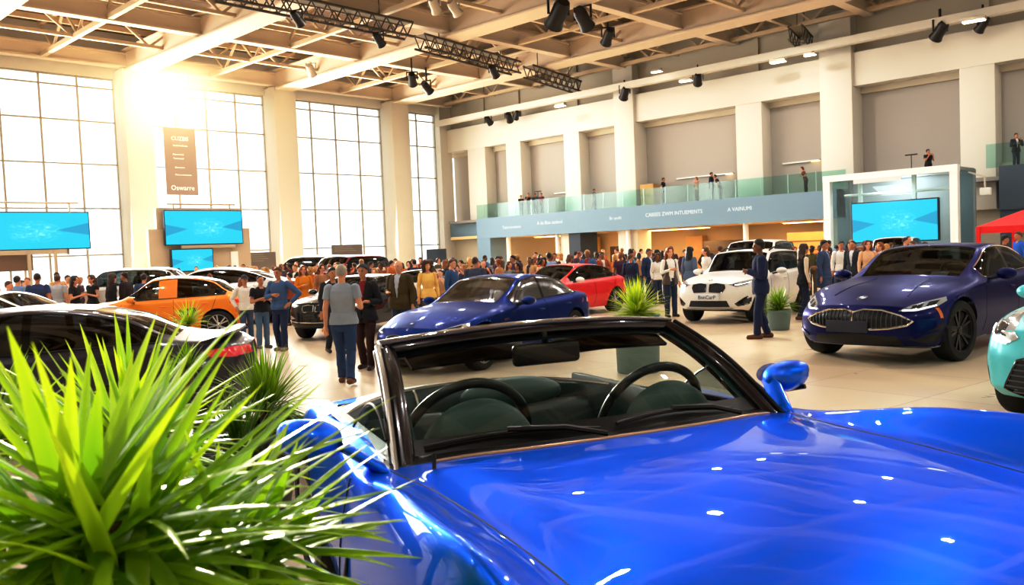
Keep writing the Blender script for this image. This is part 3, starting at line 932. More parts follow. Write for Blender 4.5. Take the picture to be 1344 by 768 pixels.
def build_car(spec, name, loc, yaw, label, cat='car', glass=None, scale=1.0, group=None, detail=True):
    S = dict(spec)
    L = S['L']; sc_, srf, srr, sdk = S['cowl'], S['roof_f'], S['roof_r'], S['deck']
    c0, c1 = S['side']                     # side glass s-range
    pill = S.get('pillars', [])            # [(s0, s1)] painted/black B pillars inside the side glass
    tw0, tw1 = 5.1, 5.86
    e_s = [sc_ + .05, sc_ + .1, srf - .04, srr + .05, sdk - .05, sdk - .1, c0, c1] + [v for p in pill for v in p]
    B = Body(S, e_s, [tw0, tw1, 6.1, 6.16, 6.0], ns=S.get('ns', 150), nt=S.get('nt', 66))
    ss, ts, P = B.ss, B.ts, B.P
    root = empty(name, loc, yaw, label, cat, group)
    root.scale = (scale, scale, scale)
    body_m = S['paint']
    gm = glass or m_gl_car
    n, m = len(ss), len(ts)
    # faces by region, right half (y>0) then mirrored
    buckets = {}
    wheels = S['wheels']; R = S['wheel_r']; Ra = R * S.get('arch', 1.12)
    axx = [L / 2 - a for a in wheels]
    verts = P.reshape(-1, 3).copy()
    cfx, cry = B.caps(0), B.caps(1)
    off_f = len(verts); verts = np.vstack([verts] + [c for c in cfx]);
    off_r = len(verts); verts = np.vstack([verts] + [c for c in cry])
    faces = []
    for i in range(n - 1):
        for j in range(m - 1):
            s = (ss[i] + ss[i + 1]) / 2; t = (ts[j] + ts[j + 1]) / 2
            reg = 'body'
            if tw0 < t < tw1 and c0 < s < c1:
                reg = 'side_window'
                for a, b in pill:
                    if a < s < b: reg = 'pillar'
                if reg == 'side_window':
                    reg += str(sum(1 for a, b in pill if s > b))
            elif t > 6.1 and sc_ + .05 < s < srf - .04: reg = 'windscreen'
            elif t > 6.1 and srr + .05 < s < sdk - .05 and not S.get('no_rear_glass'): reg = 'rear_window'
            elif S.get('roof_m') and t > 6.0 and srf < s < srr + .05: reg = 'roof'
            elif S.get('cladding') and t < S['cladding']: reg = 'lower_cladding'
            q = (i * m + j, i * m + j + 1, (i + 1) * m + j + 1, (i + 1) * m + j)
            if t < 5.0:
                c = verts[list(q)].mean(axis=0)
                if c[1] > S['w0'] * .55 and any((c[0] - a) ** 2 + (c[2] - R) ** 2 < Ra ** 2 for a in axx):
                    continue
            if t < 1.0: reg = 'underside'
            faces.append((reg, q))
    for off, ring, rev in ((off_f, 0, 1), (off_r, (n - 1) * m, 0)):
        rows = len(cfx)
        for r in range(rows):
            a0 = ring if r == 0 else off + (r - 1) * m
            b0 = off + r * m
            for j in range(m - 1):
                q = (a0 + j, a0 + j + 1, b0 + j + 1, b0 + j)
                faces.append(('lower_cladding' if S.get('cladding') and ts[j] < S['cladding'] * .999 and 0 else 'body', q[::-1] if not rev else q))
    # snap arch edge
    used = {}
    for reg, q in faces:
        for v in q: used[v] = used.get(v, 0) + 1
    for v in used:
        p = verts[v]
        if p[1] > S['w0'] * .5:
            for a in axx:
                d = math.hypot(p[0] - a, p[2] - R)
                if Ra * .94 < d < Ra + .028 and p[2] > .12:
                    verts[v, 0] = a + (p[0] - a) * Ra / d; verts[v, 2] = R + (p[2] - R) * Ra / d
    mir = verts.copy(); mir[:, 1] *= -1
    N = len(verts)
    for reg, q in faces: buckets.setdefault(reg, []).append(q)
    def emit(reg, nm, mt, side=None, off=0.0, smooth=35):
        fs = buckets.get(reg)
        if not fs: return None
        mb = MB(); vmap = {}; vv = []; ff = []
        for sgn in ((1, -1) if side is None else (side,)):
            src = verts if sgn > 0 else mir
            for q in fs:
                f = []
                for v in (q if sgn > 0 else q[::-1]):
                    key = (v, sgn)
                    if key not in vmap:
                        vmap[key] = len(vv); vv.append(src[v])
                    f.append(vmap[key])
                ff.append(f)
        mb.v = [tuple(p) for p in vv]; mb.f = ff; mb.mi = [0] * len(ff)
        me = mb.mesh(nm, mt, False, fix=True)
        me.polygons.foreach_set('use_smooth', [True] * len(me.polygons))
        o = bpy.data.objects.new(nm, me); link(o, root)
        return o
    bodyo = emit('body', 'body_shell', body_m)
    emit('underside', 'underside', m_trim)
    if S.get('roof_m'): emit('roof', 'roof_panel', S['roof_m'])
    if S.get('cladding'): emit('lower_cladding', 'lower_cladding', S.get('clad_m', m_trim))
    emit('windscreen', 'windscreen', S.get('ws_m', gm))
    emit('rear_window', 'rear_window', S.get('rw_m', gm))
    for k in range(len(pill) + 1):
        for sd_ in (1, -1): emit('side_window%d' % k, 'side_window', S.get('sw_m', gm), sd_)
    for sd_ in (1, -1): emit('pillar', 'door_pillar', S.get('pillar_m', m_gloss), sd_)
    # ray target for fitting lamps, grilles and seams to the skin
    tri = [tuple(q) for reg, q in faces] + [tuple(N + v for v in q) for reg, q in faces]
    bvh = BVHTree.FromPolygons([tuple(p) for p in np.vstack([verts, mir])], tri)
    def hit(o_, d_):
        h = bvh.ray_cast(Vector(o_), Vector(d_))
        return h[0]
    def front(y, z): return hit((L, y, z), (-1, 0, 0))
    def rear(y, z): return hit((-L, y, z), (1, 0, 0))
    def side(x, z, s): return hit((x, 3 * s, z), (0, -s, 0))
    def top(x, y): return hit((x, y, 3), (0, 0, -1))
    PROJ = {'f': (front, Vector((1, 0, 0))), 'r': (rear, Vector((-1, 0, 0)))}
    def patch(outline, fn, nv, nm, mt, off=.006, depth=.03, rings=5, mats=None, par=root):
        """skin-hugging plate from a star-shaped outline"""
        pts = []
        for i in range(len(outline)):
            a, b = outline[i], outline[(i + 1) % len(outline)]
            k = max(1, int(math.hypot(b[0] - a[0], b[1] - a[1]) / .035))
            pts += [(a[0] + (b[0] - a[0]) * j / k, a[1] + (b[1] - a[1]) * j / k) for j in range(k)]
        cx = sum(p[0] for p in pts) / len(pts); cy = sum(p[1] for p in pts) / len(pts)
        vs, fs = [], []
        nn = len(pts); last = None
        for r in range(rings + 1):
            k = 1 - r / rings
            for p in pts:
                q = (cx + (p[0] - cx) * k, cy + (p[1] - cy) * k)
                h = fn(*q)
                if h is None: h = last or Vector((0, 0, 0))
                last = h
                vs.append(h + nv * off)
        for r in range(rings):
            for j in range(nn):
                fs.append((r * nn + j, r * nn + (j + 1) % nn, (r + 1) * nn + (j + 1) % nn, (r + 1) * nn + j))
        b = len(vs)
        vs += [vs[j] - nv * (depth + off) for j in range(nn)]
        for j in range(nn): fs.append((j, b + j, b + (j + 1) % nn, (j + 1) % nn))
        return MB().add(vs, fs).build(nm, mt, par, smooth=True)
    def seam(pts, fn, nv, nm, mt, rad=.006, closed=False, off=.0, par=root, n_=6):
        dense = []
        for i in range(len(pts) - (0 if closed else 1)):
            a, b = pts[i], pts[(i + 1) % len(pts)]
            k = max(1, int(math.hypot(b[0] - a[0], b[1] - a[1]) / .04))
            dense += [(a[0] + (b[0] - a[0]) * j / k, a[1] + (b[1] - a[1]) * j / k) for j in range(k)]
        if not closed: dense.append(pts[-1])
        q = [fn(*p) for p in dense]; q = [p + nv * off for p in q if p is not None]
        if len(q) < 2: return None
        return MB().tube(q, rad, n_, closed=closed).build(nm, mt, par, smooth=True)
    # wheels
    wd = S.get('wheel_w', .24); tr = S['w0'] - wd / 2 - S.get('inset', .03)
    style = S.get('spokes', 5)
    for a in axx:
        for sgn in (1, -1):
            wh = empty('wheel', (0, 0, 0)); wh.parent = root; wh.location = (a, sgn * tr, R)
            wh.rotation_euler = (-sgn * PI / 2, 0, S.get('steer', 0) if a == axx[0] else 0)
            w2 = wd / 2
            MB().lathe([(R * .66, -w2), (R * .92, -w2), (R * .985, -w2 * .8), (R, -w2 * .45), (R, w2 * .45), (R * .985, w2 * .8), (R * .92, w2), (R * .72, w2), (R * .69, w2 * .8), (R * .66, w2 * .6)], 40).build('tyre', m_tyre, wh, smooth=True)
            MB().lathe([(R * .64, -w2 * .9), (R * .66, w2 * .6), (R * .70, w2 * .86), (R * .67, w2 * .86), (R * .63, w2 * .55), (R * .6, -w2 * .9)], 40).build('rim', S.get('rim_m', m_rim), wh, smooth=True)
            MB().lathe([(.001, -w2 * .2), (R * .65, -w2 * .2), (R * .65, -w2 * .3), (.001, -w2 * .3)], 24).build('brake_disc', m_trim, wh)
            sp = MB()
            for k in range(style):
                th = 2 * PI * k / style
                for dd in ((-.13, .13) if S.get('split', True) else (0,)):
                    p0 = Vector((R * .08 * math.cos(th), R * .08 * math.sin(th), w2 * .55)); p1 = Vector((R * .66 * math.cos(th + dd * 1.6), R * .66 * math.sin(th + dd * 1.6), w2 * .72))
                    sp.bar(p0, p1, R * .085, R * .07)
            sp.lathe([(.001, w2 * .45), (R * .15, w2 * .45), (R * .15, w2 * .7), (R * .1, w2 * .78), (.001, w2 * .78)], 16)
            sp.build('spokes', S.get('rim_m', m_rim), wh)
            al = MB()
            prof = []
            for k in range(21):
                th = PI * (-.08) + PI * 1.16 * k / 20
                prof.append((Ra * math.cos(th), Ra * math.sin(th)))
            v_ = []; f_ = []
            for x_, z_ in prof:
                v_ += [(a + x_, sgn * (S['w0'] * .35), max(R + z_, .1)), (a + x_, sgn * (S['w0'] * .93), max(R + z_, .1))]
            for k in range(20): f_.append((2 * k, 2 * k + 1, 2 * k + 3, 2 * k + 2))
            al.add(v_, f_)
            b = len(al.v)
            al.add([(a + x_, sgn * S['w0'] * .36, max(R + z_, .1)) for x_, z_ in prof] + [(a, sgn * S['w0'] * .36, R)], [(k, k + 1, 21) for k in range(20)])
            al.build('wheel_arch', m_trim, root)
    # cabin
    zb_mid = float(B.k('zb', np.array([(sc_ + sdk) / 2]))[0]); wb = S['w0'] * .8
    xs = lambda s: L / 2 - s
    zcowl = float(B.k('zc', np.array([sc_]))[0])
    if detail:
        cab = MB()
        cab.box2((xs(sc_ + .05), -wb, zcowl - .35), (xs(sc_ + .55), wb, zcowl - .03))
        dsh = cab.build('dashboard', m_cloth, root); bevel(dsh, .05)
        zr_ = float(B.k('zc', np.array([(srf + srr) / 2]))[0])
        zseat = zr_ - .98
        for sgn in (1, -1):
            xx = xs(srf + .55)
            st = MB()
            st.box((xx, sgn * wb * .5, zseat + .05), (.5, .5, .16))
            st.box((xx - .33, sgn * wb * .5, zseat + .38), (.16, .48, .66), M=Matrix.Rotation(math.radians(-14), 4, 'Y'))
            st.box((xx - .44, sgn * wb * .5, zseat + .8), (.1, .26, .17))
            bevel(st.build('seat', m_cloth, root), .04)
        st = MB(); xx = xs(min(srf + 1.55, sdk - .75))
        st.box((xx - .2, 0, zseat + .35), (.18, wb * 1.5, .6)); st.box((xx, 0, zseat + .08), (.45, wb * 1.5, .16))
        for y in (-.4, .4): st.box((xx - .24, y * wb * 1.1, zseat + .72), (.09, .24, .14))
        bevel(st.build('rear_bench', m_cloth, root), .04)
        q = []
        for k in range(24):
            th = 2 * PI * k / 24
            q.append(Vector((xs(sc_ + .62) + .06 * math.sin(th), wb * .5 + .18 * math.cos(th), zcowl + .0 + .18 * math.sin(th))))
        MB().tube(q, .016, 6, closed=True).build('steering_wheel', m_trim, root, smooth=True)
        tub = MB().box2((xs(sc_ + .1), -wb * 1.02, .3), (xs(sdk - .2), wb * 1.02, .36)); tub.build('cabin_floor', m_trim, root)
    # mirrors
    mx = xs(c0 + S.get('mirror_s', .12)); mz = float(B.k('zb', np.array([c0 + .1]))[0])
    for sgn in (1, -1):
        h = side(mx, mz - .03, sgn)
        yb_ = h.y if h else sgn * S['w0'] * .9
        mb = MB().ell((mx, yb_ + sgn * .2, mz + .05), (.1, .125, .075), 16, 10)
        o = mb.build('door_mirror', S.get('mirror_m', body_m), root, smooth='all')
        MB().bar((mx + .01, yb_ - sgn * .06, mz - .03), (mx, yb_ + sgn * .14, mz + .015), .06, .035).build('mirror_arm', m_trim, o)
        MB().ell((mx - .085, yb_ + sgn * .2, mz + .05), (.02, .105, .058), 14, 8).build('mirror_glass', m_chrome, o, smooth='all')
    # door seams and handles
    if detail:
        for sgn in (1, -1):
            nv = Vector((0, sgn, 0))
            for pts in S.get('seams', []):
                seam([(L / 2 - a, b) for a, b in pts], lambda x, z, sgn=sgn: side(x, z, sgn), nv, 'door_seam', m_trim, .005, off=-.001)
            for a, z in S.get('handles', []):
                h = side(L / 2 - a, z, sgn)
                if h: MB().ell(h + nv * .012, (.1, .02, .016), 12, 8).build('door_handle', S.get('handle_m', body_m), root, smooth='all')
            # bright or dark line round the side glass
            if S.get('glass_trim'):
                e = []
                for s in np.linspace(c0, c1, 40):
                    e.append(s)
                pt = lambda s, t: Vector(B.grid(np.array([s]), np.array([t]))[0, 0]) * 1
                loop = [pt(s, tw0) for s in e] + [pt(s, tw1) for s in e[::-1]]
                loop = [Vector((p.x, p.y * sgn + sgn * .004, p.z)) for p in loop]
                MB().tube(loop, .009, 6, closed=True).build('window_trim', S['glass_trim'], root, smooth=True)
    fx = dict(root=root, front=front, rear=rear, side=side, top=top, patch=patch, seam=seam, L=L, B=B, xs=xs, hit=hit)
    return root, fx

NX, PX = Vector((-1, 0, 0)), Vector((1, 0, 0))

def mirror_pts(pts): return [(-y, z) for y, z in pts][::-1]

def lamp(fx, pts, name='headlight', led=None, inner=None, where='front', mt=None, frame=m_lensin):
    fn = fx[where]; nv = PX if where == 'front' else NX
    for sgn in (1, -1):
        P_ = [(sgn * y, z) for y, z in pts]
        o = fx['patch'](P_, fn, nv, name, mt or m_lens, off=.008, depth=.03)
        for q in inner or []:
            fx['patch']([(sgn * y, z) for y, z in q], fn, nv, 'lamp_reflector', frame, off=.012, depth=.004, par=o)
        for q in led or []:
            fx['seam']([(sgn * y, z) for y, z in q], fn, nv, 'light_strip', m_led, .007, off=.012, par=o)

def badge(fx, y, z, r=.045, ontop=None, blue=True):
    """round emblem: dark ring, blue and white quarters"""
    if ontop is not None:
        h = fx['top'](ontop, y); h2 = fx['top'](ontop + .03, y)
        nrm = Vector((-(h2.z - h.z), 0, .03)).normalized()
        M = Matrix.Translation(h + nrm * .004) @ nrm.to_track_quat('Z', 'Y').to_matrix().to_4x4()
    else:
        h = fx['front'](y, z)
        M = Matrix.Translation(h + Vector((.004, 0, 0))) @ Matrix.Rotation(PI / 2, 4, 'Y')
    o = MB().lathe([(r * .72, .0), (r * .72, .009), (r, .009), (r, -.004)], 24, M).build('emblem', m_chrome, fx['root'], smooth=True)
    for k in range(4):
        a0 = PI / 2 * k
        vs = [(0, 0, .008)] + [(r * .7 * math.cos(a0 + PI / 2 * j / 6), r * .7 * math.sin(a0 + PI / 2 * j / 6), .008) for j in range(7)]
        MB().add([M @ Vector(v) for v in vs], [(0, j, j + 1) for j in range(1, 7)]).build('emblem_quarter', mat('emblem_blue', '#2E6FC0', .3) if k % 2 == 0 else m_white, o)

def plate(fx, y, z, w=.5, h=.11, mt=None, text=None, where='front', tilt=0, tm=None):
    p = fx[where](y, z); d = 1 if where == 'front' else -1
    if p is None: return
    o = bevel(MB().box((p.x + d * .025, p.y, p.z), (.03, w, h)).build('number_plate', mt or m_white, fx['root']), .006)
    if text:
        M = Matrix(((0, 0, 1, 0), (1, 0, 0, 0), (0, 1, 0, 0), (0, 0, 0, 1))) if d > 0 else Matrix(((0, 0, -1, 0), (-1, 0, 0, 0), (0, 1, 0, 0), (0, 0, 0, 1)))
        lettering(text, h * .8, (p.x + d * .042, p.y, p.z), M, tm or mat('plate_ink', '#1A1F30', .5), o)
    return o

# ---- base shapes
def coupe(L=4.75, W=.94, H=1.40, hood=.98, nose=.72):
    """low four-door coupe / fastback"""
    c = 1.55
    return dict(L=L, w0=W, cowl=c, roof_f=2.35, roof_r=3.15, deck=4.25, side=(1.85, 4.05), pillars=[(2.78, 2.86)],
        w=[(0, W * .80), (.04, W * .86), (.15, W * .9), (.5, W * .97), (1.0, W), (2.4, W * .985), (3.8, W), (L - .35, W * .95), (L - .06, W * .86), (L, W * .80)],
        z0=[(0, .24), (.5, .19), (1, .2), (L - .8, .2), (L - .3, .26), (L, .32)],
        zl=[(0, .28), (.4, .24), (1, .28), (L - .9, .28), (L - .3, .34), (L, .4)],
        zw=[(0, .45), (.5, .52), (1.2, .56), (3, .58), (L - .6, .62), (L, .6)],
        zs=[(0, nose - .12), (.3, nose - .04), (.8, .80), (1.4, .86), (2.4, .88), (3.4, .91), (4.1, .94), (L - .2, .92), (L, .86)],
        zb=[(0, nose - .05), (.3, nose + .03), (.8, .86), (1.4, .93), (1.9, .96), (2.8, .98), (3.6, 1.01), (4.15, 1.03), (L - .3, 1.01), (L - .05, .98), (L, .92)],
        zr=[(0, nose - .01), (.3, nose + .07), (.8, .89), (c, .98), (1.9, 1.13), (2.4, H - .07), (2.8, H - .035), (3.2, H - .06), (3.7, H - .17), (4.1, 1.09), (4.35, 1.05), (L - .1, 1.0), (L, .93)],
        zc=[(0, nose), (.3, nose + .085), (.8, .91), (c, hood + .03), (1.95, 1.2), (2.35, H - .02), (2.75, H), (3.15, H - .02), (3.7, H - .13), (4.15, 1.13), (4.4, 1.06), (L - .1, 1.03), (L, .94)],
        yl=[(0, .9), (L, .9)], ys=[(0, .97), (1, .975), (3, .965), (L, .97)],
        yb=[(0, .86), (.5, .88), (1.3, .90), (2, .90), (3.4, .89), (L - .4, .86), (L, .85)],
        yr=[(0, .45), (.8, .52), (c, .70), (2.0, .72), (2.5, .66), (3.2, .64), (3.8, .64), (4.2, .66), (L, .55)],
        fprof=[(.2, .10), (.35, 0), (.55, .0), (nose, .10), (nose + .3, .2)], rprof=[(.2, .2), (.5, .03), (.8, .0), (.95, 0.03), (1.2, .1)],
        sweep=.42, rsweep=.3, wheels=[.92, 3.78], wheel_r=.345, wheel_w=.25,
        seams=[[(1.72, .3), (1.62, .6), (1.72, .93)], [(2.82, .28), (2.84, .6), (2.82, .97)], [(3.35, .34), (3.62, .62), (3.78, 1.0)]], handles=[(2.62, .82), (3.52, .86)])

def suv(L=4.5, W=.92, H=1.66):
    c = 1.4
    return dict(L=L, w0=W, cowl=c, roof_f=2.0, roof_r=3.85, deck=4.38, side=(1.62, 4.12), pillars=[(2.55, 2.63), (3.42, 3.48)],
        w=[(0, W * .84), (.04, W * .89), (.15, W * .93), (.5, W * .98), (1.0, W), (2.4, W * .985), (3.6, W), (L - .3, W * .96), (L - .05, W * .88), (L, W * .82)],
        z0=[(0, .34), (.5, .27), (1, .27), (L - .8, .28), (L - .3, .34), (L, .4)],
        zl=[(0, .38), (.4, .33), (1, .36), (L - .9, .36), (L - .3, .42), (L, .46)],
        zw=[(0, .6), (.5, .65), (1.2, .68), (3, .7), (L - .6, .74), (L, .72)],
        zs=[(0, .84), (.3, .90), (.8, .97), (1.4, 1.0), (2.4, 1.02), (3.4, 1.06), (L - .2, 1.06), (L, 1.0)],
        zb=[(0, .90), (.3, .97), (.8, 1.03), (1.3, 1.07), (1.9, 1.1), (2.8, 1.12), (3.6, 1.15), (4.15, 1.18), (L - .1, 1.16), (L, 1.1)],
        zr=[(0, .93), (.3, 1.0), (.8, 1.06), (c, 1.12), (1.7, 1.32), (2.05, H - .08), (2.6, H - .05), (3.6, H - .08), (4.0, H - .14), (4.25, 1.36), (4.4, 1.2), (L - .05, 1.17), (L, 1.1)],
        zc=[(0, .95), (.3, 1.03), (.8, 1.09), (c, 1.15), (1.72, 1.4), (2.0, H - .03), (2.5, H), (3.5, H - .02), (3.9, H - .05), (4.22, 1.4), (4.4, 1.22), (L - .05, 1.18), (L, 1.1)],
        yl=[(0, .92), (L, .92)], ys=[(0, .97), (1, .975), (3, .97), (L, .97)],
        yb=[(0, .88), (.5, .9), (1.3, .91), (2, .92), (3.6, .91), (L, .88)],
        yr=[(0, .5), (.8, .55), (c, .74), (1.8, .76), (2.1, .72), (3.6, .71), (4.2, .74), (L, .6)],
        fprof=[(.25, .1), (.45, 0), (.65, .0), (.9, .05), (1.2, .16)], rprof=[(.25, .15), (.5, .0), (.8, .0), (1.0, 0.02), (1.4, .08)],
        sweep=.3, rsweep=.22, wheels=[.86, 3.62], wheel_r=.37, wheel_w=.25, arch=1.1,
        seams=[[(1.5, .4), (1.45, .7), (1.5, 1.04)], [(2.58, .38), (2.6, .7), (2.58, 1.1)], [(3.2, .45), (3.42, .75), (3.55, 1.12)]], handles=[(2.4, .96), (3.3, .99)])

def hatch(L=4.3, W=.9, H=1.46):
    s = suv(L, W, H)
    d = -.1
    for k in ('z0', 'zl', 'zw'): s[k] = [(a, b + d * .8) for a, b in s[k]]
    for k in ('zs', 'zb'): s[k] = [(a, b + d) for a, b in s[k]]
    s['zr'] = [(a, b + d if b < 1.25 else b - .02) for a, b in s['zr']]; s['zc'] = [(a, b + d if b < 1.25 else b) for a, b in s['zc']]
    s['fprof'] = [(a + d if a > .3 else a, b) for a, b in s['fprof']]
    s['deck'] = L - .12; s['wheel_r'] = .33
    s['wheels'] = [.84, L - .8]; s['handles'] = [(a, z + d) for a, z in s['handles']]
    s['seams'] = [[(a, z + d) for a, z in q] for q in s['seams']]
    return s

def face(pd, yaw, off=0): return pd
# ------------------------------------------------------------------ the cars on show
p_navy = paint('paint_navy', '#0C124E', .55, .36, .2, (.4, .45, .8))
p_white = paint('paint_white', '#E6E4DF', .0, .3)
p_blue = paint('paint_sedan_blue', '#08266E', .6, .36, .22, (.35, .5, .9))
p_red = paint('paint_red', '#D8141A', .1, .3)
p_dark = paint('paint_plum_grey', '#2C2630', .4, .3)
p_orange = paint('paint_orange', '#F08A0C', .1, .35)
p_black = paint('paint_black', '#141416', .3, .25)
p_silver = paint('paint_silver', '#C2C0BB', .5, .3)
p_cyan = paint('paint_aqua', '#4FC3D0', .1, .3)
p_maroon = paint('paint_maroon', '#7A1620', .3, .3)
m_slot = mat('grille_black', '#070708', .35)
m_slat = mat('grille_slat', '#54585E', .3, metal=.6)

def grille(fx, pts, frame=m_chrome, fr=.014, bars=9, vertical=True, name='grille', mid=None, bar_m=None):
    """dark opening, upright bars, frame; pts one closed outline in (y, z)"""
    g = fx['patch'](pts, fx['front'], PX, name, m_slot, off=.006, depth=.04)
    ys_ = [p[0] for p in pts]; zs_ = [p[1] for p in pts]
    def span(v):
        c = []
        for i in range(len(pts)):
            a, b = pts[i], pts[(i + 1) % len(pts)]
            u0, u1 = (a[0], b[0]) if vertical else (a[1], b[1])
            w0, w1 = (a[1], b[1]) if vertical else (a[0], b[0])
            if (u0 - v) * (u1 - v) <= 0 and u0 != u1: c.append(w0 + (w1 - w0) * (v - u0) / (u1 - u0))
        return (min(c), max(c)) if len(c) > 1 else None
    lo, hi = (min(ys_), max(ys_)) if vertical else (min(zs_), max(zs_))
    for k in range(1, bars):
        v = lo + (hi - lo) * k / bars
        sp = span(v)
        if not sp or sp[1] - sp[0] < .03: continue
        q = [(v, sp[0] + .01), (v, sp[1] - .01)] if vertical else [(sp[0] + .01, v), (sp[1] - .01, v)]
        fx['seam'](q, fx['front'], PX, 'bar', bar_m or m_slat, .007, off=.012, par=g)
    if frame: fx['seam'](pts, fx['front'], PX, 'grille_frame', frame, fr, True, off=.008, par=g)
    return g

def both(pts): return pts, [(-y, z) for y, z in pts]

def kidney_face(fx, top=.66, bot=.46, w=.36, gap=.03, frame=m_chrome):
    for sg in (1, -1):
        pts = [(sg * gap, top - .02), (sg * w * .5, top), (sg * w * .95, top - .03), (sg * w, (top + bot) / 2), (sg * w * .86, bot), (sg * gap, bot + .015)]
        grille(fx, pts, frame, .012, 9, name='kidney_grille')

# navy coupe with the wide split grille, at the right of the aisle
def navy():
    S = coupe(4.85, .97, 1.42); S['paint'] = p_navy; S['rim_m'] = m_rimd; S['glass_trim'] = m_chrome; S['wheel_r'] = .37; S['mirror_m'] = p_navy; S['spokes'] = 5; S['steer'] = -.12
    r, fx = build_car(S, 'coupe_car', (15.2, 4.97, 0), PI - .06, 'navy blue four-door coupe with wide chrome-edged split grille, nearest the glass booth', glass=glass_mat('navy_car_glass', (.26, .32, .31), .14), scale=1.19)
    pts = [(0, .64), (.12, .675), (.33, .665), (.52, .61), (.66, .54), (.6, .49), (.42, .455), (.2, .44), (0, .435), (-.2, .44), (-.42, .455), (-.6, .49), (-.66, .54), (-.52, .61), (-.33, .665), (-.12, .675)]
    grille(fx, pts, m_chrome, .015, 25, name='split_grille')
    fx['seam']([(0, .63), (.0, .45)], fx['front'], PX, 'grille_divider', m_chrome, .016, off=.012)
    lamp(fx, [(.50, .655), (.6, .72), (.74, .77), (.84, .80), (.87, .755), (.82, .695), (.68, .65)], led=[[(.54, .662), (.68, .668), (.81, .71)]], inner=[[(.61, .68), (.61, .715), (.70, .74), (.70, .685)], [(.73, .70), (.73, .75), (.81, .77), (.80, .72)]])
    fx['patch']([(-.55, .25), (-.5, .36), (0, .385), (.5, .36), (.55, .25)], fx['front'], PX, 'lower_intake', m_slot, depth=.04)
    for sg in (1, -1):
        fx['patch']([(sg * .6, .33), (sg * .72, .36), (sg * .9, .5), (sg * .9, .3), (sg * .74, .27)], fx['front'], PX, 'side_intake', m_trim, depth=.04)
        fx['seam']([(sg * .66, .33), (sg * .88, .42)], fx['front'], PX, 'intake_blade', p_navy, .014, off=.01)
    for sg in (1,):
        fx['patch']([(fx['L'] / 2 - .42, .56), (fx['L'] / 2 - .42, .68), (fx['L'] / 2 - .46, .68), (fx['L'] / 2 - .46, .56)], lambda x, z: fx['side'](x, z, sg), Vector((0, sg, 0)), 'side_marker', m_amber, depth=.01, rings=2)
    plate(fx, -.06, .47, .52, .14, mat('blank_dark_plate', '#2C3040', .4))
    badge(fx, -.02, 0, .065, ontop=fx['L'] / 2 - .33)
    fx['seam']([(-.97, .24), (-.7, .2), (0, .185), (.7, .2), (.97, .24)], fx['front'], PX, 'splitter', mat('splitter_grey', '#8A8D94', .3, metal=.6), .012, off=.02)
    for sg in (1, -1):
        q = [fx['top'](x, sg * (.34 + .12 * (x - .9))) for x in np.linspace(fx['L'] / 2 - .5, fx['L'] / 2 - 1.45, 20)]
        MB().tube([p + Vector((0, 0, -.004)) for p in q if p], .012, 6).build('bonnet_crease', p_navy, r, smooth=True)
    c = fx['xs'](1.9)
    MB().box((c, .28, 1.0), (.16, .22, .006), M=Matrix.Rotation(.5, 4, 'Y')).build('price_sheet', m_white, r)
    return r, fx
navy_car, navy_fx = navy()

# white suv with twin kidney grille
def white_suv():
    S = suv(4.6, .93, 1.66); S['paint'] = p_white; S['roof_m'] = None; S['rim_m'] = m_rimd; S['mirror_m'] = p_white; S['glass_trim'] = m_trim; S['cladding'] = None
    r, fx = build_car(S, 'suv_car', (19.35, 10.65, 0), PI + .10, 'white SUV with twin black kidney grilles facing the aisle', glass=glass_mat('suv_glass', (.30, .37, .36), .14), scale=1.0)
    kidney_face(fx, .93, .73, .40, .045, m_gloss)
    lamp(fx, [(.47, .90), (.62, .95), (.8, .99), (.88, .99), (.9, .93), (.84, .87), (.64, .84)], led=[[(.6, .89), (.72, .9), (.83, .94)]], inner=[[(.56, .87), (.56, .91), (.68, .94), (.68, .87)], [(.71, .88), (.71, .94), (.82, .96), (.82, .9)]])
    fx['patch']([(-.5, .40), (-.44, .54), (.44, .54), (.5, .40)], fx['front'], PX, 'lower_intake', m_trim, depth=.04)
    for sg in (1, -1):
        fx['patch']([(sg * .6, .47), (sg * .84, .64), (sg * .88, .6), (sg * .86, .44), (sg * .66, .41)], fx['front'], PX, 'fog_recess', m_gloss, depth=.04)
    fx['patch']([(-.6, .33), (-.55, .385), (.55, .385), (.6, .33)], fx['front'], PX, 'skid_plate', mat('skid_silver', '#A9A8A4', .4, metal=.6), off=.02, depth=.03)
    plate(fx, -.0, .62, .56, .15, mat('plate_pale', '#DDE3EA', .4), 'BnnCarP')
    badge(fx, 0, 0, .05, ontop=fx['L'] / 2 - .2)
    for sg in (1, -1):
        MB().tube([(fx['xs'](2.15), sg * .62, 1.62), (fx['xs'](2.4), sg * .63, 1.69), (fx['xs'](3.5), sg * .63, 1.67), (fx['xs'](3.75), sg * .62, 1.58)], .018, 8).build('roof_rail', m_trim, r, smooth=True)
    return r, fx
suv_car, suv_fx = white_suv()

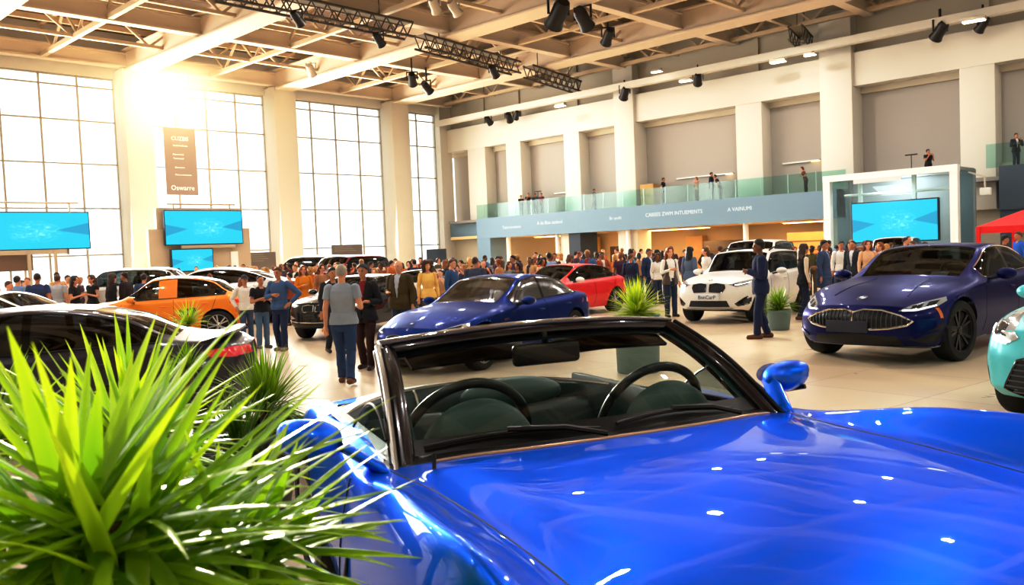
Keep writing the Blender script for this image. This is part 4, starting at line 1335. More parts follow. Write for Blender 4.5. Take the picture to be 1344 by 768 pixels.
# blue sedan behind the convertible's screen
def blue_sedan():
    S = coupe(4.75, .93, 1.44); S['paint'] = p_blue; S['glass_trim'] = m_trim; S['mirror_m'] = p_blue; S['spokes'] = 5; S['wheel_r'] = .36
    r, fx = build_car(S, 'sedan_car', (10.65, 10.9, 0), PI + .18, 'dark blue sedan parked right behind the blue convertible', glass=glass_mat('sedan_glass', (.72, .82, .78), .6, .12), scale=1.01)
    kidney_face(fx, .62, .43, .36, .02)
    lamp(fx, [(.48, .63), (.6, .69), (.74, .745), (.83, .77), (.85, .72), (.79, .66), (.64, .62)], led=[[(.54, .64), (.68, .655), (.81, .70)]], inner=[[(.64, .66), (.64, .7), (.78, .74), (.78, .68)]])
    fx['patch']([(-.6, .25), (-.5, .34), (.5, .34), (.6, .25)], fx['front'], PX, 'lower_intake', m_trim, depth=.04)
    for sg in (1, -1):
        fx['patch']([(sg * .64, .28), (sg * .8, .4), (sg * .88, .36), (sg * .86, .28)], fx['front'], PX, 'fog_recess', m_trim, depth=.04)
    badge(fx, 0, 0, .045, ontop=fx['L'] / 2 - .25)
    fx['patch']([(fx['xs'](1.45), .72), (fx['xs'](1.45), .755), (fx['xs'](1.6), .765), (fx['xs'](1.6), .73)], lambda x, z: fx['side'](x, z, 1), Vector((0, 1, 0)), 'side_vent', m_chrome, depth=.01, rings=2)
    lamp(fx, [(.45, .82), (.6, .9), (.88, .92), (.9, .84), (.7, .8)], name='tail_light', where='rear', mt=m_tail)
    return r, fx
sedan_car, sedan_fx = blue_sedan()

def red_sedan():
    S = coupe(4.6, .92, 1.44); S['paint'] = p_red; S['mirror_m'] = m_white; S['rim_m'] = m_rim; S['glass_trim'] = m_trim
    S['roof_m'] = None
    r, fx = build_car(S, 'sedan_car', (18.25, 15.9, 0), PI + .0, 'bright red sedan parked behind the dark blue sedan', glass=glass_mat('red_car_glass', (.3, .38, .37), .15), scale=1.0)
    grille(fx, [(-.3, .44), (-.36, .56), (-.3, .63), (.3, .63), (.36, .56), (.3, .44)], m_gloss, .01, 7, False)
    lamp(fx, [(.5, .64), (.62, .70), (.8, .77), (.92, .81), (.93, .75), (.7, .63)])
    lamp(fx, [(.45, .82), (.6, .9), (.88, .92), (.9, .84), (.7, .8)], name='tail_light', where='rear', mt=m_tail)
    return r, fx
red_sedan()

# dark coupe seen from behind its flank
def dark_coupe():
    S = coupe(4.9, .95, 1.44); S['paint'] = p_dark; S['glass_trim'] = m_trim; S['sw_m'] = glass_mat('plum_side_glass', (.16, .16, .17), .16)
    r, fx = build_car(S, 'coupe_car', (2.86, 10.32, 0), 2.56, 'dark plum grey coupe with a tail spoiler standing behind the spiky plants', glass=m_gl_dark, scale=1.03)
    for sg in (1, -1):
        x0 = -fx['L'] / 2
        fx['patch']([(x0 + .14, .84), (x0 + .12, .93), (x0 + .3, .945), (x0 + .46, .92), (x0 + .4, .87)], lambda x, z, sg=sg: fx['side'](x, z, sg), Vector((0, sg, 0)), 'tail_light', m_tail, depth=.02)
    lamp(fx, [(.3, .84), (.32, .93), (.74, .95), (.76, .85)], name='tail_light_inner', where='rear', mt=m_tail)
    q = []
    for y in np.linspace(-.78, .78, 15):
        p = fx['top'](-fx['L'] / 2 + .2 + .18 * (y / .8) ** 2, y); q.append(p + Vector((-.03, 0, .03)))
    sp = MB()
    vs = []
    for p in q: vs += [p + Vector((.16, 0, -.01)), p + Vector((-.06, 0, .045)), p + Vector((-.07, 0, .025)), p + Vector((.16, 0, -.05))]
    fs = []
    for i in range(len(q) - 1):
        for k in range(4): fs.append((4 * i + k, 4 * i + (k + 1) % 4, 4 * i + 4 + (k + 1) % 4, 4 * i + 4 + k))
    fs += [(0, 1, 2, 3), tuple(4 * (len(q) - 1) + k for k in (3, 2, 1, 0))]
    sp.add(vs, fs).build('tail_spoiler', p_dark, r, smooth=True)
    plate(fx, 0, .62, .5, .11, m_white, where='rear')
    return r, fx
dark_coupe()

def orange_hatch():
    S = coupe(4.5, .92, 1.5); S['paint'] = p_orange; S['glass_trim'] = m_trim; S['pillars'] = [(2.5, 2.9)]; S['pillar_m'] = p_orange; S['mirror_m'] = p_orange
    r, fx = build_car(S, 'coupe_car', (9.2, 21.3, 0), PI - .66, 'bright orange coupe with thick painted pillars behind the dark plum coupe', glass=glass_mat('orange_glass', (.4, .46, .45), .2), scale=1.06)
    lamp(fx, [(.5, .65), (.62, .71), (.8, .77), (.86, .72), (.7, .63)])
    lamp(fx, [(.5, .82), (.6, .9), (.84, .92), (.85, .84)], name='tail_light', where='rear', mt=m_tail)
    fx['patch']([(fx['xs'](2.95), .58), (fx['xs'](2.95), .74), (fx['xs'](3.3), .77), (fx['xs'](3.34), .64)], lambda x, z: fx['side'](x, z, 1), Vector((0, 1, 0)), 'side_vent', m_gloss, depth=.02, rings=3)
    return r, fx
orange_hatch()

def black_suv():
    S = suv(4.5, .93, 1.55); S['paint'] = p_black; S['mirror_m'] = p_black
    r, fx = build_car(S, 'suv_car', (12.65, 17.65, 0), PI + .45, 'black SUV with chrome grille facing the aisle behind the strolling visitors', glass=m_gl_dark, scale=.92)
    kidney_face(fx, .90, .72, .36, .03)
    lamp(fx, [(.45, .88), (.6, .93), (.8, .97), (.88, .95), (.84, .87), (.62, .83)], led=[[(.55, .88), (.7, .89), (.82, .92)]])
    fx['seam']([(-.8, .5), (-.5, .46), (.5, .46), (.8, .5)], fx['front'], PX, 'bumper_strip', m_chrome, .014, off=.01)
    fx['patch']([(-.5, .38), (-.46, .44), (.46, .44), (.5, .38)], fx['front'], PX, 'lower_intake', m_slot, depth=.03)
    for sg in (1, -1): fx['patch']([(sg * .6, .56), (sg * .78, .64), (sg * .84, .6), (sg * .8, .52)], fx['front'], PX, 'fog_lamp', m_lens, depth=.03)
    plate(fx, 0, .62, .5, .11, m_gloss)
    return r, fx
black_suv()

def aqua_car():
    S = hatch(4.4, .92, 1.48); S['paint'] = p_cyan; S['mirror_m'] = p_cyan
    r, fx = build_car(S, 'hatchback_car', (11.15, 1.27, 0), PI - .15, 'pale aqua car nose with wide black mesh grille, cut off by the photo edge', glass=m_gl_car, scale=1.12)
    lamp(fx, [(.5, .76), (.6, .88), (.74, .97), (.84, .95), (.88, .83), (.76, .73), (.62, .70)], inner=[[(.62, .77), (.66, .86), (.78, .88), (.78, .78)]], led=[[(.58, .73), (.72, .76), (.84, .84)]])
    grille(fx, [(-.62, .34), (-.5, .58), (-.3, .64), (.3, .64), (.5, .58), (.62, .34), (.4, .27), (-.4, .27)], m_gloss, .012, 8, False, bar_m=mat('mesh_grey', '#4A4E54', .3, metal=.6))
    for sg in (1, -1): fx['patch']([(sg * .78, .3), (sg * .8, .5), (sg * .84, .5), (sg * .85, .32)], fx['front'], PX, 'fog_recess', m_gloss, depth=.03)
    return r, fx
aqua_car()

def plain(fn, nm, loc, yaw, pnt, lab, scale=1.0, gl=None, **kw):
    S = fn(**kw); S['paint'] = pnt; S['mirror_m'] = pnt; S['ns'] = 90; S['nt'] = 48; S['glass_trim'] = m_trim
    r, fx = build_car(S, nm, loc, yaw, lab, glass=gl or m_gl_dark, scale=scale)
    h = fn is coupe
    z = .64 if h else .88
    lamp(fx, [(.5, z), (.62, z + .06), (.8, z + .12), (.9, z + .13), (.88, z + .03), (.7, z - .02)])
    lamp(fx, [(.5, z + .16), (.6, z + .26), (.82, z + .26), (.84, z + .16)], name='tail_light', where='rear', mt=m_tail)
    return r, fx
g_mid = glass_mat('mid_glass', (.3, .35, .36), .16)
plain(coupe, 'sedan_car', (12.5, 25.3, 0), PI - .75, p_silver, 'pale silver sedan behind the orange coupe below the grey board', 1.24)
plain(suv, 'suv_car', (12.0, 30.7, 0), PI - .7, p_silver, 'grey silver SUV in the crowd below the first column', 1.1, g_mid)
plain(coupe, 'sedan_car', (5.5, 19.6, 0), -.8, p_white, 'white sedan at the photo edge behind the dark plum coupe', 1.05, g_mid)
plain(suv, 'suv_car', (22, 31.8, 0), PI + .2, p_maroon, 'maroon red car half hidden in the crowd below the grey brown board', 1.2)
plain(suv, 'suv_car', (24.1, 38.3, 0), PI - .9, p_white, 'white car roof showing in the crowd beside the maroon car', 1.25)
plain(suv, 'suv_car', (27.6, 14.9, 0), PI + .2, p_white, 'white SUV roof rising behind the front white SUV', 1.15, g_mid)
plain(suv, 'suv_car', (37.0, 13.6, 0), PI + .2, p_white, 'white van-like car below the booth screen behind the navy coupe', 1.08)
plain(coupe, 'sedan_car', (17.6, 21.2, 0), PI + .3, p_silver, 'silver grey car between the black SUV and the dark blue sedan', 1.0, g_mid)
# ------------------------------------------------------------------ the blue convertible in front
p_conv = bpy.data.materials.new('paint_electric_blue'); p_conv.use_nodes = True
_b = p_conv.node_tree.nodes['Principled BSDF']
_b.inputs['Base Color'].default_value = (*srgb('#056CF6'), 1); _b.inputs['Metallic'].default_value = .72; _b.inputs['Roughness'].default_value = .38; _b.inputs['Specular IOR Level'].default_value = .05
_b.inputs['Specular Tint'].default_value = (.1, .5, 1, 1); _b.inputs['Coat Weight'].default_value = .8; _b.inputs['Coat Roughness'].default_value = .015; _b.inputs['Coat IOR'].default_value = 1.5
m_leather = mat('green_black_leather', '#16302C', .42, bump=.12, bump_scale=90)
m_leather2 = mat('green_grey_leather', '#34524C', .45, bump=.08, bump_scale=90)
m_frame_in = mat('screen_frame_black', '#0B0D0D', .3)
m_frame_out = mat('screen_frame_plum', '#221C22', .2, metal=.5, coat=1)
m_alu = mat('brushed_alu', '#C9C6C2', .25, metal=1)
m_wind = glass_mat('windscreen_glass', (.86, .93, .90), .07)

CL, CWD = 5.2, 1.14
SCW = 2.35
class ConvBody(Body):
    def warp(self, P):
        Q = super().warp(P)
        s = P[..., 0]; y = P[..., 1]
        k = np.exp(-((s - SCW) / .55) ** 2) * np.clip((P[..., 2] - .8) / .2, 0, 1)
        Q[..., 0] += .2 * np.clip(1 - (y / .92) ** 2, 0, 1) * k
        return Q

def convertible():
    L = CL; W = CWD
    S = dict(L=L, w0=W,
        w=[(0, W * .84), (.05, W * .9), (.2, W * .96), (.6, W * 1.04), (1.25, W * 1.09), (1.9, W * 1.04), (3.0, W * .90), (3.6, W * .85), (4.2, W * .80), (4.7, W * .74), (L - .06, W * .66), (L, W * .62)],
        z0=[(0, .26), (.5, .2), (L - .6, .22), (L, .4)],
        zl=[(0, .3), (.5, .26), (1.9, .3), (L - 1, .3), (L - .3, .4), (L, .48)],
        zw=[(0, .5), (.6, .62), (1.3, .70), (2.8, .66), (4.0, .72), (L - .4, .74), (L, .68)],
        zs=[(0, .72), (.25, .92), (.6, 1.12), (1.1, 1.205), (1.6, 1.18), (2.35, 1.07), (2.9, 1.05), (3.6, 1.03), (4.2, 1.0), (4.8, .92), (L, .82)],
        zb=[(0, .74), (.25, .89), (.6, 1.0), (1.1, 1.06), (1.7, 1.075), (2.35, 1.07), (2.9, 1.085), (3.6, 1.05), (4.2, 1.02), (4.8, .94), (L, .84)],
        zr=[(0, .77), (.25, .92), (.6, 1.02), (1.1, 1.08), (1.7, 1.105), (2.35, 1.105), (2.9, 1.12), (3.6, 1.06), (4.2, 1.03), (4.8, .95), (L, .85)],
        zc=[(0, .79), (.25, .94), (.6, 1.04), (1.1, 1.10), (1.7, 1.125), (2.35, 1.12), (2.9, 1.13), (3.6, 1.07), (4.2, 1.04), (4.8, .96), (L, .86)],
        yl=[(0, .92), (L, .92)], ys=[(0, .95), (1.2, .9), (1.9, .90), (2.8, .95), (4.3, .92), (L, .95)],
        yb=[(0, .8), (.6, .72), (1.2, .69), (1.9, .74), (2.6, .86), (3.6, .86), (4.3, .8), (L, .8)],
        yr=[(0, .45), (1.2, .48), (2.35, .55), (2.6, .6), (3.7, .6), (L, .5)],
        fprof=[(.2, .14), (.4, .0), (.6, .0), (.9, .18), (1.2, .3)], rprof=[(.2, .25), (.5, .05), (.8, .0), (1.0, .04), (1.2, .1)], sweep=.5, rsweep=.35, fade=1.3)
    B = ConvBody(S, [SCW, SCW + .12, 4.12, 2.1, 2.45, 3.85], [4.55, 5.0, 5.15, 6.0], ns=170, nt=90)
    ss, ts, P = B.ss, B.ts, B.P
    ef = Vector((-.37, -.93, 0)).normalized()
    C0 = Vector((2.77, 2.18, 0))
    xc = L / 2 - SCW
    root = empty('convertible_car', C0 - ef * xc, math.atan2(ef.y, ef.x), 'open electric blue convertible filling the foreground, bonnet towards the camera', 'car')
    n, m = len(ss), len(ts)
    R = .41; Ra = R * 1.09; axx = [L / 2 - 1.25, L / 2 - 4.25]
    verts = P.reshape(-1, 3).copy()
    cf, cr_ = B.caps(0), B.caps(1)
    of = len(verts); verts = np.vstack([verts] + cf); orr = len(verts); verts = np.vstack([verts] + cr_)
    fs = []
    for i in range(n - 1):
        for j in range(m - 1):
            s = (ss[i] + ss[i + 1]) / 2; t = (ts[j] + ts[j + 1]) / 2
            q = (i * m + j, i * m + j + 1, (i + 1) * m + j + 1, (i + 1) * m + j)
            reg = 'body'
            if t > 5.15 and SCW + .12 < s < 4.12: continue
            if t > 5.0 and SCW < s <= SCW + .12: reg = 'cowl'
            elif t > 5.0 and s < SCW: reg = 'bonnet'
            elif t > 4.0 and 4.12 < s: reg = 'rear_deck'
            elif 2.45 < s < 3.85 and 2.0 < t: reg = 'door'
            if t < 5.0:
                c = verts[list(q)].mean(axis=0)
                if c[1] > .5 and any((c[0] - a) ** 2 + (c[2] - R) ** 2 < Ra ** 2 for a in axx): continue
            fs.append((reg, q))
    for off, ring, rev in ((of, 0, 1), (orr, (n - 1) * m, 0)):
        for r in range(len(cf)):
            a0 = ring if r == 0 else off + (r - 1) * m; b0 = off + r * m
            for j in range(m - 1):
                q = (a0 + j, a0 + j + 1, b0 + j + 1, b0 + j)
                fs.append(('body', q[::-1] if not rev else q))
    for v in {v for _, q in fs for v in q}:
        p = verts[v]
        if p[1] > .5 and p[2] > .12:
            for a in axx:
                d = math.hypot(p[0] - a, p[2] - R)
                if Ra * .94 < d < Ra + .03:
                    verts[v, 0] = a + (p[0] - a) * Ra / d; verts[v, 2] = R + (p[2] - R) * Ra / d
    mir = verts.copy(); mir[:, 1] *= -1
    def emit(reg, nm, mt, sides=(1, -1)):
        vm, vv, ff = {}, [], []
        for sg in sides:
            src = verts if sg > 0 else mir
            for rg, q in fs:
                if rg != reg: continue
                f = []
                for v in (q if sg > 0 else q[::-1]):
                    if (v, sg) not in vm: vm[(v, sg)] = len(vv); vv.append(tuple(src[v]))
                    f.append(vm[(v, sg)])
                ff.append(f)
        mb = MB(); mb.v, mb.f, mb.mi = vv, ff, [0] * len(ff)
        me = mb.mesh(nm, mt); me.polygons.foreach_set('use_smooth', [True] * len(me.polygons))
        return link(bpy.data.objects.new(nm, me), root)
    emit('body', 'body_shell', p_conv)
    bonnet = emit('bonnet', 'bonnet', p_conv)
    emit('rear_deck', 'rear_deck', p_conv)
    emit('cowl', 'cowl_panel', m_frame_in)
    doors = {sg: emit('door', 'door', p_conv, (sg,)) for sg in (1, -1)}
    N = len(verts)
    bvh = BVHTree.FromPolygons([tuple(p) for p in np.vstack([verts, mir])], [tuple(q) for _, q in fs] + [tuple(N + v for v in q) for _, q in fs])
    def top(x, y):
        return bvh.ray_cast(Vector((x, y, 3)), Vector((0, 0, -1)))[0]
    def side(x, z, s):
        return bvh.ray_cast(Vector((x, 3 * s, z)), Vector((0, -s, 0)))[0]
    # wheels and arches
    for a in axx:
        for sg in (1, -1):
            wh = empty('wheel'); wh.parent = root; wh.location = (a, sg * (W * (1.03 if a > 0 else .80) - .16), R); wh.rotation_euler = (-sg * PI / 2, 0, 0)
            w2 = .145
            MB().lathe([(R * .7, -w2), (R * .93, -w2), (R, -w2 * .6), (R, w2 * .6), (R * .93, w2), (R * .74, w2), (R * .7, w2 * .6)], 48).build('tyre', m_tyre, wh, smooth=True)
            MB().lathe([(R * .66, -w2), (R * .71, w2 * .7), (R * .74, w2 * .95), (R * .66, w2 * .6), (R * .62, -w2)], 48).build('rim', m_rim, wh, smooth=True)
            sp = MB()
            for k in range(10):
                th = 2 * PI * k / 10
                sp.bar((R * .1 * math.cos(th), R * .1 * math.sin(th), w2 * .5), (R * .7 * math.cos(th), R * .7 * math.sin(th), w2 * .75), .03)
            sp.lathe([(.001, w2 * .4), (R * .16, w2 * .4), (R * .12, w2 * .8), (.001, w2 * .8)], 16)
            sp.build('spokes', m_rim, wh)
            al = MB(); pr_ = [(Ra * math.cos(PI * (-.05 + 1.1 * k / 20)), Ra * math.sin(PI * (-.05 + 1.1 * k / 20))) for k in range(21)]
            v_ = []
            for x_, z_ in pr_: v_ += [(a + x_, sg * .5, max(R + z_, .12)), (a + x_, sg * W * (.98 if a > 0 else .76), max(R + z_, .12))]
            al.add(v_, [(2 * k, 2 * k + 1, 2 * k + 3, 2 * k + 2) for k in range(20)])
            al.build('wheel_arch', m_trim, root)
    # --- windscreen: loft between cowl curve and header curve
    hb, ht = .86, .745
    def base(v): return Vector((xc + .03 + .19 * (1 - v * v) - .10, v * hb, 1.085 + .03 * (1 - v * v)))
    def head(v): return Vector((xc - .66 + .1 * (1 - v * v), v * ht, 1.435 + .045 * (1 - v * v)))
    def ws(u, v, off=0.0):
        b_, h_ = base(v), head(v)
        p = b_.lerp(h_, u)
        nrm = Vector((.5, 0, .85))
        return p + nrm * (.035 * math.sin(PI * u) + off)
    nu, nv = 16, 32
    def sheet(u0, u1, v0, v1, off, nm, mt, nu=nu, nv=nv, thick=0):
        vs = [ws(u0 + (u1 - u0) * i / nu, v0 + (v1 - v0) * j / nv, off) for i in range(nu + 1) for j in range(nv + 1)]
        f_ = [(i * (nv + 1) + j, i * (nv + 1) + j + 1, (i + 1) * (nv + 1) + j + 1, (i + 1) * (nv + 1) + j) for i in range(nu) for j in range(nv)]
        o = MB().add(vs, f_).build(nm, mt, root, smooth='all')
        return o
    sheet(.0, 1, -.985, .985, 0, 'windscreen', m_wind)
    sheet(0.0, .11, -.985, .985, .004, 'lower_frit', m_frame_in, 3)
    for sg in (1, -1):
        q = [ws(u, sg * 1.0) for u in np.linspace(-.10, 1, 24)]
        mb = MB(); vs = []
        for i, p in enumerate(q):
            for dx, dy, dz in ((.05, sg * .0, .03), (.0, sg * .05, .0), (-.05, sg * .02, -.03), (-.04, -sg * .045, -.03), (.03, -sg * .045, .02)):
                vs.append(p + Vector((dx, dy, dz)))
        f_ = [(5 * i + k, 5 * i + (k + 1) % 5, 5 * i + 5 + (k + 1) % 5, 5 * i + 5 + k) for i in range(len(q) - 1) for k in range(5)]
        f_ += [(0, 1, 2, 3, 4), tuple(5 * (len(q) - 1) + k for k in (4, 3, 2, 1, 0))]
        bevel(mb.add(vs, f_).build('screen_pillar', m_frame_out, root), .006)
        MB().tube([p + Vector((.035, sg * .035, .022)) for p in q], .013, 8).build('pillar_trim', m_alu if sg < 0 else m_frame_in, root, smooth=True)
        # inner black border beside the pillar, wider towards the corner
        vs = []
        for u in np.linspace(0, 1, 20):
            wv = .085 if sg > 0 else .05
            vs += [ws(u, sg * .99, -.006), ws(u, sg * (.99 - wv - .03 * abs(u - .5)), -.006)]
        MB().add(vs, [(2 * i, 2 * i + 1, 2 * i + 3, 2 * i + 2) for i in range(19)]).build('pillar_lining', mat('pillar_lining', '#20403A', .5), root)
    q = [head(v) for v in np.linspace(-1.02, 1.02, 40)]
    vs = []
    for p in q:
        for dx, dz in ((.055, -.005), (.03, .035), (-.04, .045), (-.1, .02), (-.1, -.03), (.0, -.045)):
            vs.append(p + Vector((dx, 0, dz)))
    f_ = [(6 * i + k, 6 * i + (k + 1) % 6, 6 * i + 6 + (k + 1) % 6, 6 * i + 6 + k) for i in range(39) for k in range(6)] + [(0, 1, 2, 3, 4, 5), tuple(6 * 39 + k for k in (5, 4, 3, 2, 1, 0))]
    bevel(MB().add(vs, f_).build('screen_header', m_frame_out, root), .008)
    MB().tube([p + Vector((.035, 0, .033)) for p in q], .008, 8).build('header_strip', mat('header_grey', '#77707A', .25, metal=.8), root, smooth=True)
    sheet(.88, 1.0, -.98, .98, -.006, 'header_lining', m_frame_in, 3)
    for sg in (1, -1):
        vs = [Vector((xc - .62 - .03 * (1 - (v / .7) ** 2) + .12 * k, sg * (.08 + .58 * (i / 10)), 1.43 - .055 * k - .02 * abs(i / 10 - .4))) for k in (0, 1) for i in range(11) for v in (.4,)]
        o = MB().add(vs + [v - Vector((.012, 0, .012)) for v in vs], [(i, i + 1, 12 + i, 11 + i) for i in range(10)] + [(22 + i, 33 + i, 34 + i, 23 + i) for i in range(10)] + [(11 + i, 12 + i, 34 + i, 33 + i) for i in range(10)] + [(0, 11, 33, 22), (10, 32, 43, 21)] + [(i, 22 + i, 23 + i, i + 1) for i in range(10)]).build('sun_visor', m_frame_in, root)
    # rear-view mirror
    o = bevel(MB().box((xc - .5, -.02, 1.375), (.05, .34, .1)).build('rear_view_mirror', m_black, root), .022, 3)
    MB().tube([(xc - .5, -.02, 1.41), (xc - .52, -.02, 1.47)], .016, 8).build('mirror_stem', m_black, o, smooth=True)
    # wipers and washer line on the cowl
    for (y0, y1, dx0) in ((-.1, -.78, .0), (.62, -.02, .02)):
        q = []
        for k in range(14):
            t = k / 13; y = y0 + (y1 - y0) * t
            u = .02 + .05 * math.sin(PI * t * .9)
            q.append(ws(u, y / hb, .02))
        o = MB().tube(q, .008, 6).build('wiper_blade', m_black, root, smooth=True)
        MB().tube([q[0] + Vector((.06, 0, -.01)), q[3] + Vector((.03, 0, .012)), q[7] + Vector((0, 0, .012))], .011, 6).build('wiper_arm', m_black, o, smooth=True)
    # bright line along the bonnet's rear edge
    e = []
    for y in np.linspace(-.78, .78, 50):
        x = xc + .2 * (1 - (y / .92) ** 2) * 1.0
        p = top(x + .012, y)
        if p: e.append(p + Vector((0, 0, .003)))
    MB().tube(e, .006, 6).build('bonnet_edge_trim', mat('warm_edge', '#D8B79A', .3, metal=.7), root, smooth=True)
    # shut lines along the bonnet sides
    for sg in (1, -1):
        q = []
        for s in np.linspace(.4, SCW - .03, 50):
            x = L / 2 - s
            p = top(x, sg * W * float(B.k('yb', np.array([s]))[0]) * float(B.k('w', np.array([s]))[0]) / W * 1.0)
            if p: q.append(p)
        MB().tube(q, .003, 6).build('bonnet_seam', mat('seam_blue', '#03133E', .4), root, smooth=True)
        for s in (2.45, 3.85):
            q = [side(L / 2 - s + .06 * (z - .7), z, sg) for z in np.linspace(.35, 1.04, 24)]
            MB().tube([p for p in q if p], .005, 6).build('door_seam', m_trim, root, smooth=True)
        h = side(L / 2 - 3.6, .93, sg)
        MB().ell(h + Vector((0, sg * .01, 0)), (.12, .02, .018), 14, 8).build('door_handle', p_conv, root, smooth='all')
        # gill behind the front wheel
        q = [side(L / 2 - 1.98 - .02 * k, .45 + .04 * k, sg) for k in range(11)]
        MB().tube([p + Vector((0, sg * .004, 0)) for p in q if p], [.004 + .014 * math.sin(PI * k / 10) for k in range(len([p for p in q if p]))], 8).build('fender_gill', m_frame_in, root, smooth=True)
        # door mirrors on long stalks
        bx, by, bz = xc - .04, sg * (.98), 1.06
        o = MB()
        cx_, cy_, cz_ = (xc - .14, 1.07, 1.205) if sg > 0 else (xc - .08, -1.19, 1.20)
        vs, ff = [], []
        ms = .78 if sg > 0 else .85
        rings = [(a_ * ms, b_ * ms, c_ * ms * 1.1) for a_, b_, c_ in [(-.13, .02, .03), (-.12, .10, .052), (-.06, .135, .072), (.0, .145, .078), (.06, .125, .07), (.10, .08, .05), (.125, .01, .01)]]
        kk = 20
        for dx, ry, rz in rings:
            for k in range(kk):
                a = 2 * PI * k / kk
                ca, sa = math.cos(a), math.sin(a)
                vs.append((cx_ + dx, cy_ + ry * math.copysign(abs(ca) ** .8, ca) * (1 if ca * sg > 0 else .95), cz_ + rz * math.copysign(abs(sa) ** .8, sa) + .02 * ca * sg))
        ff = [(r * kk + k, r * kk + (k + 1) % kk, (r + 1) * kk + (k + 1) % kk, (r + 1) * kk + k) for r in range(len(rings) - 1) for k in range(kk)]
        ff += [tuple(range(kk))[::-1], tuple((len(rings) - 1) * kk + k for k in range(kk))]
        mo = o.add(vs, ff).build('door_mirror', p_conv, root, smooth='all')
        vs = []
        for k, t in enumerate(np.linspace(0, 1, 8)):
            p = Vector((bx, by - sg * .04, bz)).lerp(Vector((cx_ + .02, cy_ - sg * .1, cz_ - .03)), t)
            w_, h_ = .10 - .035 * t, .032 - .006 * t
            for k2 in range(10):
                a = 2 * PI * k2 / 10
                vs.append(p + Vector((w_ * math.cos(a), 0, h_ * math.sin(a))))
        MB().add(vs, [(r * 10 + k, r * 10 + (k + 1) % 10, r * 10 + 10 + (k + 1) % 10, r * 10 + 10 + k) for r in range(7) for k in range(10)]).build('mirror_stalk', p_conv, mo, smooth='all')
        MB().lathe([(.001, 0), (1, 0)], 24, Matrix.Translation((cx_ - .11, cy_, cz_)) @ Matrix.Rotation(-PI / 2, 4, 'Y') @ Matrix.Diagonal((.048, .088, 1, 1))).build('mirror_glass', m_chrome, mo)
        MB().tube([(cx_ + .08, cy_ + sg * .04, cz_ - .045), (cx_ + .0, cy_, cz_ - .066), (cx_ - .09, cy_ - sg * .02, cz_ - .05)], .012, 6).build('mirror_base_trim', m_frame_in, mo, smooth=True)
        # door glass with its quarter-light bar
        vs = []
        for k in range(13):
            t = k / 12; x = xc - .10 - .62 * t
            zt = 1.10 + .15 * math.sin(PI * min(1, .12 + t * .88))
            vs += [(x, sg * (.93 - .03 * t), 1.03), (x - .0, sg * (.92 - .03 * t - .12 * (zt - 1.03)), zt)]
        go = MB().add(vs, [(2 * k, 2 * k + 1, 2 * k + 3, 2 * k + 2) for k in range(12)]).build('side_window', glass_mat('door_glass', (.72, .84, .82), .16), root, smooth='all')
        MB().tube([v for v in vs[0::2]], .014, 6).build('sill_trim', m_frame_in, go, smooth=True)
        MB().tube([v for v in vs[1::2]], .006, 6).build('glass_edge', m_frame_in, go, smooth=True)
    # washer nozzle
    p = top(xc + .14, -.80)
    if p: MB().tube([p, p + Vector((-.02, .01, .05))], .008, 6).build('washer_nozzle', m_black, root)
    # headlamps, grille, plate on the nose
    def fr_(y, z): return bvh.ray_cast(Vector((L, y, z)), Vector((-1, 0, 0)))[0]
    def patch(pts, nm, mt):
        c = (sum(p[0] for p in pts) / len(pts), sum(p[1] for p in pts) / len(pts)); vs = []
        pp = []
        for i in range(len(pts)):
            a, b = pts[i], pts[(i + 1) % len(pts)]
            pp += [(a[0] + (b[0] - a[0]) * k / 6, a[1] + (b[1] - a[1]) * k / 6) for k in range(6)]
        for r in range(5):
            for p in pp:
                h = fr_(c[0] + (p[0] - c[0]) * (1 - r / 4), c[1] + (p[1] - c[1]) * (1 - r / 4))
                vs.append((h or Vector((L / 2, p[0], p[1]))) + Vector((.006, 0, 0)))
        k_ = len(pp)
        return MB().add(vs, [(r * k_ + j, r * k_ + (j + 1) % k_, r * k_ + k_ + (j + 1) % k_, r * k_ + k_ + j) for r in range(4) for j in range(k_)]).build(nm, mt, root, smooth=True)
    for sg in (1, -1): patch([(sg * .6, .62), (sg * .72, .74), (sg * .9, .8), (sg * .93, .7), (sg * .78, .6)], 'headlight', m_lens)
    patch([(-.5, .3), (-.42, .52), (.42, .52), (.5, .3)], 'grille', m_trim)
    # --- cabin
    tub = MB()
    tub.box2((xc - 1.75, -.8, .28), (xc + .05, .8, .34))
    tub.build('cabin_floor', m_trim, root)
    for sg in (1, -1):
        vs = []
        for k in range(15):
            x = xc - .05 - 1.7 * k / 14
            vs += [(x, sg * (.89 - .05 * k / 14), 1.06), (x, sg * (.82 - .05 * k / 14), 1.07), (x, sg * .76, .9), (x, sg * .78, .34)]
        bevel(MB().add(vs, [(4 * k + i, 4 * k + i + 1, 4 * k + 5 + i, 4 * k + 4 + i) for k in range(14) for i in range(3)]).build('door_lining', m_leather, root), .01)
    # dash with top roll
    vs = []; nv_ = 31
    prof = [(.02, 1.06), (-.12, 1.075), (-.26, 1.085), (-.36, 1.075), (-.42, 1.03), (-.43, .9), (-.36, .7), (-.2, .6)]
    for j in range(nv_):
        v = -1 + 2 * j / (nv_ - 1)
        for dx, z in prof:
            vs.append((xc + dx + .12 * (1 - v * v), v * .87, z - .02 * v * v))
    k_ = len(prof)
    MB().add(vs, [(j * k_ + i, j * k_ + i + 1, (j + 1) * k_ + i + 1, (j + 1) * k_ + i) for j in range(nv_ - 1) for i in range(k_ - 1)]).build('dashboard', m_leather, root, smooth=50)
    q = [(xc - .24 + .12 * (1 - (v) ** 2), v * .86, 1.088 - .02 * v * v) for v in np.linspace(-1, 1, 30)]
    vs = []
    for p in q: vs += [(p[0] + .05, p[1], p[2] - .006), (p[0] - .0, p[1], p[2] + .02), (p[0] - .07, p[1], p[2] + .004)]
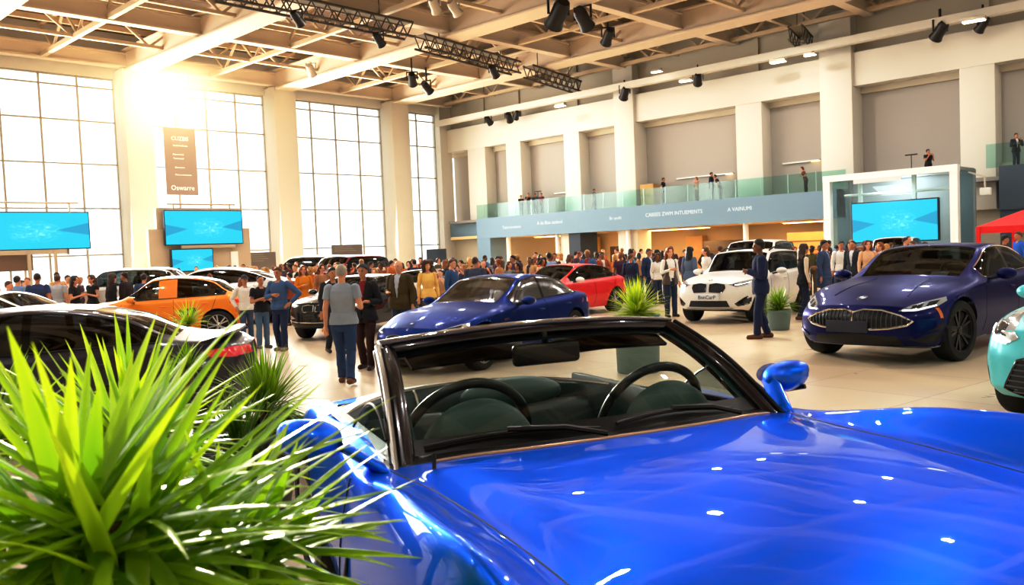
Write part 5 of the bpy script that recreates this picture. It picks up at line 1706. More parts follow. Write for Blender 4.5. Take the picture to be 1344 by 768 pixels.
    MB().add(vs, [(3 * i + k, 3 * i + k + 1, 3 * i + 4 + k, 3 * i + 3 + k) for i in range(29) for k in range(2)]).build('dash_pad', m_leather2, root, smooth='all')
    for y, rr in ((-.44, .27), (.52, .25)):
        # domed cowl in front of each steering wheel
        mb = MB(); vs = []; kk = 20
        for i in range(9):
            th = PI / 2 * i / 8
            for k in range(kk + 1):
                a = PI * k / kk
                r_ = math.cos(th)
                vs.append((xc - .33 + .24 * math.sin(th) * .5, y + rr * .98 * r_ * math.cos(a), 1.0 + rr * .86 * (math.sin(a) * r_)))
        mb.add(vs, [(i * (kk + 1) + k, i * (kk + 1) + k + 1, (i + 1) * (kk + 1) + k + 1, (i + 1) * (kk + 1) + k) for i in range(8) for k in range(kk)])
        mb.build('instrument_cowl', m_leather2, root, smooth='all')
        wc = Vector((xc - .48, y, 1.02)); tl = math.radians(22)
        q = []
        for k in range(48):
            a = 2 * PI * k / 48
            q.append(wc + Vector((-(rr + .025) * math.sin(a) * math.sin(tl) * -1, (rr + .025) * math.cos(a), (rr + .025) * math.sin(a) * math.cos(tl))))
        sw = MB().tube(q, .021, 12, closed=True).build('steering_wheel', m_frame_in, root, smooth='all')
        MB().tube([q[k] for k in range(4, 21)], .0225, 12).build('rim_grip', mat('grip_leather', '#20282A', .3), sw, smooth='all')
        MB().lathe([(.001, -.02), (.07, -.02), (.085, .0), (.07, .025), (.001, .035)], 24, Matrix.Translation(wc + Vector((-.03, 0, 0))) @ Matrix.Rotation(-PI / 2 + tl, 4, 'Y')).build('hub', m_frame_in, sw, smooth=True)
        for a in (0, PI, -PI / 2):
            e_ = wc + Vector(((rr) * math.sin(a) * math.sin(tl), rr * math.cos(a), rr * math.sin(a) * math.cos(tl)))
            MB().bar(wc, e_, .03, .014).build('wheel_spoke', m_frame_in, sw)
        MB().tube([wc, wc + Vector((.28, 0, -.12))], .03, 10).build('steering_column', m_frame_in, sw, smooth=True)
    # seats
    for y in (-.44, .44):
        so_ = MB(); x = xc - 1.12
        so_.box((x + .12, y, .52), (.56, .56, .2))
        st = bevel(so_.build('seat', m_leather, root), .07, 3)
        bk = MB().box((x - .24, y, .74), (.17, .56, .5), M=Matrix.Rotation(math.radians(-16), 4, 'Y')).build('backrest', m_leather, st)
        bevel(bk, .075, 3)
    # rear bulkhead, curved, with bright top line
    def rb(v, k):
        z = (1.10, 1.085, .95, .6, .34)[k] - (.05 * v * v if k < 3 else 0)
        x = xc - 1.62 + .32 * v * v * v * v + (0, .05, .085, .06, .06)[k]
        return Vector((x, v * .78, z))
    vs = [rb(v, k) for v in np.linspace(-1, 1, 31) for k in range(5)]
    bh = MB().add(vs, [(5 * i + k, 5 * i + k + 1, 5 * i + 6 + k, 5 * i + 5 + k) for i in range(30) for k in range(4)]).build('rear_bulkhead', m_leather, root, smooth=60)
    MB().tube([rb(v, 0) for v in np.linspace(-1, 1, 40)], .011, 8).build('bulkhead_trim', m_alu, bh, smooth=True)
    for v in (-.42, .12):
        MB().tube([rb(v, 0) + Vector((.03, 0, 0)), rb(v, 1) + Vector((.008, 0, 0)), rb(v, 2) + Vector((.006, .02, 0))], .007, 6).build('seam_strip', m_alu, bh, smooth=True)
    vs = [rb(v, 0) + Vector((-.45 * k, 0, .0 - .06 * k)) for v in np.linspace(-1, 1, 31) for k in (0, 1)]
    MB().add(vs, [(2 * i, 2 * i + 1, 2 * i + 3, 2 * i + 2) for i in range(30)]).build('hood_cover', m_leather, root, smooth='all')
    pd_ = MB().ell((xc - 1.46, .22, 1.03), (.1, .32, .10), 24, 12).build('bulkhead_pad', m_leather2, root, smooth='all')
    return root
conv = convertible()
# ------------------------------------------------------------------ plants
def leaf_mat(name, c1, c2, tr=.35):
    m = bpy.data.materials.new(name); m.use_nodes = True
    nt = m.node_tree; b = nt.nodes['Principled BSDF']; N = nt.nodes.new
    at = N('ShaderNodeAttribute'); at.attribute_name = 'tone'
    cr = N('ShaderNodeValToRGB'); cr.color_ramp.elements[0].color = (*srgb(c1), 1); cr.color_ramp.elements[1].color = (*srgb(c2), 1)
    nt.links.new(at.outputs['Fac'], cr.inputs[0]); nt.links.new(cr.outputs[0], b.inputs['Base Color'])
    b.inputs['Roughness'].default_value = .3; b.inputs['Specular IOR Level'].default_value = .6
    tb = N('ShaderNodeBsdfTranslucent'); nt.links.new(cr.outputs[0], tb.inputs['Color'])
    hs = N('ShaderNodeHueSaturation'); hs.inputs['Value'].default_value = 1.5; hs.inputs['Hue'].default_value = .49
    nt.links.new(cr.outputs[0], hs.inputs['Color']); nt.links.new(hs.outputs[0], tb.inputs['Color'])
    mx = N('ShaderNodeMixShader'); mx.inputs[0].default_value = tr
    nt.links.new(b.outputs[0], mx.inputs[1]); nt.links.new(tb.outputs[0], mx.inputs[2])
    nt.links.new(mx.outputs[0], nt.nodes['Material Output'].inputs['Surface'])
    return m
lm_big = leaf_mat('leaf_bright', '#3A8A10', '#C4DE26', .45)
lm_mid = leaf_mat('leaf_mid', '#1E5A10', '#9CC41C', .35)
lm_yel = leaf_mat('leaf_sunlit', '#5E9414', '#D8E23A', .45)
lm_drk = leaf_mat('leaf_dark', '#173C10', '#5E8C22', .25)
m_pot = mat('pot_teal_grey', '#6E8582', .5, noise_amt=.05)
m_potd = mat('pot_dark', '#2A1D18', .5)
m_soil = mat('soil', '#2E2118', .95, noise_amt=.3, noise_scale=30)
m_stem = mat('yucca_stem', '#6B4E2E', .9, bump=.5, bump_scale=25)

def rosette(rng, n, L, w, base, up=(.1, 1.35), droop=.5, spread=.05, segs=9):
    vs, fs, tone = [], [], []
    for i in range(n):
        az = rng.uniform(0, 2 * PI); el = rng.uniform(*up)           # el: 0 flat .. pi/2 upright
        ln = L * rng.uniform(.72, 1.1); ww = w * rng.uniform(.75, 1.15)
        d = Vector((math.cos(az) * math.cos(el), math.sin(az) * math.cos(el), math.sin(el)))
        sd = Vector((-math.sin(az), math.cos(az), 0))
        sd = (sd + Vector((0, 0, rng.uniform(-.5, .5)))).normalized()
        p = Vector(base) + Vector((rng.uniform(-1, 1), rng.uniform(-1, 1), rng.uniform(-1.5, .8))) * spread
        b = len(vs); cur = d.copy(); dr = droop * rng.uniform(.5, 1.6) * (1.15 - math.sin(el) * .75)
        tn = rng.uniform(0, 1)
        for k in range(segs + 1):
            t = k / segs
            wd = ww * (min(1, .45 + t * 2.2) * (1 - t ** 2.2)) + .0004
            nrm = sd.cross(cur).normalized()
            vs += [p - sd * wd + nrm * wd * .45, p, p + sd * wd + nrm * wd * .45]
            tv = min(1, max(0, .15 + .45 * tn + .4 * t * t))
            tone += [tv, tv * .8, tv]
            cur = (cur + Vector((0, 0, -dr / segs * (.4 + 1.3 * t)))).normalized()
            p = p + cur * (ln / segs)
        for k in range(segs):
            o = b + 3 * k
            fs += [(o, o + 1, o + 4, o + 3), (o + 1, o + 2, o + 5, o + 4)]
    return vs, fs, tone

def plant(loc, label, crown, n, L, w, mt, seed, pot=(.3, .24, .5), potm=None, up=(.05, 1.4), droop=.5, spread=.04, name='spiky_plant', group=None, crowns=None, n2=None, L2=None):
    rng = random.Random(seed)
    r = empty(name, (loc[0], loc[1], 0), 0, label, 'plant', group)
    vs, fs, tn = [], [], []
    for ci, (cx, cy, cz) in enumerate(crowns or [(0, 0, crown)]):
        a, b, c = rosette(rng, n2[ci] if n2 else n, L2[ci] if L2 else L, w, (cx, cy, cz), up, droop, spread)
        o = len(vs); vs += a; fs += [tuple(o + i for i in f) for f in b]; tn += c
    mb = MB().add(vs, fs); me = mb.mesh('foliage', mt, False, fix=False)
    me.polygons.foreach_set('use_smooth', [True] * len(me.polygons))
    at = me.attributes.new('tone', 'FLOAT', 'POINT'); at.data.foreach_set('value', tn)
    link(bpy.data.objects.new('foliage', me), r)
    rt, rb_, h = pot
    po = MB().lathe([(.001, 0), (rb_, 0), (rb_ + .01, .02), (rt, h - .03), (rt + .012, h - .02), (rt + .012, h), (rt - .02, h), (rt - .03, h - .06), (.001, h - .06)], 32).build('pot', potm or m_pot, r, smooth=True)
    MB().lathe([(.001, h - .055), (rt - .03, h - .055)], 24).build('soil', m_soil, po)
    for (cx, cy, cz) in (crowns or [(0, 0, crown)]):
        if cz - h > .04:
            MB().tube([(cx * .2, cy * .2, h - .06), (cx * .6, cy * .6, (h + cz) / 2), (cx, cy, cz + .02)], [.05, .045, .035], 10).build('stem', m_stem, r, smooth=True)
    return r
def xy(px, py, dep): return at_depth(px, py, dep)
a = xy(135, 700, 1.5)
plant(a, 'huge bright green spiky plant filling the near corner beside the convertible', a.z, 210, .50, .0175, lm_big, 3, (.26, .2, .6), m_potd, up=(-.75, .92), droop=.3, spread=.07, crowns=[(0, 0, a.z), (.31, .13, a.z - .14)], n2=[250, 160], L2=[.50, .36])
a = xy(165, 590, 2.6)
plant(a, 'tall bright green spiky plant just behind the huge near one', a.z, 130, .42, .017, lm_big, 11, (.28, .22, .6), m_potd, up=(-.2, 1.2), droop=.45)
a = xy(-20, 590, 3.2)
plant(a, 'green spiky plant at the photo edge beside the dark plum coupe', a.z, 70, .45, .02, lm_mid, 12, (.28, .22, .6), m_potd, up=(0, 1.35), droop=.6)
a = xy(348, 540, 7.6)
plant(a, 'rounded spiky green plant in a dark pot by the convertible mirror', a.z + .02, 170, .62, .017, lm_mid, 5, (.4, .33, .42), m_potd, up=(-.1, 1.45), droop=.75)
a = xy(318, 600, 6.5)
plant(a, 'low dense dark green spiky plant under the rounded one', a.z, 140, .62, .015, lm_drk, 6, (.4, .33, .32), m_potd, up=(0, 1.4), droop=1.0)
a = xy(247, 482, 7.9)
plant(a, 'small dark green spiky plant in front of the dark coupe flank', a.z, 130, .24, .006, lm_mid, 8, (.22, .18, .7), m_potd, up=(0, 1.5), droop=.7, spread=.02)
a = xy(247, 424, 13.2)
plant(a, 'small sunlit yellow green plant between the orange car and dark coupe', a.z, 110, .40, .012, lm_yel, 9, (.3, .25, .6), m_potd, up=(.05, 1.5), droop=.5, spread=.03)
g = ground(838, 488)
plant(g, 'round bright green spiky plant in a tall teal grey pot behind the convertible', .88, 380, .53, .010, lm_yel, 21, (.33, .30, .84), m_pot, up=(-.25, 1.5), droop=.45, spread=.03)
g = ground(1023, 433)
plant(g, 'bushy green plant in a grey pot beside the man in the blue suit', .46, 260, .46, .010, lm_mid, 22, (.24, .19, .42), m_pot, up=(0, 1.45), droop=.7, spread=.05)
# ------------------------------------------------------------------ people
m_skin = mat('skin', (.6, .4, .3), .5, obj_color=True, noise_amt=.06, noise_scale=12)
m_top = mat('cloth_top', (.5, .5, .5), .85, obj_color=True, noise_amt=.14, noise_scale=9, bump=.35, bump_scale=14)
m_pants = mat('cloth_trousers', (.5, .5, .5), .85, obj_color=True, noise_amt=.16, noise_scale=8, bump=.35, bump_scale=12)
m_hair = mat('hair', (.1, .07, .05), .5, obj_color=True, noise_amt=.3, noise_scale=60, bump=.5, bump_scale=80)
m_shoe = mat('shoe', (.1, .06, .04), .45, obj_color=True)
m_eye = mat('eye_dark', '#1B1410', .2)

def V3(x, y, z): return Vector((x, y, z))
ARMS = {  # elbow and wrist offsets from the shoulder (forward, out, up) and finger direction
    'down': ((-.03, .06, -.29), (.03, .08, -.54), (.05, .0, -1)),
    'back': ((-.13, .07, -.27), (-.12, .09, -.52), (.05, .0, -1)),
    'swing': ((.10, .06, -.27), (.24, .05, -.46), (.5, -.1, -.8)),
    'pocket': ((-.10, .12, -.26), (.04, .05, -.46), (.3, -.3, -.9)),
    'front': ((-.04, .08, -.28), (.20, -.02, -.27), (.9, -.4, .1)),
    'hold': ((.02, .06, -.28), (.22, -.10, -.20), (.7, -.7, .1)),
    'phone': ((.12, .06, -.25), (.24, -.06, .00), (.1, -.5, .8)),
    'raised': ((.16, .12, -.08), (.22, -.02, .18), (.0, -.4, .9)),
    'hip': ((-.08, .22, -.22), (.05, .08, -.40), (.5, -.6, -.5)),
    'cross': ((.05, .09, -.27), (.19, -.14, -.22), (.2, -1, .0)),
}

def person_mesh(female=False, arms=('down', 'down'), stride=.0, lean=0.0, head_yaw=0.0, head_tilt=0.0, heavy=1.0, voxel=.012, fingers=True, seed=0, stance=.10):
    """skeleton of tapered limbs fused into one skin; returns mesh, bone table"""
    B = []      # label, a, b, ra, rb
    mb = MB()
    def limb(lb, a, b, ra, rb, flat=None):
        B.append((lb, a.copy(), b.copy(), ra, rb))
        mb.tube([a.lerp(b, t) for t in (0, .33, .66, 1)], [ra + (rb - ra) * t for t in (0, .33, .66, 1)], 12)
        mb.ell(a, (ra, ra, ra), 10, 6); mb.ell(b, (rb, rb, rb), 10, 6)
    shw, hipw = (.165, .095) if female else (.19, .088)
    zh, zs = .90, 1.40
    lx = lambda z: lean * (z - zh)            # forward lean of the upper body
    # torso rings
    prof = [(.78, .085, .13), (.84, .108, .165), (.92, .112, .168), (1.0, .100, .150), (1.08, .095, .140), (1.18, .108, .155), (1.28, .118, .168), (1.36, .108, .165), (1.42, .08, .135), (1.46, .06, .08)]
    if female: prof = [(.78, .09, .14), (.85, .112, .175), (.93, .108, .168), (1.0, .09, .138), (1.08, .084, .122), (1.17, .100, .135), (1.26, .122, .145), (1.34, .100, .142), (1.41, .072, .12), (1.45, .05, .065)]
    vs, fs = [], []; K = 20
    for z, rx, ry in prof:
        hv = heavy if z < 1.2 else 1 + (heavy - 1) * .5
        fx_ = .012 + (.02 * (heavy - 1) * 5 if .9 < z < 1.2 else 0)
        for k in range(K):
            a = 2 * PI * k / K
            ca, sa = math.cos(a), math.sin(a)
            vs.append((lx(z) + fx_ + rx * hv * math.copysign(abs(ca) ** .85, ca), ry * hv * math.copysign(abs(sa) ** .85, sa), z))
    for i in range(len(prof) - 1):
        for k in range(K): fs.append((i * K + k, i * K + (k + 1) % K, (i + 1) * K + (k + 1) % K, (i + 1) * K + k))
    fs += [tuple(range(K))[::-1], tuple((len(prof) - 1) * K + k for k in range(K))]
    mb.add(vs, fs)
    B.append(('torso', V3(0, 0, .84), V3(lx(1.4), 0, 1.38), .15, .15))
    # legs
    for sg, st in ((1, stride), (-1, -stride)):
        hip = V3(0, sg * hipw, .86); foot = V3(st, sg * stance, .075 + (.035 if st < -.1 else 0))
        knee = hip.lerp(foot, .5) + V3(.025 + abs(st) * .10 + (.05 if st < -.05 else 0), 0, .0)
        limb('thigh', hip, knee, .088 * heavy, .058); limb('shin', knee, foot, .056, .04)
        limb('calf', knee.lerp(foot, .12) + V3(-.018, 0, 0), knee.lerp(foot, .5) + V3(-.018, 0, 0), .05, .05); B[-1] = ('shin',) + B[-1][1:]
        toe = foot + V3(.155, sg * .02, -.042 if st >= -.1 else -.06)
        heel = foot + V3(-.055, 0, -.035)
        limb('foot', heel, toe, .042, .034)
    # arms
    for sg, pose in ((1, arms[0]), (-1, arms[1])):
        e, w, fd = ARMS[pose]
        sh = V3(lx(zs), sg * shw, zs)
        el = sh + V3(e[0], sg * e[1], e[2]); wr = sh + V3(w[0], sg * w[1], w[2])
        k = .88 if female else 1.0
        limb('upper', sh, el, .055 * k, .042 * k); limb('fore', el, wr, .041 * k, .028 * k)
        d = V3(fd[0], sg * fd[1], fd[2]).normalized()
        side = d.cross(V3(sg, 0, .3)).normalized() if abs(d.x) < .9 else d.cross(V3(0, 0, 1)).normalized()
        nrm = side.cross(d)
        if nrm.dot(V3(0, -sg, 0)) < 0: nrm = -nrm
        pc = wr + d * .05
        B.append(('hand', wr, wr + d * .17, .03, .02))
        mb.tube([wr - d * .01, wr + d * .03, wr + d * .085], [.026, .03, .028], 10); mb.ell(wr + d * .055, (.036, .036, .036), 10, 6, Matrix((side, d, nrm)).transposed() @ Matrix.Diagonal((1.1, 1.3, .55)))
        if fingers:
            for i, (o, ln) in enumerate(((-.030, .062), (-.010, .074), (.010, .070), (.029, .054))):
                p = wr + d * .085 + side * o
                q1 = p + d * ln * .5 + nrm * .006; q2 = q1 + d * ln * .5 + nrm * .026
                mb.tube([p - d * .02, p, q1, q2], [.0095, .0095, .0088, .0075], 8); mb.ell(q2, (.0075,) * 3, 8, 5)
            ts = -1 if (side.x > 0) == (d.z < 0) else 1
            p = wr + d * .03 - side * .03
            mb.tube([p, p + d * .035 - side * .024 + nrm * .012, p + d * .065 - side * .028 + nrm * .03], [.013, .011, .0085], 8)
    # neck and head
    nb = V3(lx(1.44) + .0, 0, 1.42); hc = V3(lx(1.62) + .03, 0, 1.625)
    limb('neck', nb, hc + V3(-.02, 0, -.09), .058 if not female else .048, .052 if not female else .045)
    Rm = Matrix.Rotation(head_yaw, 3, 'Z') @ Matrix.Rotation(head_tilt, 3, 'Y')
    def hd(p, r, rot=None): mb.ell(hc + Rm @ V3(*p), r, 16, 10, Rm if rot is None else Rm @ rot)
    hd((-.012, 0, .022), (.098, .077, .100)); hd((.012, 0, -.03), (.080, .064, .085)); hd((.042, 0, -.078), (.045, .042, .034))
    hd((.094, 0, -.018), (.018, .013, .026)); hd((.088, 0, .008), (.012, .009, .03)); hd((.080, .031, .022), (.018, .026, .010)); hd((.080, -.031, .022), (.018, .026, .010))
    hd((.078, 0, -.062), (.014, .024, .008)); hd((.075, 0, -.090), (.018, .022, .014))
    for sg in (1, -1): hd((-.008, sg * .078, -.012), (.022, .010, .033))
    B.append(('head', hc + Rm @ V3(0, 0, .03), hc + Rm @ V3(.01, 0, -.05), .09, .07))
    o = mb.build('skin_source', m_skin, fix=False)
    md = o.modifiers.new('r', 'REMESH'); md.mode = 'VOXEL'; md.voxel_size = voxel
    sm = o.modifiers.new('s', 'SMOOTH'); sm.factor = .5; sm.iterations = 3 if voxel < .014 else 1
    dg = bpy.context.evaluated_depsgraph_get(); dg.update()
    me = bpy.data.meshes.new_from_object(o.evaluated_get(dg))
    src = o.data; bpy.data.objects.remove(o); bpy.data.meshes.remove(src)
    me.name = 'person_skin'
    me.materials.clear(); me.materials.append(m_skin)
    me.polygons.foreach_set('use_smooth', [True] * len(me.polygons))
    n = len(me.vertices)
    co = np.zeros(n * 3); me.vertices.foreach_get('co', co); co = co.reshape(-1, 3)
    no = np.zeros(n * 3); me.vertices.foreach_get('normal', no); no = no.reshape(-1, 3)
    best = np.full(n, 9.0); lab = np.zeros(n, int); tt = np.zeros(n)
    names = ['torso', 'thigh', 'shin', 'foot', 'upper', 'fore', 'hand', 'neck', 'head']
    for lb, a, b, ra, rb in B:
        a, b = np.array(a), np.array(b); d = b - a
        t = np.clip(((co - a) @ d) / (d @ d), 0, 1)
        dist = np.linalg.norm(co - (a + t[:, None] * d), axis=1) - (ra + (rb - ra) * t)
        k = dist < best
        best[k] = dist[k]; lab[k] = names.index(lb); tt[k] = t[k]
    nf = len(me.polygons)
    quads = [tuple(p.vertices) for p in me.polygons]
    return dict(me=me, co=co, no=no, lab=lab, t=tt, quads=quads, hc=np.array(hc), R=np.array(Rm), names=names, female=female, lean=lean)

def shell(P, mask, off, name, mt, wr=.0, seed=0, rim=True):
    """garment: the chosen skin faces lifted off the body with a turned-in hem"""
    co, no = P['co'], P['no']
    fs = [q for q in P['quads'] if all(mask[v] for v in q)]
    if not fs: return None
    ids = sorted({v for q in fs for v in q}); mp = {v: i for i, v in enumerate(ids)}
    ids = np.array(ids)
    o = off[ids] if hasattr(off, '__len__') else np.full(len(ids), off)
    if wr:
        for i, v in enumerate(ids):
            c = co[v]
            o[i] += wr * noise.noise((c[0] * 9 + seed, c[1] * 9, c[2] * 13))
    vv = co[ids] + no[ids] * o[:, None]
    ff = [tuple(mp[v] for v in q) for q in fs]
    edge = {}
    for q in ff:
        for i in range(len(q)):
            e = (q[i], q[(i + 1) % len(q)]); k = tuple(sorted(e))
            edge[k] = None if k in edge else e
    vv = [tuple(p) for p in vv]
    if rim:
        inn = {}
        for e in [e for e in edge.values() if e]:
            for v in e:
                if v not in inn:
                    inn[v] = len(vv); vv.append(tuple(co[ids[v]] + no[ids[v]] * -.002))
            ff.append((e[1], e[0], inn[e[0]], inn[e[1]]))
    mb = MB(); mb.v, mb.f, mb.mi = vv, ff, [0] * len(ff)
    me = mb.mesh(name, mt, False, fix=False)
    me.polygons.foreach_set('use_smooth', [True] * len(me.polygons))
    return me

def hair_mesh(P, style, seed=0):
    hc, R = P['hc'], P['R']
    hl = (P['co'] - hc) @ R          # head-local coordinates
    lab = P['lab']
    head = (lab == 8) | (lab == 7)
    if style in ('short', 'crop', 'bald'):
        n = np.array((-.62, 0, .78)); n2 = {'short': .012, 'crop': .022, 'bald': .03}[style]
        k = (hl @ n) > n2
        if style == 'bald': k = ((hl[:, 2] < .035) & (hl[:, 2] > -.05) & (hl[:, 0] < .0))
        else: k = k & (hl[:, 2] > -.055) & ~((np.abs(hl[:, 1]) > .07) & (hl[:, 2] < .01) & (hl[:, 0] > -.03))
        off = np.where(hl[:, 2] > .05, .018 if style == 'short' else .008, .010 if style == 'short' else .006)
        return shell(P, head & k, off, 'hair', m_hair, .006 if style == 'short' else .002, seed)
    mb = MB(); Rm = Matrix(R.tolist()); h = Vector(hc)
    def e(p, r): mb.ell(h + Rm @ V3(*p), r, 18, 12, Rm)
    e((-.03, 0, .035), (.102, .09, .105)); e((-.045, 0, -.02), (.08, .088, .1))
    e((.02, 0, .105), (.06, .06, .03))
    for sg in (1, -1): e((.03, sg * .068, .045), (.05, .022, .06))
    rng = random.Random(seed)
    if style in ('long', 'wavy', 'bob', 'pony'):
        ln = {'long': .34, 'wavy': .30, 'bob': .12, 'pony': .0}[style]
        for i in range(13 if ln else 0):
            a = math.radians(100 + 160 * i / 12)
            x, y = .078 * math.cos(a) - .02, .085 * math.sin(a)
            w = .02 if style == 'wavy' else .006
            pts = [h + Rm @ V3(x * .8, y * .85, .05)]
            for k in range(1, 6):
                t = k / 5
                pts.append(h + Rm @ V3(x - .03 * t + rng.uniform(-w, w), y * (1 + .25 * t * (1.4 if style == 'wavy' else 1)) + rng.uniform(-w, w), .05 - ln * t - .03))
            mb.tube(pts, [.03, .036, .036, .033, .028, .012], 8)
        if style == 'pony': mb.tube([h + Rm @ V3(-.1, 0, .05), h + Rm @ V3(-.16, 0, .02), h + Rm @ V3(-.165, 0, -.1), h + Rm @ V3(-.14, 0, -.22)], [.025, .032, .03, .01], 8)
    if style == 'curly':
        for i in range(46):
            a = rng.uniform(0, 2 * PI); z = rng.uniform(-.14, .12)
            r = math.sqrt(max(.001, .0165 - z * z * .5))
            x = r * math.cos(a) - .045
            if x > .03 and z < .07: continue
            e((x, r * 1.0 * math.sin(a), z), (.045, .045, .045))
    o = mb.build('hair_source', m_hair, fix=False)
    md = o.modifiers.new('r', 'REMESH'); md.mode = 'VOXEL'; md.voxel_size = .014
    sm = o.modifiers.new('s', 'SMOOTH'); sm.factor = .5; sm.iterations = 2
    dg = bpy.context.evaluated_depsgraph_get(); dg.update()
    me = bpy.data.meshes.new_from_object(o.evaluated_get(dg)); src = o.data
    bpy.data.objects.remove(o); bpy.data.meshes.remove(src)
    me.name = 'hair'; me.materials.clear(); me.materials.append(m_hair)
    me.polygons.foreach_set('use_smooth', [True] * len(me.polygons))
    return me

def dress(P, top='tee', bottom='trousers', hair='short', seed=0, loose=1.0):
    """garment meshes for a skin: {part: mesh}"""
    co, lab, t = P['co'], P['lab'], P['t']
    z = co[:, 2]; out = {}
    L = {n: i for i, n in enumerate(P['names'])}
    sl = {'tee': .55, 'shirt': 9, 'jacket': 9, 'vest': 0, 'coat': 9, 'blouse': 9, 'dress': .3}[top]
    zl = {'tee': .87, 'shirt': .86, 'jacket': .80, 'vest': .82, 'coat': .60, 'blouse': .84, 'dress': .50}[top]
    torso = (lab == L['torso']) | ((lab == L['neck']) & (z < 1.455)) | ((lab == L['thigh']) & (z > zl))
    ua = (lab == L['upper']) & (t <= max(sl, .12) if sl < 1 else True)
    fa = (lab == L['fore']) if sl > 1 else np.zeros(len(z), bool)
    m = (torso & (z > zl) & (z < 1.475)) | ua | fa
    off = np.full(len(z), .014 * loose)
    off[lab == L['fore']] = .014; off[lab == L['upper']] = .016
    if top in ('jacket', 'coat'): off = off + .012
    if top == 'tee': off[lab == L['upper']] += .012 * t[lab == L['upper']]
    low = z < 1.05
    off[low & (lab != L['fore'])] += .014
    if top in ('coat', 'dress'): off[z < .86] += .03
    fx = co[:, 0] - P['lean'] * (z - .9)
    if top in ('jacket', 'vest', 'coat'):
        # open front: a V down to the waist shows the shirt beneath
        vgap = np.clip((z - 1.0) / .45, 0, 1) * .055 + (.004 if top != 'vest' else .05)
        front = (fx > .03) & (np.abs(co[:, 1]) < vgap) & (lab != L['upper']) & (lab != L['fore'])
        um = (torso & (z > .9) & (z < 1.475)) | ((lab == L['upper']) if top == 'vest' else np.zeros(len(z), bool)) | ((lab == L['fore']) if top == 'vest' else np.zeros(len(z), bool))
        out['shirt'] = shell(P, um, .008, 'shirt', m_top, .002, seed)
        m = m & ~front
        if top == 'vest': m = m & ~ua & ~fa
    elif top in ('tee', 'blouse', 'dress', 'shirt'):
        m = m & ~((fx > .02) & (z > 1.425) & (np.abs(co[:, 1]) < .05))
    nm = {'tee': 't_shirt', 'shirt': 'shirt', 'jacket': 'jacket', 'vest': 'waistcoat', 'coat': 'coat', 'blouse': 'blouse', 'dress': 'dress'}[top]
    out[nm] = shell(P, m, off, nm, m_top, .007, seed)
    lm = ((lab == L['thigh']) | (lab == L['shin']) | ((lab == L['torso']) & (z < .98))) & (z > (.07 if bottom == 'trousers' else .32)) & (z < .98)
    off = np.where(z > .75, .008, .012) + np.clip((.55 - z) / .5, 0, 1) * .012
    out['trousers'] = shell(P, lm, off, 'trousers', m_pants, .006, seed + 3)
    out['shoes'] = shell(P, (lab == L['foot']) | ((lab == L['shin']) & (z < .07)), .008, 'shoes', m_shoe, 0, seed, True)
    out['hair'] = hair_mesh(P, hair, seed)
    return {k: v for k, v in out.items() if v is not None}

def add_person(P, G, loc, yaw, h, colours, label, group=None, cat='person', eyes=True):
    """links a dressed figure; the skin is the thing, garments and hair its parts"""
    o = bpy.data.objects.new('person', P['me'])
    k = h / 1.745
    o.location = loc; o.rotation_euler = (0, 0, yaw); o.scale = (k, k, k)
    link(o); tag(o, label, cat, group)
    o.color = (*srgb(colours['skin']), 1)
    for nm, me in G.items():
        c = bpy.data.objects.new(nm, me); link(c, o)
        key = nm if nm in colours else {'t_shirt': 'top', 'jacket': 'top', 'waistcoat': 'top', 'coat': 'top', 'blouse': 'top', 'dress': 'top', 'shirt': 'top'}.get(nm, nm)
        c.color = (*srgb(colours.get(key, '#333333')), 1)
    if eyes:
        hc, R = Vector(P['hc']), Matrix(P['R'].tolist())
        for sg in (1, -1):
            e = MB().ell(hc + R @ V3(.083, sg * .031, .006), (.009, .013, .006), 10, 6, R).build('eye', m_eye, o, smooth='all')
            MB().ell(hc + R @ V3(.088, sg * .031, .026), (.006, .02, .004), 8, 5, R).build('eyebrow', m_eye, e, smooth='all')
        MB().ell(hc + R @ V3(.087, 0, -.064), (.006, .021, .005), 10, 6, R).build('mouth', mat('lips', '#8E4A40', .5), o, smooth='all')
    return o

SK = {'l': '#D9A07C', 'm': '#B87E5A', 'd': '#84553A', 'p': '#E0B295'}
HR = {'black': '#15100D', 'dark brown': '#2E1B12', 'brown': '#5A3620', 'auburn': '#8A4A22', 'fair': '#B98A4E', 'grey': '#A59A8D'}

def face_yaw(loc, ang):
    return math.atan2(-loc[1], -loc[0]) + math.radians(ang)

def figure(px, py=None, dep=None, h=1.72, ang=0, label='', top='tee', hair='short', col=None, group=None, z=0.0, loc=None, eyes=None, **kw):
    if loc is None:
        if py is not None: loc = ground(px, py, z)
        else:
            p = at_depth(px, 340, dep); loc = Vector((p.x, p.y, z))
    pk = {k: kw.pop(k) for k in list(kw) if k in ('female', 'arms', 'stride', 'lean', 'head_yaw', 'head_tilt', 'heavy', 'voxel', 'stance')}
    seed = int(px * 7) % 997
    P = person_mesh(seed=seed, **pk)
    G = dress(P, top, hair=hair, seed=seed, loose=kw.get('loose', 1.0))
    if kw.get('zback'): pass
    return add_person(P, G, loc, face_yaw(loc, ang), h, col, label, group, eyes=(abs(ang) < 120) if eyes is None else eyes)

def C_(top, trousers='#23304A', hair='dark brown', skin='m', shoes='#2A1A12', shirt=None, **k):
    d = dict(top=top, trousers=trousers, hair=HR.get(hair, hair), skin=SK[skin], shoes=shoes)
    if shirt: d['shirt'] = shirt
    d.update(k)
    return d

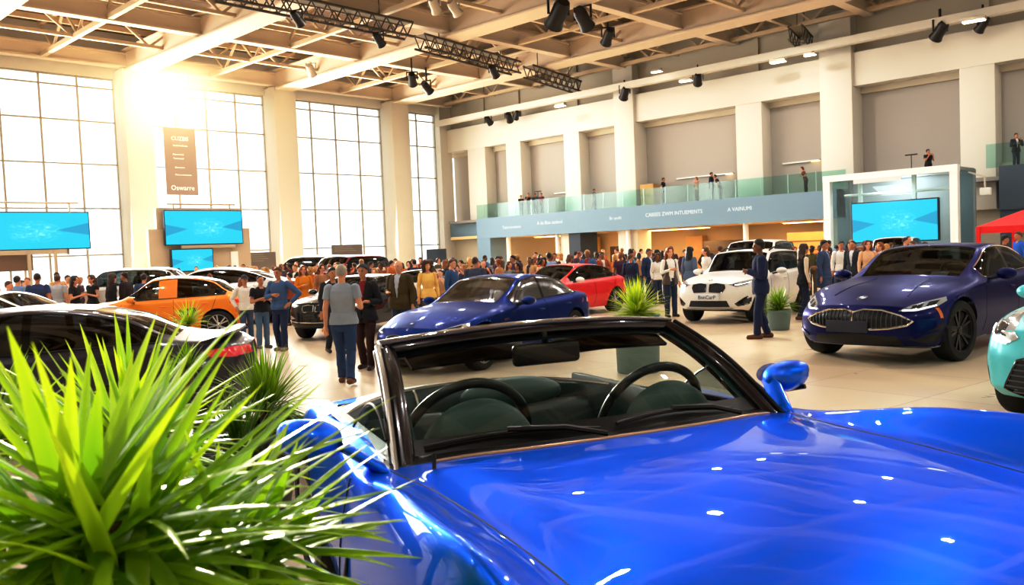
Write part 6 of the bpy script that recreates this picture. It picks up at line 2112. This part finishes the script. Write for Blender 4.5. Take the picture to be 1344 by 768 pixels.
gray_man = figure(455, 504, h=1.76, ang=168, label='grey-haired person in grey t-shirt and jeans seen from behind, beside the blue sedan', top='tee', hair='crop', col=C_('#98A2B0', '#27406A', 'grey', 'l', '#6B3A20'), stride=.20, arms=('down', 'front'), heavy=1.12, voxel=.008)
dark_woman = figure(483, 484, h=1.74, ang=-22, label='person in an open black jacket and dark red top walking towards the convertible', top='jacket', hair='short', col=C_('#17151C', '#32150F', 'black', 'm', '#3A1A10', shirt='#8A1C22'), arms=('front', 'down'), stride=.10, female=True, voxel=.008)
figure(441, 464, h=1.68, ang=20, label='person in dark navy clothes mostly hidden behind the strolling grey-haired person', top='shirt', hair='short', col=C_('#20242E', '#1C222E', 'black', 'm'), stride=.15)
figure(523, dep=17.2, h=1.76, ang=-25, label='person in an open olive jacket over a pale shirt behind the dark blue sedan bonnet', top='jacket', hair='bald', col=C_('#4A3A1A', '#2B3A52', 'fair', 'l', shirt='#B9BFCC'), arms=('down', 'front'), heavy=1.18)
figure(319, dep=19.5, h=1.56, ang=15, label='person in a loose white shirt and flat cap beside the orange car tail', top='shirt', hair='short', col=C_('#DED8D2', '#3C4C66', '#2A2A30', 'm'), arms=('down', 'pocket'), heavy=1.05)
figure(346, 457, h=1.56, ang=25, label='person in a black t-shirt and faded jeans between the white shirt and the blue shirt', top='tee', hair='crop', col=C_('#141316', '#4E6A88', 'black', 'm', '#4A4A4E'), arms=('cross', 'hold'))
figure(371, 460, h=1.72, ang=-30, label='person in a blue denim shirt and dark jeans with folded arms', top='shirt', hair='short', col=C_('#3E5C8A', '#1B2A4C', 'brown', 'm', '#8A7C6A'), arms=('hip', 'cross'), stride=.07, heavy=1.05)
figure(397, dep=23.2, h=1.70, ang=10, label='person with long fair hair in an orange sweater beside the black SUV', top='blouse', hair='long', col=C_('#D98518', '#2A2420', 'auburn', 'l'), female=True, arms=('down', 'hold'))
figure(421, dep=24.6, h=1.70, ang=30, label='person with brown hair in a patterned tan blouse behind the black SUV', top='blouse', hair='bob', col=C_('#A87850', '#3A2A20', 'brown', 'l'), female=True)
figure(560, dep=20.5, h=1.72, ang=12, label='person with big curly brown hair in a pale yellow top behind the dark blue sedan', top='blouse', hair='curly', col=C_('#E5BC66', '#5A4630', '#4A2714', 'l'), female=True)
figure(623, dep=20.5, h=1.75, ang=165, label='broad person in a slate blue jacket seen from behind over the sedan roof', top='jacket', hair='crop', col=C_('#3A4258', '#20242E', 'dark brown', 'm'), heavy=1.15)
figure(592, dep=21.5, h=1.72, ang=60, label='person in a bright denim blue shirt in the crowd over the sedan roof', top='shirt', hair='short', col=C_('#2A4E80', '#20242E', 'brown', 'l'))
figure(828, dep=27.4, h=1.76, ang=75, label='person with a dark bob in a teal denim jacket behind the tall potted plant', top='coat', hair='bob', col=C_('#2E628C', '#1F2A40', 'black', 'm', shirt='#A9C4DA'), female=True)
figure(851, dep=27.8, h=1.74, ang=50, label='person in a long navy coat beside the teal denim jacket', top='coat', hair='short', col=C_('#26365A', '#1A2233', 'dark brown', 'm', shirt='#C8CDD6'))
figure(881, 416, h=1.78, ang=25, label='person with auburn hair in a fuzzy brown waistcoat over white beside the white SUV nose', top='vest', hair='long', col=C_('#5A4838', '#1F2A44', 'auburn', 'l', '#15151A', shirt='#E9E4DE'), female=True, arms=('down', 'hold'))
figure(905, dep=24.6, h=1.76, ang=140, label='person with long black hair in a grey blue jacket behind the fuzzy waistcoat', top='jacket', hair='long', col=C_('#5A6A84', '#1A1F2C', 'black', 'l'), female=True)
figure(927, dep=26.0, h=1.72, ang=-60, label='person in a loose white blouse behind the white SUV bonnet', top='blouse', hair='wavy', col=C_('#E2DED8', '#3A4454', 'brown', 'l'), female=True)
figure(945, dep=27.6, h=1.74, ang=160, label='person in a dark navy jacket seen from behind over the white SUV bonnet', top='jacket', hair='short', col=C_('#1E2C58', '#1A1F2C', 'brown', 'l'))
suit_man = figure(1001, 444, h=1.87, ang=-84, label='person in a navy blue suit and brown shoes standing in profile before the white SUV', top='jacket', hair='short', col=C_('#15234A', '#15234A', 'black', 'd', '#6A3A1E', shirt='#E8ECF2'), arms=('hold', 'hold'), stride=.10, voxel=.008)
figure(1056, 421, h=1.74, ang=115, label='person with long brown hair in black over cream sleeves beside the grey pot', top='vest', hair='wavy', col=C_('#101014', '#16203A', '#3A2018', 'm', '#5A3A28', shirt='#D8C8B4'), female=True, stride=.16, arms=('hold', 'down'))
figure(1081, dep=21.6, h=1.80, ang=70, label='person in a slate blue jacket facing the cyan screen beside the navy coupe', top='coat', hair='short', col=C_('#35486E', '#1C2436', 'black', 'm', shirt='#8FA0BA'), arms=('down', 'down'))
figure(1104, dep=25.5, h=1.74, ang=20, label='person in a white shirt in the crowd behind the navy coupe bonnet', top='shirt', hair='short', col=C_('#E4E2E0', '#222A38', 'black', 'm'))
figure(1120, dep=24.6, h=1.74, ang=-30, label='person in a charcoal jacket over white behind the navy coupe bonnet', top='jacket', hair='crop', col=C_('#232A38', '#1A1E28', 'black', 'm', shirt='#D9DCE2'))
figure(1139, dep=23.8, h=1.74, ang=15, label='person with reddish hair in a pale peach wrap near the navy coupe windscreen', top='blouse', hair='wavy', col=C_('#D9B08C', '#3A2A20', '#6A3018', 'l'), female=True)
figure(1156, dep=24.9, h=1.66, ang=-40, label='person with auburn hair in a tan top beside the navy coupe windscreen', top='tee', hair='bob', col=C_('#B08A60', '#2A2420', 'auburn', 'l'), female=True)
# visitors by the first window
figure(47, dep=21.6, h=1.80, ang=170, label='broad person in a dark blue t-shirt seen from behind below the wide screen', top='tee', hair='crop', col=C_('#303C66', '#23283A', 'dark brown', 'm'), heavy=1.2)
figure(73, dep=23.6, h=1.72, ang=150, label='person in a pale grey t-shirt beside the broad dark blue one below the wide screen', top='tee', hair='short', col=C_('#B0B2B8', '#4A4A52', 'brown', 'l'))
figure(95, dep=23.0, h=1.68, ang=60, label='person with long dark hair in a black top below the wide screen corner', top='tee', hair='long', col=C_('#1A1618', '#2A1E1A', 'dark brown', 'l'), female=True, arms=('hold', 'hold'))
figure(119, dep=23.8, h=1.68, ang=-50, label='person in a sleeveless black dress beside the silver SUV', top='dress', hair='pony', col=C_('#17161A', '#8A5A40', 'brown', 'l'), female=True, arms=('hold', 'down'))
figure(141, dep=23.0, h=1.70, ang=115, label='person in a black sweater with long hair leaning close to the one in dark brown', top='blouse', hair='long', col=C_('#19151A', '#B03A34', '#3A2216', 'l'), female=True, lean=.12)
figure(163, dep=23.4, h=1.72, ang=-120, label='person in a dark brown jacket leaning close to the one in a black sweater', top='jacket', hair='short', col=C_('#2A1C1C', '#B0403A', 'dark brown', 'm'), heavy=1.15)
figure(187, dep=23.0, h=1.66, ang=160, label='person in a blue denim jacket seen from behind near the orange car bonnet', top='jacket', hair='short', col=C_('#34486C', '#2A303C', 'dark brown', 'l'))
figure(8, dep=22.0, h=1.62, ang=70, label='person in a peach shirt cut by the photo edge below the wide screen', top='tee', hair='short', col=C_('#D49A78', '#4A4A52', 'brown', 'l'))
figure(20, dep=23.0, h=1.74, ang=150, label='person in a light blue shirt near the photo edge below the wide screen', top='shirt', hair='short', col=C_('#7A90B4', '#3A4254', 'dark brown', 'l'))
# gallery
gz_ = 4.572
def gal(px, py_, X, Z, lab, **k):
    p = on_x(px, py_, X)
    return figure(px, loc=Vector((X, p.y, Z)), label=lab, **k)
GR = 'visitors on the gallery'
gal(684, 270, 49.6, gz_, 'person in dark clothes at the gallery rail end, first of the small group', ang=30, h=1.66, col=C_('#3A2420'), voxel=.016, arms=('hold', 'hold'))
gal(694, 268, 49.4, gz_, 'person in a black top in the small gallery group, arms raised', ang=10, h=1.76, col=C_('#1A1A20'), voxel=.016, arms=('phone', 'phone'))
gal(703, 268, 49.8, gz_, 'person in a slate top in the small gallery group', ang=-20, h=1.72, col=C_('#3A4458', hair='black'), voxel=.016)
gal(711, 268, 49.4, gz_, 'person in dark red at the near end of the small gallery group', ang=-40, h=1.66, col=C_('#5A2424'), voxel=.016)
gal(780, 262, 50.2, gz_, 'person in grey behind the rail near the pale ledge of the gallery', ang=60, h=1.62, col=C_('#6A6E74'), voxel=.016)
gal(871, 258, 49.4, gz_, 'person in black standing upright by the wooden cabinet on the gallery', ang=70, h=1.82, col=C_('#15151A', '#15151A', 'black'), voxel=.016)
gal(915, 255, 49.6, gz_, 'person in a tan top on the gallery above the pale fascia lettering', ang=-60, h=1.66, top='blouse', hair='bob', female=True, col=C_('#B08468', '#5A4A44', 'auburn', 'l'), voxel=.016, arms=('phone', 'hold'))
gal(934, 252, 49.4, gz_, 'person in a dark jacket on the gallery, first of two leaning together', ang=75, h=1.84, top='jacket', col=C_('#1A1A24', '#2A3040', 'black'), voxel=.016)
gal(946, 252, 50.4, gz_, 'person in maroon bending on the gallery beside the dark jacket', ang=-80, h=1.74, lean=.45, col=C_('#3A1E22', '#2A3040', 'black'), voxel=.016, arms=('front', 'front'))
gal(957, 252, 49.9, gz_ - .38, 'person sitting low in a black top behind the gallery rail', ang=-40, h=1.62, col=C_('#20181A', '#20181A', 'black'), voxel=.016) if 0 else None
gal(1058, 245, 49.6, gz_, 'person with red hair leaning at the gallery end beside the glass booth', ang=-70, h=1.6, lean=.3, top='tee', hair='bob', female=True, col=C_('#7A3A2A', '#2A2A30', '#6A2A14', 'l'), voxel=.016, arms=('front', 'hold'))
struct(MB().box2((48.7, 12.6, 4.42), (U + 1.2, 20.6, 4.62)).build('floor_gallery_middle', MATS['gallery_floor']))
gal(1218, 215, 49.1, 4.62, 'person in black taking photos on the gallery over the glass booth', ang=40, h=1.76, col=C_('#131318', '#1A1A20', 'black', 'm'), arms=('phone', 'phone'), head_yaw=.3, voxel=.012, heavy=1.1)
gal(1334, 230, 48.9, 4.95, 'person in a white shirt and dark jacket at the rail above the red canopy', ang=30, h=1.74, top='jacket', col=C_('#20202A', '#26304A', 'black', 'm', shirt='#DADCE2'), arms=('phone', 'hold'), voxel=.012)
# under the canopy
figure(1318, dep=24.5, h=1.72, ang=100, label='person in a plum top and dark cap under the red canopy', top='shirt', hair='short', col=C_('#4A2438', '#2A2A34', 'black', 'm'))
figure(1338, dep=25.5, h=1.80, ang=-60, label='person in a bright blue shirt under the red canopy', top='shirt', hair='short', col=C_('#1E62C0', '#2A2A34', 'brown', 'm'))
# cap and bag
def cap(o_label, colour, name='cap'): pass

# ------------------------------------------------------------------ the crowd: each visitor an object of its own, sharing garments cut on ten figures
PROTO = []
for i, (f, top, hr, arms, st, hy, hv, ln) in enumerate((
        (False, 'tee', 'short', ('down', 'down'), .05, .2, 1.0, 0), (False, 'shirt', 'short', ('hold', 'down'), .08, -.5, 1.08, 0),
        (False, 'jacket', 'crop', ('pocket', 'down'), .0, .4, 1.12, 0), (False, 'tee', 'crop', ('phone', 'hold'), .05, -.2, 1.0, .04),
        (False, 'jacket', 'short', ('cross', 'cross'), .06, .0, 1.05, 0), (True, 'blouse', 'long', ('down', 'hold'), .05, .3, 1.0, 0),
        (True, 'tee', 'bob', ('hold', 'hold'), .0, -.4, 1.0, .03), (True, 'jacket', 'wavy', ('down', 'down'), .08, .5, 1.04, 0),
        (True, 'blouse', 'curly', ('front', 'down'), .04, -.2, 1.0, 0), (True, 'tee', 'pony', ('phone', 'down'), .03, .1, 1.0, 0))):
    P = person_mesh(f, arms, st, ln, hy, 0, hv, voxel=.021, fingers=True, seed=i)
    G = dress(P, top, hair=hr, seed=i)
    PROTO.append((P, G, f, top, hr))
TOPS = [('rust', '#9A4A26'), ('tan', '#B08458'), ('dark brown', '#3A261C'), ('black', '#15141A'), ('navy', '#1F2A4A'), ('denim blue', '#3E5F8E'), ('white', '#E0DCD4'),
        ('grey', '#80828A'), ('cream', '#D9C6A6'), ('maroon', '#5A1E22'), ('orange', '#C06A22'), ('charcoal', '#2C2E36'), ('pale blue', '#8FA6C4'), ('sand', '#C79E6E'), ('plum', '#4A2840'), ('olive', '#4E4A26')]
HAIRN = ['black', 'dark brown', 'brown', 'auburn', 'fair']
STY = {'short': 'short', 'crop': 'cropped', 'long': 'long', 'bob': 'bobbed', 'wavy': 'wavy', 'curly': 'curly', 'pony': 'tied-back'}
REG = [(-200, 120, 'below the widest screen'), (120, 262, 'below the small cyan screen'), (262, 345, 'beside the beige display wall'), (345, 440, 'below the grey brown board'),
       (440, 520, 'before the third window'), (520, 600, 'before the last window'), (600, 700, 'before the hall corner'), (700, 790, 'behind the red sedan roof'), (790, 880, 'before the amber gallery rooms'),
       (880, 1010, 'around the white SUV'), (1010, 1110, 'before the glass booth'), (1110, 1500, 'behind the navy coupe roof')]
rngc = random.Random(42)
occupied = []
for o in COL.objects:
    if o.parent is None and o.get('category') == 'person': occupied.append((o.location.x, o.location.y, .3))
    if o.parent is None and o.get('category') in ('board', 'stand', 'screen', 'display wall', 'plant', 'booth', 'canopy'): occupied.append((o.location.x, o.location.y, 3.35 if o['category'] == 'canopy' else 1.6 if o['category'] in ('board', 'screen') else .9))
cars_ = []
for o in COL.objects:
    if o.parent is None and o.get('category') == 'car':
        cars_.append((o.location.x, o.location.y, o.rotation_euler.z, 2.45 * o.scale.x + .4, 1.28 * o.scale.x + .3))
def free(x, y, r=.265):
    if x > 47.5 or y > 51.0: return False
    for cx in COLX:
        if abs(x - cx) < 1.3 and y > 53: return False
    if 42 < x < 47 and 12.2 < y < 20: return False
    for a, b, c in occupied:
        if (x - a) ** 2 + (y - b) ** 2 < (r + c) ** 2: return False
    for cx, cy, yw, hl, hw in cars_:
        dx, dy = x - cx, y - cy
        u_ = dx * math.cos(yw) + dy * math.sin(yw); v_ = -dx * math.sin(yw) + dy * math.cos(yw)
        if abs(u_) < hl and abs(v_) < hw: return False
    return True
usedl = set(); ncrowd = 0
BANDS = [(440, 740, 22.4, 22.8, .54), (440, 760, 23.3, 23.7, .54), (440, 800, 24.2, 24.6, .54), (440, 840, 25.1, 25.5, .54), (440, 860, 26.0, 26.5, .54), (560, 880, 27.0, 27.4, .56), (-20, 380, 25.2, 26.2, .62), (-20, 380, 23.5, 25, .8), (440, 705, 24.6, 26, .56), (1040, 1200, 25, 27, .55), (180, 880, 27, 28.4, .56), (880, 1330, 27.5, 29.5, .62), (180, 880, 29.2, 30.8, .6), (880, 1200, 31, 33, .7), (180, 880, 32, 34, .7), (-20, 180, 27, 30, .9), (180, 880, 36, 38, .85), (200, 880, 40, 42, .95)]
for bi, (xa, xb, d0, d1, stp) in enumerate(BANDS):
    px = xa + rngc.uniform(0, 8)
    while px < xb:
        dep = rngc.uniform(d0, d1)
        p = at_depth(px, 340, dep)
        px += stp * FPX / dep * rngc.uniform(.75, 1.2)
        if ncrowd >= 268 or not free(p.x, p.y): continue
        qx = pr((p.x, p.y, 1.6))[0]
        reg = next((r for a, b, r in REG if a <= qx < b), None)
        if reg is None: continue
        row = 'front' if dep < 27 else ('middle' if dep < 31 else 'back')
        for tr in range(60):
            pi = rngc.randrange(10); tn, tc = rngc.choice(TOPS); hn = rngc.choice(HAIRN)
            P, G, f, top, hr = PROTO[pi]
            key = (tn, hn, STY[hr], top, reg, row)
            if (tn, hn, STY[hr], reg, row) not in usedl: break
        usedl.add((tn, hn, STY[hr], reg, row))
        lab = 'person, %s %s, %s %s hair, %s crowd %s' % (tn.replace(' ', '-'), {'tee': 't-shirt', 'shirt': 'shirt', 'jacket': 'jacket', 'blouse': 'blouse'}[top], STY[hr], hn.replace(' ', '-'), row, reg)
        h = (rngc.uniform(1.56, 1.70) if f else rngc.uniform(1.64, 1.80)) - max(0, (27.5 - dep)) * .055
        loc = Vector((p.x, p.y, 0))
        ang = rngc.choice((rngc.uniform(-60, 60), rngc.uniform(120, 240), rngc.uniform(-180, 180)))
        skin = SK[rngc.choice('lllmmpd')]
        add_person(P, G, loc, face_yaw(loc, ang), h, dict(top=tc, shirt=rngc.choice(('#DAD6CE', '#8A2A26', '#2A3040')) if top == 'jacket' else tc, trousers=rngc.choice(('#23304A', '#1A1C22', '#4A3A2C', '#3E5674')), hair=HR[hn], skin=skin, shoes='#2A1A12'), lab, 'visitors in the crowd', eyes=False)
        occupied.append((p.x, p.y, .265)); ncrowd += 1
print('crowd', ncrowd)

# caps
def cap_on(o, colour, name='cap'):
    me = o.data
    top = max((v.co for v in me.vertices), key=lambda c: c.z)
    hx, hz = top.x, top.z
    c = Vector((hx + .008, 0, hz - .085))
    mb = MB(); mb.ell(c, (.112, .094, .105), 20, 12)
    mb.v = [(x, y, max(z, c.z + .012)) for x, y, z in mb.v]
    vs = [(c.x + .06 + .13 * math.cos(a) , .085 * math.sin(a), c.z + .015 - .02 * math.cos(a)) for a in np.linspace(-PI / 2, PI / 2, 13)]
    mb.add([(v[0], v[1], v[2] + .008) for v in vs] + vs, [tuple(range(13)), tuple(range(13, 26))[::-1]] + [(i, 13 + i, 14 + i, i + 1) for i in range(12)])
    mb.build(name, mat('cap_' + colour[1:], colour, .8), o, smooth=True)
for o in list(COL.objects):
    if o.parent is None and o.get('category') == 'person':
        if 'flat cap' in o['label']: cap_on(o, '#2E2E36')
        if 'dark cap' in o['label']: cap_on(o, '#1A1A20')
# ------------------------------------------------------------------ light and eye
w = bpy.data.worlds.new('sky'); SC.world = w; w.use_nodes = True
nt = w.node_tree; bg = nt.nodes['Background']
tc = nt.nodes.new('ShaderNodeTexCoord'); sp = nt.nodes.new('ShaderNodeSeparateXYZ'); nt.links.new(tc.outputs['Generated'], sp.inputs[0])
cr = nt.nodes.new('ShaderNodeValToRGB')
cr.color_ramp.elements[0].position = .0; cr.color_ramp.elements[0].color = (1, .93, .82, 1)
cr.color_ramp.elements[1].position = .5; cr.color_ramp.elements[1].color = (.86, .93, 1, 1)
nt.links.new(sp.outputs['Z'], cr.inputs[0]); nt.links.new(cr.outputs[0], bg.inputs['Color'])
bg.inputs['Strength'].default_value = 1.85

def area(name, loc, target, sx, sy, power, color):
    l = bpy.data.lights.new(name, 'AREA'); l.shape = 'RECTANGLE'; l.size = sx; l.size_y = sy; l.energy = power; l.color = color
    o = bpy.data.objects.new(name, l); COL.objects.link(o); o.location = loc
    o.rotation_euler = (Vector(target) - Vector(loc)).to_track_quat('-Z', 'Y').to_euler()
    return o
sd = ray(215, 112).normalized()
sl = bpy.data.lights.new('low_sun', 'SUN'); sl.energy = 5.0; sl.angle = math.radians(1.2); sl.color = (1, .86, .68)
so = bpy.data.objects.new('low_sun', sl); COL.objects.link(so)
sdir = Vector((sd.x, sd.y, math.tan(math.radians(10.6)) * math.hypot(sd.x, sd.y))).normalized()
so.rotation_euler = sdir.to_track_quat('Z', 'Y').to_euler()
# added fill lamps boosting daylight inside the glazed wall, then unseen roof fill lamps
for cx in (7, 18, 28.5, 39):
    area('window_fill', (cx, V - 1.7, 8), (cx, 0, 2), 8, 11, 2300, (1, .95, .89))
for i in range(6):
    for j in range(6):
        x, y = -4 + i * 9.2 + (j % 2) * 2.3, -6 + j * 9.0 + (i % 2) * 2.1
        if math.hypot(x - 2, y - 2) < 7 and not (i + j) % 2: continue
        area('roof_fill', (x, y, 13.3), (x, y, 0), .4, .4, 330 if math.hypot(x, y) > 11 else 200, (1, .965, .91))
area('booth_fill', (44.0, 16.1, 4.6), (45.6, 16.1, 0), 1.5, 4.5, 130, (.9, .97, 1))  # fill lamp added to brighten the booth's back panel
for x, y in ((U + 2.5, 45), (U + 2.5, 35), (U + 2.5, 25)):
    area('gallery_lamp', (x, y, 2.9), (x, y, 0), 1.5, 7, 190, (1, .86, .62))

cam = bpy.data.cameras.new('camera'); co = bpy.data.objects.new('camera', cam); COL.objects.link(co)
cam.sensor_width = 36; cam.lens = FPX / 1344 * 36; cam.clip_end = 500; cam.clip_start = .05
R3 = Matrix((rgt, upv, -fwd)).transposed()
co.matrix_world = Matrix.Translation(ORG) @ R3.to_4x4()
cam.dof.use_dof = True; cam.dof.focus_distance = 8.0; cam.dof.aperture_fstop = 5.6
SC.camera = co
vs_ = SC.view_settings
vs_.view_transform = 'Standard'; vs_.look = 'None'; vs_.exposure = 0.28; vs_.gamma = 1.0
vs_.use_curve_mapping = True
cm_ = vs_.curve_mapping; cv = cm_.curves[3]
cv.points.new(.18, .135); cv.points.new(.6, .66); cm_.update()
# added emissive haze imitating sun glare at the upper windows
hz = bpy.data.materials.new('sun_glare_glow'); hz.use_nodes = True
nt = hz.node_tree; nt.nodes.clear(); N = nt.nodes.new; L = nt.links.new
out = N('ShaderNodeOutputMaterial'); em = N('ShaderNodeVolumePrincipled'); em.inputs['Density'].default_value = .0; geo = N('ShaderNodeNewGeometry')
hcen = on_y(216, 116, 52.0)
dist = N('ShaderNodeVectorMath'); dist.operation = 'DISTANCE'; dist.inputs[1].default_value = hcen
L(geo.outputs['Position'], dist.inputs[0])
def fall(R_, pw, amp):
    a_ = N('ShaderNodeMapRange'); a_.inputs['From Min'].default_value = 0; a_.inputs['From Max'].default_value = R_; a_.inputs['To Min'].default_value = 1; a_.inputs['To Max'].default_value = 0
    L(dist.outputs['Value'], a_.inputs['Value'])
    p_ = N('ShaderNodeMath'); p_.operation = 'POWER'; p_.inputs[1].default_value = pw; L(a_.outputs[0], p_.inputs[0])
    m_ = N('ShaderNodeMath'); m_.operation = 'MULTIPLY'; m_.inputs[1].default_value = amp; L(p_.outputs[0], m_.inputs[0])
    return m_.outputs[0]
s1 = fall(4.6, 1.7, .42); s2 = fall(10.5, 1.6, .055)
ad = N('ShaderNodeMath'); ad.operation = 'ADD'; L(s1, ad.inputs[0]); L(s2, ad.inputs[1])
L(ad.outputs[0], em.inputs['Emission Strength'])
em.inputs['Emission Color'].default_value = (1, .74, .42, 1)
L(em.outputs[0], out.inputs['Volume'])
hb_ = MB().box2((hcen.x - 10.4, 42.5, 5.68), (hcen.x + 10.4, 54.4, 13.95)).build('sun_glare_glow', hz)
tag(hb_, 'warm golden haze added as sun glare at the upper windows', 'glow', kind='stuff')
SC.cycles.volume_step_rate = 1.0; SC.cycles.volume_max_steps = 128
SC.cycles.use_denoising = True
SC.cycles.max_bounces = 8; SC.cycles.transparent_max_bounces = 16; SC.cycles.diffuse_bounces = 3; SC.cycles.glossy_bounces = 4
SC.cycles.sample_clamp_indirect = 6
SC.cycles.caustics_reflective = False; SC.cycles.caustics_refractive = False
